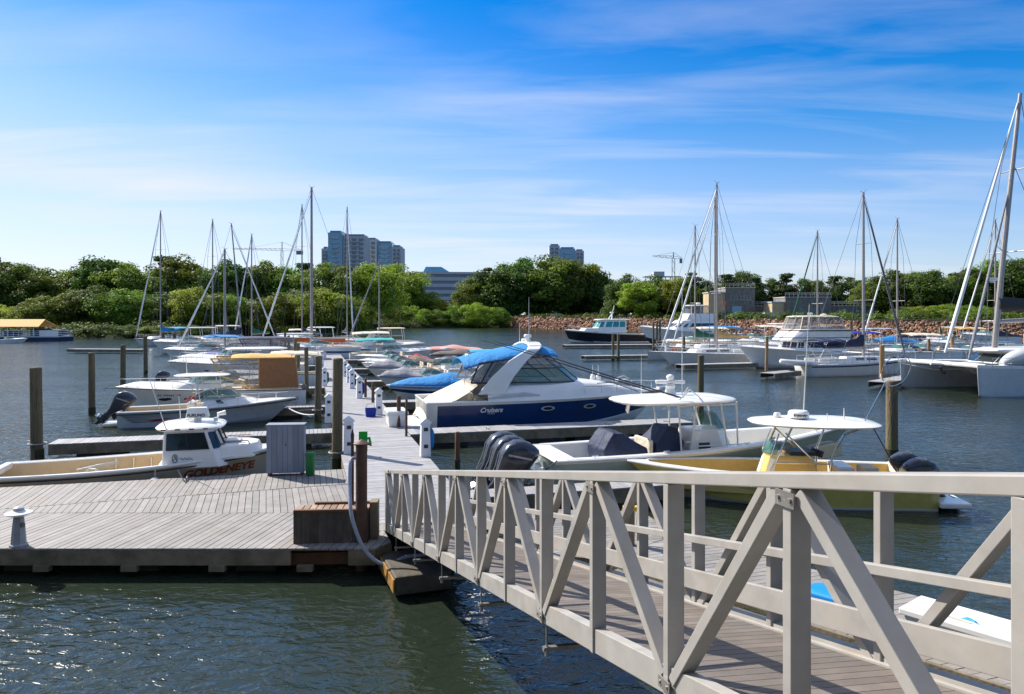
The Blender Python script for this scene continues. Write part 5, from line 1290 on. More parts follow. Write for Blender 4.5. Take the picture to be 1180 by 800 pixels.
# --- yellow centre console, bow to the left
def yellow():
    rz=R(174); L=7.2; B=2.45
    r=boat_root('center_console',anch(1085,592,rz,-L/2,1.12),rz,'yellow hulled centre console with white hard top moored behind the gangway rail','boat')
    H=Hull(L,B,.74,.90,rake=.95,full=2.5,flare=.6,zcb=.35,sheer=2.0)
    hull_mesh(H,plainband(0,[(.9,1.01,1)],1,bhi=.07),[MT['yel'],MT['gel']],r,28)
    rubrail(H,MT['gel'],r,.03)
    cockpit(H,.04,.93,.25,MT['gel'],MT['yelin'],r,.2); foredeck(H,.925,1,MT['gel'],r,.03)
    mb=MB(); mb.box(-3.65,-3.2,-1.05,1.05,.55,.80); mb.box(-4.3,-3.6,-1.1,1.1,.10,.24); mb.build('swim_platform',MT['gel'],r,bev=.04)
    for k in (-1,1): outboard(r,-3.5,k*.42,.30,1.0,36)
    b=plan(-1.15,.45,.44,.35,z=.25); t=plan(-.95,.15,.38,.25,z=1.15); trunk(b,t,MT['yelin'],r,'console',bev=.04)
    mb=MB(); pane(mb,b,t,1,.1,.9,.1,.9); pane(mb,b,t,3,.05,.95,.1,.9); pane(mb,b,t,5,.1,.9,.1,.9); mb.build('console_front',MT['gel'],r)
    b2=plan(-.7,.2,.38,.25,z=1.16); t2=plan(-.65,.0,.32,.2,z=1.5); mb=MB()
    for i in range(1,6): mb.add([b2[i],b2[i+1],t2[i+1],t2[i]],[(0,1,2,3)])
    mb.build('windshield',MT['gglass'],r)
    mb=MB(); mb.tube([(-1.1,.0,1.1),(-1.15,0,1.25)],.16,14); mb.box(-1.0,-.4,-.35,.35,1.15,1.24); mb.build('helm',MT['dark'],r)
    roofslab(r,-2.55,.55,1.08,1.92,.07,MT['gel'],'hardtop',crown=.05,taper=.75)
    mb=MB()
    for s in (-1,1):
        mb.tube([(-1.25,s*.5,.3),(-1.3,s*.62,1.2),(-1.55,s*.72,1.75),(-2.0,s*.75,1.93)],.026,7); mb.tube([(.35,s*.5,.3),(-.05,s*.58,1.2),(-.35,s*.66,1.9)],.026,7)
        mb.tube([(-.95,s*.5,1.0),(-.2,s*.64,1.75)],.02,6); mb.tube([(-1.28,s*.58,1.0),(-.0,s*.56,1.0)],.02,6); mb.tube([(.1,s*.5,1.15),(-.1,s*.4,1.7)],.018,6)
    mb.build('top_frame',MT['steel'],r)
    radome(r,-.65,.1,2.02,.26,.20,'Raymarine',rz=math.pi,post=.03); radome(r,-.18,-.1,2.02,.09,.12,post=.02)
    whip(r,-.85,-.2,2.02,2.9,(-.15,0)); whip(r,-1.3,.25,2.0,.2,(0,0)); whip(r,-1.75,.1,2.0,.32,(0,0),.014)
    mb=MB(); mb.box(-1.9,-1.5,-.45,.45,.3,.9); mb.box(-2.35,-2.0,-.4,.4,.3,.62); mb.build('leaning_post',MT['gel'],r,bev=.04)
    mb=MB(); mb.box(-2.35,-2.0,.2,.75,.72,.96); mb.build('cushion_box',MT['cream'],r,bev=.03)
    mb=MB(); mb.tube([(-2.3,.4,1.95),(-2.6,.75,1.2),(-2.75,.95,.75)],.014,5); mb.build('hanging_line',MT['dark'],r)
    return r,H
yr,yH=yellow()
def net():
    p=Matrix.Translation(yr.location)@Matrix.Rotation(R(174),4,'Z')@Vector((-2.1,.2,1.98))
    r=empty('landing_net',p,0,'landing net with aluminium handle standing up from the yellow boat hard top','net')
    mb=MB(); a=Vector((0,0,-.2)); e=Vector((.55,-.1,.95)); mb.tube([a,e],.016,6); mb.build('handle',MT['steel'],r)
    d=(e-a).normalized(); s_=Vector((.9,.1,-.3)).normalized(); c=e+d*.42+s_*.1
    hoop=[c+d*.42*math.cos(q)+s_*.34*math.sin(q) for q in [6.283*i/20 for i in range(21)]]
    mb=MB(); mb.tube(hoop,.012,5,cap=False); mb.build('hoop',MT['steel'],r)
    mb=MB(); bag=c+Vector((.1,.25,-.55))
    for i in range(0,20,2): mb.tube([hoop[i],hoop[i].lerp(bag,.5)+Vector((0,.05,-.1)),bag],.0022,3,cap=False)
    for f in (.2,.4,.6,.8): mb.tube([h.lerp(bag,f)+Vector((0,.05*f,-.12*math.sin(f*3.14))) for h in hoop],.0022,3,cap=False)
    mb.build('mesh',MT['rub'],r)
net()

# ------------------------------------------------------------------ sailing boats
def sailboat(px,top,Y,rz,L,label,hullm='gel',cover='navyc',jib=True,jibm='gel',bim=None,mastr=.10,ax=.06,rake=0,stripe=None,zs=.95,spr=2,side_jib=None,boomz=1.9,group='moored sailing yachts',blackmast=False,fullname='sailing_yacht'):
    B=L*.31; P=anch(px,0,rz,ax*L,0,Y=Y); r=boat_root(fullname,P,rz,label,'sailboat',group)
    H=Hull(L,B,zs,zs*1.3,rake=L*.12,full=1.9,t0=.3,stern=.72,flare=.2,zcb=.1,chine=.72,dead=.4)
    hull_mesh(H,plainband(0,stripe or [(.86,.95,1)],None),[MT[hullm],MT['navy'],MT['red']],r,16,(0,.2,.4,.6,.75,.86,.95,1)); rubrail(H,MT['gel'],r,.03)
    foredeck(H,.02,1,MT['gel'],r,.06,name='deck')
    zd=H.zsh(.5)
    b=plan(-.12*L,.24*L,B*.30,.8,z=zd+.0); t=plan(-.10*L,.20*L,B*.25,.6,z=zd+.42); trunk(b,t,MT['gel'],r,'coachroof',bev=.05)
    windows(b,t,[(0,.1,.4,.4,.8),(0,.5,.85,.4,.8),(6,.15,.5,.4,.8),(6,.6,.9,.4,.8)],MT['glass'],r)
    mb=MB(); 
    for s in (-1,1): mb.box(-.42*L,-.12*L,s*B*.27-.06,s*B*.27+.06,zd-.05,zd+.32)
    mb.build('coaming',MT['gel'],r,bev=.03)
    mx=ax*L; zt=zat(top,Y); rk=rake*(zt-zd)
    mb=MB(); mb.tube([(mx,0,zd+.3),(mx-rk*.5,0,(zt+zd)/2),(mx-rk,0,zt)],[mastr,mastr,mastr*.75],8); mb.tube([(mx-rk,0,zt),(mx-rk-.35,0,zt+.12)],.02,4); mb.tube([(mx-rk,0,zt),(mx-rk+.3,0,zt+.25)],.015,4)
    mb.build('mast',MT['wire'] if blackmast else MT['alu'],r)
    bl=.38*L; mb=MB(); mb.tube([(mx-.1,0,zd+1.05),(mx-bl,0,zd+1.1)],.06,8); bo=mb.build('boom',MT['alu'],r)
    if cover:
        n=12; mb=MB(); rings=[]
        for i in range(n+1):
            u=i/n; x=mx-.05-bl*u*1.0; h=(.95*(1-u)**2.2+.22)*(.9+.1*math.sin(i*2)); ww=.16*(1-u*.35)
            rings.append([Vector((x,math.cos(a)*ww,zd+1.15+h/2+math.sin(a)*h/2)) for a in [6.283*k/10 for k in range(10)]])
        mb.loft(rings,0,True,True); mb.build('sail_cover',MT[cover],r)
    mb=MB()
    for k in range(spr):
        f=(k+1)/(spr+1)+.03; z=zd+(zt-zd)*f; x=mx-rk*f; wd=B*.34*(1-.2*k); mb.tube([(x,-wd,z),(x,wd,z)],.025,5)
    mb.build('spreaders',MT['alu'],r)
    wr=.012+Y*.00010; mb=MB()
    for s in (-1,1):
        pts=[(mx-.2,s*B*.44,zd)]
        for k in range(spr): f=(k+1)/(spr+1)+.03; pts.append((mx-rk*f,s*B*.34*(1-.2*k),zd+(zt-zd)*f))
        mb.tube(pts+[(mx-rk,0,zt-.1)],wr,3); mb.tube([(mx-.6,s*B*.42,zd),(mx-rk*.5,0,zd+(zt-zd)*.5)],wr,3)
    mb.tube([(-.48*L,0,zd+.1),(mx-rk,0,zt)],wr,3); mb.tube([(.47*L,0,zd+.2),(mx-rk,0,zt)],wr,3); mb.build('rigging',MT['wire'],r)
    if jib:
        a=Vector((.46*L,0,H.zsh(.97)+.4)); e=Vector((mx-rk+.05,0,zt-(zt-zd)*.04)); mb=MB(); mb.tube([a,a.lerp(e,.15),a.lerp(e,.6),e],[.05,.11,.08,.035],7); mb.build('furled_jib',MT[jibm],r)
    if bim: bimini(r,-.42*L,-.16*L,B*.34,zd+1.75,MT[bim],'bimini',legs=[(-.28*L,-.4*L,zd),(-.28*L,-.18*L,zd)])
    mb=MB()
    for s in (-1,1):
        pts=[]
        for i in range(9):
            t_=.03+.94*i/8; p=Vector((-L/2+L*t_,s*max(0,H.bs(t_)-.05),H.zsh(t_))); mb.tube([p,p+Vector((0,0,.6))],.018,4); pts.append(p+Vector((0,0,.6)))
        mb.tube(pts,.014,4); mb.tube([p-Vector((0,0,.3)) for p in pts],.010,3)
    mb.build('lifelines',MT['steel'],r)
    return r,H
# behind the left row
sailboat(185,243,118,R(254),11.5,'sloop with royal blue sail cover and light blue bimini, leftmost of the tall masts',cover='blue',bim='bluec2',jib=True,ax=.02)
sailboat(245,253,108,R(248),11,'sloop with slate blue sail cover, second tall mast from the left',cover='navyc',jib=False)
sailboat(259,287,76,LZ,9.5,'white sloop whose furled jib slants down to the left over the cruisers',cover=None,jibm='gel',mastr=.13,ax=.0)
sailboat(279,258,100,RZ,10.5,'sloop with a mast leaning left and navy sail cover',cover='navyc',rake=.085,ax=.05,jibm='gel')
sailboat(290,270,106,R(246),9.5,'smaller sloop with dark green sail cover',cover='greenc',ax=.1)
sailboat(348,236,104,R(250),11.5,'sloop standing just behind and left of the thickest dark mast',cover='navyc',ax=.05,jib=False)
sailboat(359,216,84,LZ,12.5,'tallest mast of the left group, thick and dark, long furled jib slanting left',cover=None,mastr=.16,jibm='gel',ax=.02)
sailboat(400,238,112,R(-68),11.5,'sloop standing just right of the tallest left mast with twin spreaders',cover='navyc',jibm='gel',ax=.0,rake=0)
sailboat(437,300,96,LZ,8.5,'small sloop at the right edge of the left group with slanting furled jib',cover=None,jibm='greyc',ax=.0)
# right-hand marina
sailboat(801,260,86,LZ,10.5,'white sloop with green sail cover, leftmost mast of the right group',cover='greenc',ax=.0,jib=False)
sailboat(824,228,84,LZ,11.5,'sloop with wood toned boom just left of the tallest middle mast',cover='tan',ax=.0,jibm='gel',mastr=.11)
sailboat(826,211,71.5,LZ,12.2,'long white sloop with the tallest mast in the middle, beside the pale finger dock',cover=None,ax=-.02,jibm='gel',mastr=.10,zs=1.0,spr=2,stripe=[(.86,.9,1)])
sailboat(942,266,92,LZ,10,'sloop hidden behind the flybridge yacht, its mast above the stone house',cover='navyc',ax=.0,jibm='greenc')
sailboat(995,222,58.5,RZ,10.0,'sloop with navy sail cover and bimini, stern left with an inflatable dinghy',cover='navyc',bim='navyc',ax=.06,jibm='dark' if False else 'wire',mastr=.11,stripe=[(.7,.86,1)])
sailboat(1034,252,84,LZ,10.5,'sloop with black sail bag in front of the boulders',cover='black' if False else 'navyc',ax=.0,jibm='gel')
sailboat(1147,253,88,LZ,10.5,'sloop behind the catamaran with its mast beside the taller one',cover='navyc',ax=-.05,jibm='gel')
# inflatable on the dinghy sloop's stern
def dinghy():
    P=anch(921,0,RZ,0,0,Y=56.5); r=empty('inflatable_dinghy',(P.x,P.y,1.05),RZ+R(8),'pale grey inflatable dinghy hung across the stern of the navy covered sloop','dinghy')
    mb=MB(); pts=[Vector((1.6,-.55,0)),Vector((.5,-.58,0)),Vector((-.9,-.55,.05)),Vector((-1.5,-.25,.14)),Vector((-1.65,0,.16)),Vector((-1.5,.25,.14)),Vector((-.9,.55,.05)),Vector((.5,.58,0)),Vector((1.6,.55,0))]
    mb.tube(pts,[.12,.21,.21,.2,.19,.2,.21,.21,.12],10); mb.build('tube',MT['hyp'],r)
    mb=MB(); mb.box(-1.2,1.2,-.45,.45,-.12,-.05); mb.box(1.15,1.2,-.45,.45,-.1,.3); mb.build('floor',MT['greyc'],r)
dinghy()
def smallsail():
    P=anch(745,0,LZ,3.4,0,Y=78); r=boat_root('day_sailer',P,LZ,'small grey hulled open sailboat with orange life ring, bow left','sailboat')
    H=Hull(6.8,2.2,.75,.95,rake=.3,full=1.9,zcb=.1,flare=.1,chine=.7,stern=.7)
    hull_mesh(H,plainband(0,None,0),[MT['gelgrey']],r,14); cockpit(H,.05,.7,.2,MT['gel'],MT['teak'],r,.2); foredeck(H,.7,1,MT['gel'],r,.05); rubrail(H,MT['teak'],r,.03)
    mb=MB(); q=[Vector((.4,.5+.0*a,.95))+Vector((math.cos(a)*.33,0,math.sin(a)*.33)) for a in [6.283*i/16 for i in range(17)]]; mb.tube(q,.1,8,cap=False); mb.build('life_ring',MT['orange'],r)
    mb=MB(); mb.tube([(1.0,0,.8),(1.0,0,1.8),(.9,0,2.0)],[.3,.25,.1],8); mb.build('sail_bundle',MT['gelgrey'],r)
    mb=MB(); mb.tube([(-3,0,1.7),(1.4,0,1.85)],.08,8); mb.build('boom',MT['tan'],r)
smallsail()

# ------------------------------------------------------------------ big yachts on the right
def lobster():
    P=anch(650,0,LZ,7.6,0,Y=128); r=boat_root('motor_yacht',P,LZ,'dark navy hulled picnic yacht with white pilothouse in front of the boulders','yacht')
    H=Hull(15.2,4.3,1.5,2.35,rake=1.2,full=2.2,flare=.4,zcb=.3,sheer=1.6); hull_mesh(H,plainband(0,[(.93,1.01,1)],1,bhi=.5),[MT['black'],MT['gel']],r,20); rubrail(H,MT['gel'],r,.05)
    foredeck(H,.35,1,MT['gel'],r,.15); cockpit(H,0,.35,.6,MT['gel'],MT['teak'],r,.4)
    b=plan(-1.0,5.0,1.55,1.6,z=2.0); t=plan(-1.0,4.2,1.35,1.3,z=2.6); trunk(b,t,MT['gel'],r,'trunk_cabin')
    b=plan(-3.4,2.6,1.75,1.3,z=1.8); t=plan(-3.4,1.3,1.45,.9,z=4.0); trunk(b,t,MT['gel'],r,'pilothouse'); 
    windows(b,t,[(6,.08,.36,.45,.88),(6,.40,.66,.45,.88),(6,.70,.95,.45,.88),(5,.1,.9,.45,.88),(4,.1,.9,.45,.88),(3,.05,.95,.45,.88),(0,.1,.5,.45,.88),(0,.55,.9,.45,.88)],MT['tealglass'],r)
    roofslab(r,-4.8,1.9,1.75,4.0,.16,MT['gel'],'roof')
    mb=MB(); mb.tube([(-1,-.8,4.1),(-1.4,0,5.2),(-1,.8,4.1)],.1,6); mb.tube([(-1.4,0,5.1),(-1.8,0,6.6)],.06,6); mb.build('radar_mast',MT['gel'],r); radome(r,-1.3,0,5.1,.35,.25)
    for x in (-3,-1.6,1.5): porthole(H,r,x,1.1,.25,.12,1,False)
    rail(r,H,.5,.98,.7,off=.15)
lobster()
def sportfish():
    P=anch(736,0,LZ,9.2,0,Y=122); r=boat_root('sport_fishing_yacht',P,LZ,'big white sport fishing yacht with a tall flybridge, behind the middle masts','yacht')
    H=Hull(18.4,5.2,1.7,3.0,rake=2.2,full=2.2,flare=.9,zcb=.4,sheer=1.7); hull_mesh(H,plainband(0,None,1,bhi=.3),[MT['gel'],MT['dark']],r,22); rubrail(H,MT['gel'],r,.05)
    foredeck(H,.28,1,MT['gel'],r,.3); cockpit(H,0,.28,.7,MT['gel'],MT['gel'],r,.4)
    b=plan(-4.2,4.6,2.2,2.6,z=2.2); t=plan(-4.2,2.2,1.95,1.6,z=4.0); trunk(b,t,MT['gel'],r,'deckhouse',bev=.1); windows(b,t,[(6,.1,.95,.35,.72),(5,.05,.95,.35,.72),(0,.05,.9,.35,.72),(4,.05,.95,.35,.72),(3,.05,.95,.35,.72)],MT['glass'],r)
    b=plan(-4.0,1.6,1.95,1.2,z=4.0); t=plan(-4.0,.9,1.8,1.0,z=5.1); trunk(b,t,MT['gel'],r,'flybridge',bev=.1)
    b=plan(-3.2,.6,1.6,.8,z=5.1); t=plan(-3.0,.1,1.45,.6,z=6.4); trunk(b,t,MT['clear'],r,'enclosure'); roofslab(r,-3.6,.7,1.7,6.4,.14,MT['gel'],'hardtop')
    mb=MB()
    for x,y in ((-3.1,-1.5),(-3.1,1.5),(.3,-1.4),(.3,1.4),(-1.4,-1.55),(-1.4,1.55)): mb.tube([(x,y,5.0),(x-.05,y*.95,6.4)],.05,6)
    mb.build('top_legs',MT['gel'],r); radome(r,-1.8,0,6.6,.4,.3); rail(r,H,.4,.98,.8,off=.2); whip(r,-2.5,1.3,6.5,4,(0,0),.03)
sportfish()
def flybridge():
    P=anch(851,0,LZ,6.3,0,Y=65); r=boat_root('motor_yacht',P,LZ,'white motor yacht with cream enclosed flybridge and brown band, bow left','yacht')
    H=Hull(12.6,4.2,1.3,2.0,rake=1.7,full=2.2,flare=.8,zcb=.4,sheer=1.5); hull_mesh(H,plainband(0,None,0),[MT['gel'],MT['dark']],r,22); rubrail(H,MT['gel'],r,.05)
    foredeck(H,.25,1,MT['gel'],r,.2); cockpit(H,0,.25,.6,MT['gel'],MT['gel'],r,.4)
    b=plan(-3.6,1.6,1.75,.7,z=1.5); t=plan(-3.6,1.3,1.65,.6,z=2.5); trunk(b,t,MT['gel'],r,'saloon',bev=.06); windows(b,t,[(6,.05,.45,.35,.85),(6,.5,.95,.35,.85),(5,.1,.9,.35,.85),(3,.05,.95,.35,.85),(4,.1,.9,.35,.85),(0,.05,.45,.35,.85),(0,.5,.95,.35,.85)],MT['navyc'],r)
    b=plan(-4.0,2.3,1.75,1.0,z=2.5); t=plan(-4.0,1.2,1.85,.8,z=3.5); trunk(b,t,MT['gel'],r,'bridge_fairing',bev=.08)
    mb=MB()
    for i in (1,2,3,4,5,6,0): 
        pane(mb,b,t,i,.01,.99,.80,.93,.02)
    mb.build('brown_band',MT['brnc'],r); mb=MB()
    for i in (1,2,3,4,5,6,0): pane(mb,b,t,i,.01,.99,.20,.26,.02)
    mb.build('dark_line',MT['dark'],r)
    b=plan(-3.4,1.15,1.7,.8,z=3.5); t=plan(-3.2,.75,1.5,.6,z=4.55); trunk(b,t,MT['clear'],r,'clear_enclosure',bev=0)
    mb=MB()
    for i in range(8):
        mb.tube([b[i],t[i]],.05,5); j=(i+1)%8
        if i in (0,6): 
            for f in (.25,.5,.75): mb.tube([b[i].lerp(b[j],f),t[i].lerp(t[j],f)],.04,5)
    mb.build('canvas_frames',MT['creamc'],r); roofslab(r,-3.5,.95,1.62,4.55,.10,MT['creamc'],'canvas_roof')
    radome(r,-.9,.2,4.68,.24,.2); mb=MB(); mb.lathe((-2.2,.4,4.68),[(.3,0),(.3,.12),(.1,.18),(.02,.2)],12); mb.build('horn_dome',MT['creamc'],r)
    rail(r,H,.35,.98,.7,off=.2,n=13,mid=True)
flybridge()
def catamaran():
    rz=LZ-R(2); P=anch(1037,447,rz,6.6,-2.95); r=boat_root('catamaran',P,rz,'large white sailing catamaran with plumb bows at the right edge','catamaran')
    for s in (-1,1):
        H=Hull(13.2,1.7,1.55,1.85,rake=.12,full=1.5,t0=.25,flare=.0,zcb=.0,chine=.94,dead=.5,stern=.85,sheer=1.2)
        o=hull_mesh(H,plainband(0,[(.93,1.01,1)],0),[MT['gelgrey'],MT['gel']],r,22); o.location=(0,s*2.95,0)
        d=foredeck(H,.0,1,MT['gel'],r,.06,name='hull_deck'); d.location=(0,s*2.95,0)
        mb=MB(); mb.box(-2.5,-.9,s*2.95+s*.85-.02,s*2.95+s*.85+.03,.95,1.15); mb.build('hull_window',MT['glass'],r)
    mb=MB(); mb.box(-5.6,1.9,-2.2,2.2,.85,1.75); mb.build('bridge_deck',MT['gel'],r,bev=.15)
    mb=MB(); mb.box(1.9,5.9,-2.4,2.4,1.56,1.60); mb.build('trampoline',MT['rub'],r)
    mb=MB(); mb.tube([(6.0,-2.95,1.75),(6.0,2.95,1.75)],.14,10); mb.tube([(6.0,0,1.7),(7.0,0,1.75)],.07,8); mb.tube([(2.0,0,1.7),(6.0,0,1.72)],.1,8); mb.build('cross_beam',MT['gel'],r)
    b=plan(-4.4,3.2,2.15,1.6,z=1.72); t=plan(-4.2,2.2,1.85,1.2,z=2.45); trunk(b,t,MT['gel'],r,'coachroof',bev=.12); windows(b,t,[(6,.05,.95,.12,.78),(5,.02,.98,.12,.78),(4,.02,.98,.12,.78),(3,.02,.98,.12,.78),(2,.02,.98,.12,.78),(1,.02,.98,.12,.78),(0,.05,.95,.12,.78)],MT['glass'],r)
    roofslab(r,-4.6,3.0,2.15,2.45,.16,MT['gel'],'deckhouse_roof',crown=.1)
    roofslab(r,-5.8,-1.6,1.9,3.45,.12,MT['gel'],'hardtop',crown=.06); mb=MB()
    for x in (-5.4,-2.0):
        for y in (-1.7,1.7): mb.tube([(x,y,1.7),(x+.1,y*.98,3.45)],.05,8)
    mb.build('hardtop_legs',MT['gel'],r)
    mx,zt,rk=2.3,18.6,2.0
    mb=MB(); mb.tube([(mx,0,2.5),(mx-rk*.5,0,11),(mx-rk,0,zt)],[.17,.16,.11],10); mb.build('mast',MT['alu'],r)
    mb=MB(); mb.tube([(mx-.2,0,4.3),(mx-6.5,0,4.55)],.13,8); mb.build('boom',MT['alu'],r)
    mb=MB(); n=10; mb.loft([[Vector((mx-.25-6.1*i/n,math.cos(a)*.22,4.9+(.55-.25*i/n)*(1+math.sin(a))*.9)) for a in [6.283*k/10 for k in range(10)]] for i in range(n+1)],0,True,True); mb.build('sail_bag',MT['rub'],r)
    mb=MB()
    for f,wd in ((.38,1.3),(.70,1.0)):
        z=2.5+(zt-2.5)*f; x=mx-rk*f; mb.tube([(x-.25,-wd,z),(x,0,z),(x-.25,wd,z)],.035,6)
    mb.build('spreaders',MT['alu'],r)
    mb=MB()
    for s in (-1,1):
        mb.tube([(-.8,s*3.6,1.7),(mx-rk*.38-.25,s*1.3,8.9),(mx-rk*.7-.25,s*1.0,14.3),(mx-rk,0,zt)],.018,4); mb.tube([(-1.2,s*3.6,1.7),(mx-rk*.7,0,14.3)],.018,4); mb.tube([(mx-.2,0,9),(mx-6.2,s*.3,4.8)],.014,4)
    mb.tube([(6.9,0,1.8),(mx-rk,0,zt-.2)],.018,4); mb.build('rigging',MT['wire'],r)
    a=Vector((5.95,0,2.4)); e=Vector((mx-rk+.2,0,zt-.6)); mb=MB(); mb.tube([a,a.lerp(e,.12),a.lerp(e,.55),e],[.06,.12,.09,.05],8); mb.build('furled_jib',MT['gel'],r)
    a=Vector((4.2,0,2.0)); e=Vector((mx-rk*.72,0,13.6)); mb=MB(); mb.tube([a,a.lerp(e,.12),a.lerp(e,.6),e],[.05,.10,.08,.03],8); mb.build('furled_staysail',MT['greyc'],r)
    radome(r,mx+.15,0,6.7,.3,.22)
    mb=MB()
    for s in (-1,1):
        mb.tube([(6.55,s*2.95,1.6),(5.2,s*1.6,1.25),(3.8,s*.6,1.35),(3.4,0,1.5)],.03,6)
    mb.build('bridle_rope',MT['gel'],r)
    mb=MB(); mb.tube([(6.3,.0,1.55),(6.2,0,1.25),(6.0,.1,1.15)],.08,8); mb.build('anchor',MT['dark'],r)
    for s in (-1,1):
        mb=MB()
        for k in range(9):
            x=6.2-k*1.35; mb.tube([(x,s*3.55,1.6),(x,s*3.6,2.25)],.018,5)
        mb.tube([(6.2,s*3.55,2.25),(-4.6,s*3.6,2.25)],.012,4); mb.tube([(6.2,s*3.55,1.95),(-4.6,s*3.6,1.95)],.010,4); mb.build('lifelines',MT['steel'],r)
    # big lens shaped dinghy lying on the near bow
    P=Matrix.Translation(r.location)@Matrix.Rotation(rz,4,'Z')@Vector((2.2,2.85,0))
    mb=MB(); n=14; rings=[]
    for i in range(n+1):
        u=i/n; x=2.6-3.6*u; q=math.sin(math.pi*min(1,max(.02,u*.9+.04)))**.55; rings.append([Vector((x,math.cos(a)*.62*q,.55*q+math.sin(a)*.5*q)) for a in [6.283*k/14 for k in range(14)]])
    mb.loft(rings,0,True,True); o=mb.build('upturned_dinghy',MT['gelgrey'],None,(P.x,P.y,1.72)); o.rotation_euler.z=rz; tag(o,'pale rounded upturned dinghy resting on the near bow of the catamaran','dinghy')
catamaran()
r,H=express('cabin_cruiser',8.5,2.9,1062,100,LZ,4.2,'grey white cabin boat with blue tinted screen in front of the boulders','hard','gelgrey',zs=1.3,zb=1.6,toph=3.1,glass='glass')
r,H=express('motor_cruiser',9.5,3.1,862,92,LZ,4.7,'white cruiser with dark tinted windows left of the cream flybridge','hard',None,zs=1.4,zb=1.7,toph=3.2,glass='glass')
r,H=express('motor_cruiser',9.5,3.1,880,78,LZ,4.7,'white cruiser with row of clear panels and many railings behind the warm brown piling','hard','gel',zs=1.4,zb=1.7,toph=3.5,glass='glass')
r,H=express('motor_cruiser',10,3.1,838,104,LZ,4.7,'cream topped cruiser between the sport fishing yacht and blockhouse','bimini','creamc',zs=1.4,zb=1.7,toph=3.2)
r,H=express('runabout',8,2.8,1000,90,LZ,4,'boat under bright royal blue cover right of the cream flybridge','none',coverm='blue',zs=1.3,zb=1.5,sz=2,rails=False)
r,H=express('runabout',7,2.6,1088,76,LZ,3.5,'low white boat with railings between the catamaran and its neighbours','none',zs=1.0,zb=1.3)

# ------------------------------------------------------------------ buildings and cranes far off
bglass=mat('blue_grey_glass',(.12,.32,.46),.15,var=.25,scale=.05,spec=.9); bconc=mat('pale_concrete',(.42,.44,.46),.8,var=.08,scale=.1); bdark=mat('dark_window_band',(.10,.14,.18),.2,spec=.8)
bbrown=mat('taupe_cladding',(.45,.46,.49),.8,var=.08,scale=.1); stonem=mat('rough_stone',(.20,.18,.15),.9,var=.3,scale=1.2,bump=.1,bscale=2,dirt=((.14,.13,.11),.4,.8)); tanw=mat('tan_render',(.50,.38,.22),.85,var=.15,scale=.6)
rail_m=mat('grey_railing',(.35,.36,.36),.6,metal=.3)
def bbox(name,r,cx,cy,w_,d,z0,z1,m): mb=MB(); mb.box(cx-w_/2,cx+w_/2,cy-d/2,cy+d/2,z0,z1); return mb.build(name,m,r)
def facade(r,x0,x1,y,z0,z1,nx,nz,wm,fr=.16,zr=.35,ff=.4):
    """window openings as recessed-looking glass panes standing proud 5 cm, in one mesh per storey"""
    for j in range(nz):
        mb=MB(); h=(z1-z0)/nz
        for i in range(nx):
            w_=(x1-x0)/nx; mb.box(x0+w_*(i+fr/2),x0+w_*(i+1-fr/2),y-.25,y+.1,z0+h*(j+zr/2),z0+h*(j+1-zr/2))
        mb.build('window_band',wm,r)
def tower(px0,px1,top,Y,d,label,steps,nz,rz=0,mats=(bconc,bglass)):
    c=atY((px0+px1)/2,Y); W=(px1-px0)*Y/FP; zt=zat(top,Y); r=empty('apartment_tower',(c.x,c.y,0),rz,label,'tower')
    for (a,b,hf,yo,kind) in steps:
        x0=-W/2+W*a; x1=-W/2+W*b; z=zt*hf if hf<=1 else zt*hf
        mb=MB(); mb.box(x0,x1,yo,d,0,z); mb.build('block',mats[0] if kind else mats[1],r)
        facade(r,x0+1,x1-1,yo,z*.30,z-2,max(2,int((x1-x0)/7)),nz,bdark if kind else bconc,.35,.45 if kind else .78)
        # balconies
        mb=MB(); h=(z-2-z*.30)/nz
        for j in range(nz): mb.box(x0+(x1-x0)*.25,x0+(x1-x0)*.75,yo-1.8,yo,z*.30+h*j-.2,z*.30+h*j+1.0)
        mb.build('balcony_fronts',bconc,r)
        mb=MB(); mb.box(x0+2,x1-2,yo+2,d-2,z,z+2.4); mb.build('roof_plant',bdark,r)
    return r
tower(370,420,268,900,36,'taller blue glass apartment tower above the trees, left one of the pair',[(0,.16,.82,2,1),(.16,.48,1,0,0),(.48,1,.965,5,1)],13)
tower(419,462,276,960,36,'lower grey apartment tower with a stepped roof, right one of the pair',[(0,.35,1,0,1),(.35,.75,.96,3,0),(.75,1,.91,1,1)],12)
tower(633,673,283,1100,40,'distant grey apartment tower above the middle trees',[(0,.3,1,0,1),(.3,.75,.96,2,0),(.75,1,.93,1,1)],12,mats=(bbrown,bglass))
def office():
    c=atY(512,520); W=68*520/FP; zt=zat(316,520); r=empty('office_block',(c.x,c.y,0),R(6),'low wide office block with horizontal window bands between the trees','building')
    for j in range(5):
        z=zt-(5-j)*4.6; mb=MB(); mb.box(-W/2,W/2+8,0,30,z,z+2.5); mb.build('floor_band',bbrown,r); mb=MB(); mb.box(-W/2+.5,W/2+7.5,.8,29,z+2.5,z+4.6); mb.build('window_band',bdark,r)
    mb=MB(); mb.box(-W/2,W/2+8,0,30,0,zt-23); mb.build('wall',bbrown,r); mb=MB(); mb.box(-W/2-.3,W/2+8.3,-.4,30,zt,zt+1.6); mb.build('roof_edge',bbrown,r)
    mb=MB(); mb.loft([[Vector((x,y,z)) for x,y in ((-15+i,4+i),(4-i*3,4+i),(4-i*3,22),(-15+i,22))] for i,z in ((0,zt+1.6),(2,zt+5.5))],0); mb.build('roof_house',bglass,r)
office()
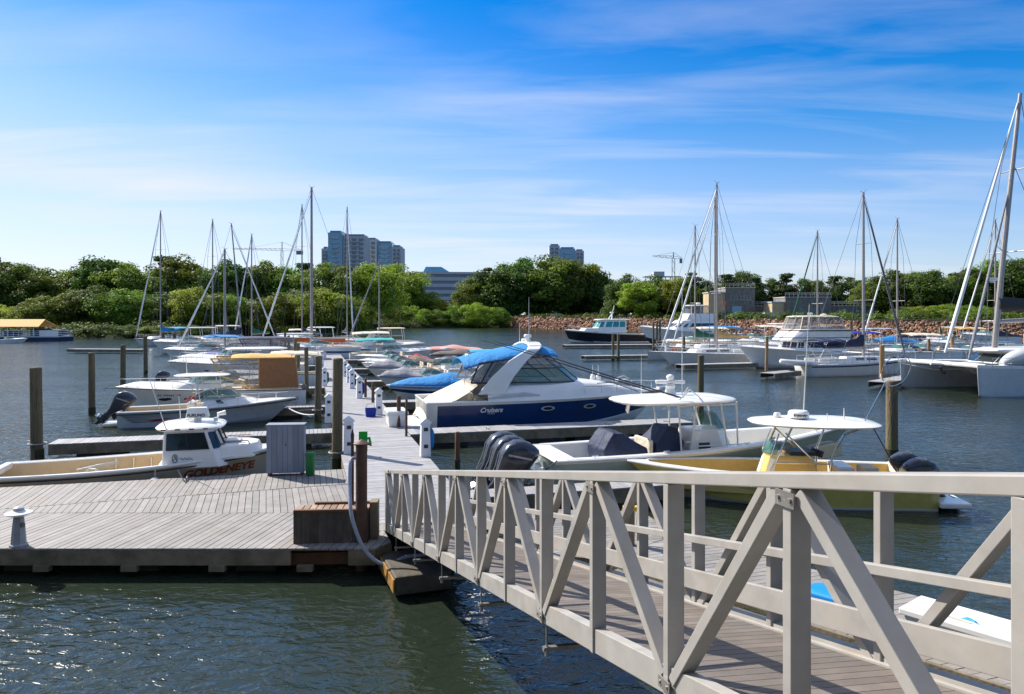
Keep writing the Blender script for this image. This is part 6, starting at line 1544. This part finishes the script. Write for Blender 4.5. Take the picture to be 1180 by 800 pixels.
def skeleton():
    c=atY(764,620); r=empty('unfinished_building',(c.x,c.y,0),0,'concrete frame of a building under construction below the right hand crane','building'); W=42*620/FP; zt=zat(319,620)
    for j in range(4):
        mb=MB(); mb.box(-W/2,W/2,0,14,zt-j*4,zt-j*4+.5); mb.build('floor_slab',bdark,r); mb=MB()
        for i in range(8): x=-W/2+.5+i*(W-1)/7; mb.box(x-.35,x+.35,.3,1,zt-j*4-3.5,zt-j*4)
        mb.build('columns',bconc,r)
    mb=MB(); mb.box(-W/2+8,-W/2+17,2,10,zt+.5,zt+4.5); mb.build('core',bbrown,r)
skeleton()
def crane(px,top,jib_l,jib_r,jy,Y,label,slope=0):
    c=atY(px,Y); zt=zat(top,Y); zj=zat(jy,Y); r=empty('tower_crane',(c.x,c.y,0),0,label,'crane','tower cranes on the skyline'); k=Y/FP; w_=1.1
    mb=MB(); n=int(zj/4)
    for x,y in ((-w_,-w_),(w_,-w_),(w_,w_),(-w_,w_)): mb.tube([(x,y,0),(x,y,zj)],.16,4)
    for i in range(n): z=i*4; s=1 if i%2 else -1; mb.tube([(-w_*s,-w_,z),(w_*s,-w_,z+4)],.2,4)
    mb.build('mast',rail_m,r)
    L=(px-jib_l)*k; Rr=(jib_r-px)*k; mb=MB()
    for dz in (0,2.2): mb.tube([(-L,0,zj+dz*.3+L*slope),(0,0,zj+dz),(Rr,0,zj-Rr*slope*.3+dz*.4)],.17,4)
    m_=int(L/5)
    for i in range(m_): x=-i*5; mb.tube([(x,0,zj-x*slope),(x-2.5,0,zj+1.9-x*slope)],.18,4); mb.tube([(x-2.5,0,zj+1.9-x*slope),(x-5,0,zj-x*slope)],.18,4)
    mb.build('jib',rail_m,r)
    mb=MB(); mb.tube([(0,0,zj),(0,0,zt)],.5,4); mb.tube([(0,0,zt),(-L*.65,0,zj+2+L*.65*slope)],.12,4); mb.tube([(0,0,zt),(Rr*.9,0,zj+1)],.12,4); mb.build('tower_head',rail_m,r)
    mb=MB(); mb.box(Rr*.7,Rr,-1,1,zj-4,zj); mb.build('counterweight',bdark,r)
crane(325,279,268,349,289,760,'tower crane above the left trees with its long jib pointing left',.03)
crane(776,291,752,786,298,620,'tower crane above the unfinished building right of centre',.10)
def stonehouse(px0,px1,top,Y,d,label,floors,tan_w=None,rz=0):
    W=(px1-px0)*Y/FP; c=atY((px0+px1)/2,Y); zt=zat(top,Y); r=empty('stone_building',(c.x,c.y,0),rz,label,'building')
    mb=MB(); mb.box(-W/2,W/2,0,d,2,zt); mb.build('wall',stonem,r)
    if tan_w: mb=MB(); mb.box(-W/2-tan_w,-W/2-.02,.5,d*.8,2,zt-1.4); mb.build('side_wing',tanw,r); mb=MB(); mb.box(-W/2-tan_w-.2,-W/2-.02,.3,d*.8+.2,zt-1.4,zt-1.1); mb.build('wing_coping',bconc,r)
    for (x,z,w_,h,m) in floors: mb=MB(); mb.box(x-w_/2,x+w_/2,-.08,.2,z,z+h); o=mb.build('window',m,r); mb=MB(); mb.box(x-w_/2-.12,x+w_/2+.12,-.14,.1,z-.14,z-.0); mb.build('sill',bconc,o)
    mb=MB(); mb.box(-W/2-.15,W/2+.15,-.15,d,zt,zt+.22); mb.build('coping',bconc,r)
    mb=MB(); n=int(W/1.1)
    for i in range(n+1): x=-W/2+i*W/n; mb.tube([(x,.1,zt+.2),(x,.1,zt+1.35)],.05,4)
    for z in (.75,1.05,1.35): mb.tube([(-W/2,.1,zt+z),(W/2,.1,zt+z)],.04,4)
    mb.build('roof_railing',rail_m,r); return r,W,zt
stonehouse(836,870,332,207,8,'tall rough stone blockhouse with a steel shutter and tan side wing',[(-1,4.9,2.6,2.6,bglass)]+[(-2.6+i*.9,9.3,.4,1.2,bdark) for i in range(7)],4.6)
r,W,zt=stonehouse(868,905,353,212,7,'low link wall with railing between the two stone buildings',[])
r,W,zt=stonehouse(905,958,343,200,9,'lower stone building with tan end wall and roof railing',[(-2,4.9,1.2,2.0,bdark),(1.5,4.9,1.2,2.0,bdark),(3.5,4.9,.9,2.0,bdark)],3.4)
stonehouse(957,1012,353,208,6,'long low dark stone wall with railing right of the tan ended building',[(i*1.6-4,4.9,.8,1.6,bdark) for i in range(6)])
def sign():
    p=atY(834.5,203.5,zat(350,203.5)); r=empty('warning_sign',p,0,'orange square board on the tan wing of the blockhouse','sign'); mb=MB(); mb.box(-.55,.55,-.05,.05,-.6,.6); mb.build('board',MT['orange'],r,bev=.02); mb=MB(); mb.tube([(0,.08,-1.6),(0,.08,.5)],.05,5); mb.build('pole',rail_m,r)
sign()
def vehicle(px,Y,z,label,m):
    p=atY(px,Y,z); r=empty('parked_car',p,R(5),label,'car','cars parked above the boulders')
    prof=[(-2.2,.35),(-2.2,.95),(-1.6,1.05),(-1.15,1.55),(.6,1.55),(1.25,1.0),(2.1,.88),(2.2,.35)]
    mb=MB(); mb.loft([[Vector((x,y*(.8 if z_>1.2 else 1),z_)) for x,z_ in prof] for y in (-.88,-.82,.82,.88)],0); mb.build('body',m,r,bev=.05)
    for s in (-1,1): mb=MB(); mb.add([(x,s*.80,z_) for x,z_ in ((-1.35,1.08),(.95,1.05),(.5,1.48),(-1.05,1.48))],[(0,1,2,3)]); mb.bar((-1.2,s*.79,1.1),(.9,s*.79,1.1),.03,.05); mb.build('side_window',MT['glass'],r)
    for x in (-1.4,1.35):
        for s in (-1,1): mb=MB(); mb.tube([(x,s*.70,.33),(x,s*.9,.33)],.33,14); w_=mb.build('wheel',MT['rub'],r); mb=MB(); mb.tube([(x,s*.89,.33),(x,s*.91,.33)],.2,12); mb.build('rim',MT['steel'],w_)
vehicle(873,194,4.2,'dark car parked left of the tan ended stone building',MT['black']); vehicle(886,194.5,4.2,'silver car parked nearest the tan ended stone building',MT['gelgrey'])

# ------------------------------------------------------------------ tan roofed pontoon on the far left
def pavilion():
    Y=140; c=atY(8,Y); r=empty('floating_pavilion',(c.x,c.y,0),0,'floating pontoon with tan gabled roof and white railings at far left','pavilion'); k=Y/FP
    x0=(-40-8)*k; x1=(85-8)*k
    mb=MB(); mb.box(x0,x1-1.5,-2.5,2.5,-.2,.75); mb.build('pontoon',MT['royal'] if False else MT['navyc'],r,bev=.1)
    mb=MB(); mb.box(x0,x1-1.4,-2.45,2.45,.75,.95); mb.build('deck',MT['gelgrey'],r)
    z0,z1=zat(377,Y),zat(368,Y); xr=(56-8)*k; mb=MB()
    mb.loft([[Vector((x,-3,z0)),Vector((x,-3,z0+.12)),Vector((x-.6,0,z1)),Vector((x,3,z0+.12)),Vector((x,3,z0)),Vector((x-.6,0,z1-.2))] for x in (x0,xr)],0); mb.build('roof',MT['tan'],r)
    for x in (xr-1.2,xr-6,xr-11):
        for y in (-2.6,2.6): mb=MB(); mb.tube([(x,y,.9),(x,y,z0+.1)],.09,6); mb.build('post',MT['gel'],r)
    mb=MB()
    for z in (1.25,1.6,1.95): mb.tube([(x0,-2.4,z),(x1-4,-2.4,z)],.05,5); mb.tube([(x1-1.5,-2.3,z),(x1-1.5,2.3,z)],.05,5)
    for i in range(18): x=x0+(x1-4-x0)*i/17; mb.tube([(x,-2.4,.9),(x,-2.4,1.95)],.05,5)
    mb.build('railing',MT['gel'],r)
    mb=MB(); mb.box(x1-5,x1-1.5,-2.42,-2.36,.95,2.05); mb.build('white_panel',MT['gel'],r)
    mb=MB(); mb.box(xr-2.5,xr+.5,-1.5,.5,1.0,2.3); mb.box(xr+1.2,xr+3,-1,.6,1.0,2.2); mb.build('deck_furniture',MT['dark'],r,bev=.1)
    mb=MB()
    for x in (x0+2,x0+8): mb.box(x,x+2,-1,1,1.0,1.8)
    mb.build('blue_boxes',MT['royal'],r)
pavilion()
dock_run('shore_dock',at(82,402,.5)[:2],at(166,402.5,.5)[:2],1.6,'low pale dock running from the roofed pontoon towards the blue covered sloop',cat='dock',fl=False)
r,H=express('skiff',5,2,-6,128,RZ,-2.5,'small white open skiff at the left edge below the roofed pontoon','none',zs=.6,zb=.8,rails=False)

# ------------------------------------------------------------------ power pedestals and dock furniture
pedm=mat('white_pedestal_plastic',(.72,.74,.78),.4,var=.06,scale=6)
def pedestal(px,base,label,h=1.12,hose=None,first=[]):
    p=at(px,base,ZD); r=empty('power_pedestal',p,DA+R(random.uniform(-6,6)),label,'pedestal','white power pedestals along the main dock')
    mb=MB(); mb.loft([[Vector((x*.15,y*.13,0)) for x,y in ((-1,-1),(1,-1),(1,1),(-1,1))],[Vector((x*.125,y*.11,h*.86)) for x,y in ((-1,-1),(1,-1),(1,1),(-1,1))]],0); mb.build('body',pedm,r,bev=.015)
    mb=MB(); mb.loft([[Vector((x*.17,y*.15,h*.86)) for x,y in ((-1,-1),(1,-1),(1,1),(-1,1))],[Vector((x*.16,y*.14,h*.90)) for x,y in ((-1,-1),(1,-1),(1,1),(-1,1))],[Vector((x*.02,y*.11,h)) for x,y in ((-1,-1),(1,-1),(1,1),(-1,1))]],0); mb.build('cap',pedm,r,bev=.01)
    for z in (.28,.72):
        mb=MB(); mb.box(-.06,.06,-.145+z*.01,-.10,h*z-.05,h*z+.05); mb.build('socket',MT['dark'],r)
    if hose:
        mb=MB()
        for k in range(4):
            q=[(.17+.02*k,math.sin(a)*.09*(1+k*.1),.5+math.cos(a)*(.34-.03*k)) for a in [6.283*i/20 for i in range(21)]]; mb.tube(q,.016,5,cap=False)
        mb.build('coiled_hose',MT[hose],r)
    return r
pedestal(402,523,'power pedestal at the left dock edge beside the green hose reel')
pedestal(490,526,'nearest power pedestal at the right dock edge with blue cable coil',hose='blue')
pedestal(379,487,'power pedestal at the left dock edge behind the second piling',hose=None)
pedestal(436.5,478,'power pedestal beside the white dock box with a ball on top')
pedestal(414,459,'right dock edge pedestal nearest the thin dark posts',hose='royal'); pedestal(405.5,448,'right dock edge pedestal second in the far cluster',hose='black'); pedestal(402,441,'right dock edge pedestal third in the far cluster')
pedestal(398,434,'right dock edge pedestal furthest in the far cluster'); pedestal(374,445,'left dock edge pedestal with green hose coil',hose='greenc'); pedestal(371,425,'far left dock edge pedestal before the small boats'); pedestal(366,412,'furthest left dock edge pedestal')
def dockbox():
    p=at(443,492,ZD); r=empty('dock_box',(p.x+.35,p.y+.5,ZD),DA+R(90),'white fibreglass dock box at the right dock edge','dock box')
    mb=MB(); mb.loft([[Vector((x*.62*k,y*.36*k,z)) for x,y in ((-1,-1),(1,-1),(1,1),(-1,1))] for k,z in ((.88,0),(.97,.46))],0); mb.build('body',MT['gel'],r,bev=.03)
    mb=MB(); mb.loft([[Vector((x*.66*k,y*.40*k,z)) for x,y in ((-1,-1),(1,-1),(1,1),(-1,1))] for k,z in ((1,.46),(1,.54),(.9,.60))],0); mb.build('lid',MT['gel'],r,bev=.02)
dockbox()
def bucket():
    p=at(427,480,ZD); r=empty('storage_bin',p,DA,'small royal blue bin standing on the dock beside the dock box','bin'); mb=MB(); mb.loft([[Vector((x*.22*k,y*.2*k,z)) for x,y in ((-1,-1),(1,-1),(1,1),(-1,1))] for k,z in ((.85,0),(1,.34),(.93,.34),(.8,.05))],0); mb.build('tub',MT['royal'],r,bev=.015); mb=MB(); mb.tube([(-.2,0,.33),(-.12,0,.52),(.12,0,.52),(.2,0,.33)],.012,5); mb.build('handle',MT['gelgrey'],r)
    for m_ in r.children: pass
bucket()
screenm=mat('blue_grey_plank_paint',(.20,.23,.29),.6,var=.14,scale=5,stretch=(1,1,.3),bump=.003,bscale=30,tone=True)
def locker():
    p0=at(307,549,ZD); p1=at(350,548,ZD); c=(p0+p1)/2; d=(p1-p0); W=d.length; a=math.atan2(d.y,d.x); r=empty('grey_locker',c,a,'tall blue grey planked locker standing on the platform beside the green bin','locker')
    h=zat(491,p0.y)-ZD; mb=MB(); n=7
    for k in range(n): mb.box(-W/2+W*k/n,-W/2+W*(k+1)/n-.006,0,.03,.07,h,tone=random.uniform(.88,1.12))
    mb.build('front_boards',screenm,r)
    mb=MB(); mb.box(-W/2,W/2,.031,.34,.07,h-.03); mb.build('body',screenm,r); mb=MB(); mb.box(-W/2-.02,W/2+.02,-.02,.38,h,h+.03); mb.build('top',screenm,r,bev=.005)
    for x in (-W/2+.06,W/2-.06):
        mb=MB(); mb.box(x-.03,x+.03,.02,.3,0,.07); mb.build('foot',rustt,r)
    mb=MB(); mb.tube([(0.02,0,h*.62),(0.02,-.03,h*.62)],.018,8); mb.build('knob',MT['dark'],r)
locker()
def gbin():
    p=at(357.5,548,ZD); r=empty('green_bin',p,0,'slim dark green cylindrical bin beside the grey locker','bin'); g=mat('green_plastic',(.012,.16,.035),.45,var=.15)
    h=zat(522,p.y)-ZD; mb=MB(); mb.lathe((0,0,0),[(.10,0),(.115,.05),(.12,h*.85),(.11,h*.86)],18); mb.build('body',g,r); mb=MB(); mb.lathe((0,0,h*.86),[(.13,0),(.135,.05),(.12,.09),(.02,.11)],18); mb.build('lid',g,r)
gbin()
def planter():
    p0=at(338,636,.36); p1=at(424,634,.36); r=empty('timber_box',(p0.x,p0.y,0),math.atan2(p1.y-p0.y,p1.x-p0.x),'dark stained timber box round the foot of the brown post','box'); W=(p1-p0).length; D=.5; zt=zat(588,p0.y)
    mb=MB(); n=9
    for k in range(n): mb.box(W*k/n,W*(k+1)/n-.006,0,.04,.36,zt-.04,tone=random.uniform(.8,1.15))
    for k in range(5): mb.box(W-.04,W,.045+D*k/5*.95,.045+D*(k+1)/5*.95-.006,.36,zt-.04,tone=random.uniform(.8,1.15)); mb.box(0,.04,.045+D*k/5*.95,.045+D*(k+1)/5*.95-.006,.36,zt-.04,tone=random.uniform(.8,1.15))
    mb.build('sides',mat('dark_stained_planks',(.085,.068,.055),.75,var=.45,scale=7,stretch=(1,1,.35),tone=True,bump=.006,bscale=25),r)
    mb=MB()
    for k in range(11): mb.box(.02+W*k/11,.02+W*(k+1)/11-.02,.05,D-.05,zt-.06,zt-.02,tone=random.uniform(.75,1.2))
    mb.build('top_slats',mat('brown_slats',(.27,.185,.13),.7,var=.25,tone=True,bump=.004),r)
    mb=MB(); mb.box(0,W,-.02,.05,zt-.05,zt); mb.box(.3,W,D-.05,D+.02,zt-.05,zt+.02); mb.build('rim',rustt,r,bev=.006)
    mb=MB(); mb.box(W+.01,W+.16,.15,.45,.5,zt+.08); mb.build('end_block',timber,r,bev=.01)
    mb=MB(); mb.box(-.05,W+.25,-.05,.02,.13,.35); mb.build('base_beam',rustt,r,bev=.01)
planter()
steelb=mat('rusty_brown_steel',(.11,.06,.042),.55,metal=.3,var=.25,scale=8,bump=.003,dirt=((.05,.035,.03),3,.9))
def post():
    p=at(417,600,.55); p=atY(416.5,13.42,.5); r=empty('steel_guide_post',p,0,'brown steel guide post with a cap rising out of the timber box','post'); h=zat(512,p.y)-.5
    mb=MB(); mb.tube([(0,0,-1.2),(0,0,h)],.105,18); mb.build('tube',steelb,r); mb=MB(); mb.lathe((0,0,h),[(.11,-.02),(.15,0),(.15,.02),(.05,.07),(.01,.09)],16); mb.tube([(.0,0,h+.05),(.19,-.02,h-.02)],.015,5); mb.build('cap',steelb,r)
    q=empty('hose_stand',(p.x-.12,p.y+.35,.5),0,'bright green bracket and slim post holding the grey hose','bracket')
    mb=MB(); mb.tube([(-.12,0,0),(-.12,0,h+.02)],.03,8); mb.lathe((-.12,0,h+.0),[(.03,0),(.035,.12),(.005,.22)],8); mb.build('pole',steelb,q)
    g=mat('bright_green_paint',(.01,.42,.05),.5); mb=MB(); mb.box(.00,.16,-.02,.02,h-.20,h+.18); mb.tube([(.10,0,h+.02),(.20,-.02,h+.06),(.22,-.02,h-.06)],.03,8); mb.box(.02,.10,-.02,.02,h-.42,h-.2); mb.build('bracket',g,q,bev=.01)
    hm=mat('grey_hose',(.30,.33,.42),.45,var=.15,scale=12)
    P=Vector((p.x,p.y,0)); a=Vector((-.16,-.16,h+.30)) ; z=lambda py: zat(py,p.y-.3)
    Yh=12.98; pts=[atY(q[0],q[2],zat(q[1],q[2])) for q in ((409,528,13.5),(404,532,13.35),(403,560,13.2),(404.5,590,12.95),(412,617,12.9),(423,637,12.88),(438,649,12.85),(453,649,12.85),(468,642,12.95),(492,641,13.1),(520,650,13.0))]
    # smooth
    sp=[]
    for i in range(len(pts)-1):
        p0=pts[max(i-1,0)];p1=pts[i];p2=pts[i+1];p3=pts[min(i+2,len(pts)-1)]
        for k in range(6):
            t=k/6; sp.append(.5*((2*p1)+(p2-p0)*t+(2*p0-5*p1+4*p2-p3)*t*t+(3*p1-p0-3*p2+p3)*t**3))
    mb=MB(); mb.tube(sp+[pts[-1]],.034,10); tag(mb.build('water_hose',hm),'thick grey hose looping from the brown post down to the gangway','hose')
post()
def bollard_light():
    p=at(21.5,629,ZD); r=empty('bollard_light',p,0,'grey bollard light with a wide white cap on the platform edge','lamp'); h=zat(584,p.y)-ZD
    mb=MB(); mb.loft([[Vector((math.cos(a)*q,math.sin(a)*q,z)) for a in [6.283*k/8 for k in range(8)]] for q,z in ((.15,0),(.15,.03),(.125,.05),(.105,h*.45),(.085,h*.72))],0,True,False); mb.build('column',mat('grey_painted_metal',(.30,.31,.33),.5,var=.15),r)
    mb=MB(); mb.lathe((0,0,h*.72),[(.07,0),(.17,.05),(.225,.075),(.22,.09),(.10,.13)],24); mb.build('cap',MT['gel'],r); mb=MB(); mb.lathe((0,0,h*.72+.13),[(.09,0),(.085,.05),(.04,.075),(.01,.08)],16); mb.build('lens',MT['gelgrey'],r)
    mb=MB(); mb.tube([(.08,-.04,h*.55),(.12,-.05,h*.55)],.04,10); mb.build('sensor',MT['brnc'],r)
bollard_light()
# yellow socket post on the landing, with its hose
def ypost():
    p=at(727,628,ZD); r=empty('utility_post',p,0,'brown utility post with yellow sockets and a pale coiled hose behind the gangway','post')
    mb=MB(); mb.box(-.06,.06,-.06,.06,0,.62); mb.build('post',timber,r,bev=.01); mb=MB(); mb.box(-.14,.12,-.08,.06,.62,.70); mb.build('yellow_sockets',MT['yplastic'],r,bev=.015)
    mb=MB()
    for k in range(3): mb.tube([(.12+.02*k,-.06+math.sin(a)*.14,.36+math.cos(a)*(.28-.03*k)) for a in [6.283*i/18 for i in range(19)]],.016,5,cap=False)
    mb.build('coiled_hose',MT['hyp'],r)
ypost()
def whitebox():
    a=Vector((4.85,9.26,0)); b=Vector((6.75,6.9,0)); d=(b-a); L=d.length; r=empty('long_white_bench_box',(a.x,a.y,0),math.atan2(d.y,d.x),'long white flat topped dock box on the angled dock with small blue logo','dock box')
    mb=MB(); mb.box(0.05,L,.05,.60,ZD,.87); mb.build('body',MT['gelgrey'],r,bev=.01); mb=MB(); mb.box(0,L,0,.66,.87,.95); mb.build('lid',MT['gel'],r,bev=.015)
    mb=MB(); mb.loft([[Vector((.62+.05*i+.1*math.sin(i),.24,.953)),Vector((.66+.05*i,.34-.01*i*i,.953))] for i in range(5)],0,False,False,False); mb.build('blue_logo',MT['bluec2'],r); mb=MB(); mb.add([(.42,.16,.953),(.75,.14,.953),(.78,.19,.953),(.45,.22,.953)],[(0,1,2,3)]); mb.build('tan_logo_line',MT['geltan'],r)
whitebox()
def kayak():
    a=at(922,712,.5); b=a+Vector((.67,-.74,0)); d=(b-a); L=1.0; r=empty('plastic_tub',(a.x,a.y,ZD),math.atan2(d.y,d.x),'bright sky blue plastic tub lying on the angled dock','tub')
    mb=MB(); mb.loft([[Vector((L/2+x*L/2*k,.2+y*.26*k,z)) for x,y in ((-1,-.6),(-.7,-1),(.7,-1),(1,-.6),(1,.6),(.7,1),(-.7,1),(-1,.6))] for k,z in ((.85,0),(1,.34),(.97,.40),(.85,.42))],0,True,False); mb.build('shell',mat('sky_blue_plastic',(.01,.24,.62),.4,var=.08),r,bev=.02)
kayak()
# mooring lines, one object each
def rope(pts,r_,label,m='hyp',sag=.1,name='mooring_line'):
    out=[]
    for a,b in zip(pts,pts[1:]):
        for k in range(8): t=k/8; q=Vector(a).lerp(Vector(b),t); q.z-=sag*4*t*(1-t); out.append(q)
    mb=MB(); mb.tube(out+[Vector(pts[-1])],r_,6); tag(mb.build(name,MT[m]),label,'rope','mooring lines')
rope([atY(318,33.4,.95),at(362,478,.55)],.03,'slack line from the outboard cuddy bow to the second piling',sag=.25)
rope([atY(205,18.7,.72),at(215,556,.52)],.014,'short dark line from the workboat to the platform cleat','dark',.05)
rope([atY(642,18.7,.95),at(603,556,.5)],.014,'dark line from the triple outboard boat stern to the short finger','dark',.05)
rope([atY(762,19.9,.98),at(735,557,.5)],.014,'dark line from the triple outboard boat midships to the short finger','dark',.08)
rope([atY(1014,56,1.0),at(1016,437,.6)],.03,'pale line from the dinghy sloop to its warm brown piling',sag=.2)
def cleat(px,py,label):
    p=at(px,py,ZD); r=empty('dock_cleat',p,random.uniform(0,3),label,'cleat','cleats on the docks'); mb=MB(); mb.tube([(-.13,0,.075),(-.06,0,.06),(.06,0,.06),(.13,0,.075)],.018,6); mb.tube([(-.05,0,0),(-.05,0,.06)],.02,6); mb.tube([(.05,0,0),(.05,0,.06)],.02,6); mb.build('horn',ironm,r)
cleat(215,554,'cleat on the platform edge below the workboat lettering'); cleat(562,495,'cleat on the finger in front of the big cruiser, left one'); cleat(700,490,'cleat on the finger in front of the big cruiser, right one'); cleat(600,558,'cleat on the short finger beside the triple outboard boat')
def floatend():
    p=at(480,652,.3); r=empty('gangway_float',(p.x,p.y+.3,0),R(-70),'dark timber float corner with rusty yellow edge under the gangway foot','float')
    mb=MB(); mb.box(-.5,.9,-.6,.35,.05,.36); mb.build('block',mat('dark_soaked_timber',(.075,.065,.05),.7,var=.4,scale=5,bump=.01,bscale=14),r,bev=.03); mb=MB(); mb.box(-.52,.92,-.63,-.6,.10,.33); mb.build('rusty_edge',mat('rust_stain',(.30,.15,.03),.8,var=.5,scale=6),r,bev=.01)
    for q in r.children: pass
floatend()
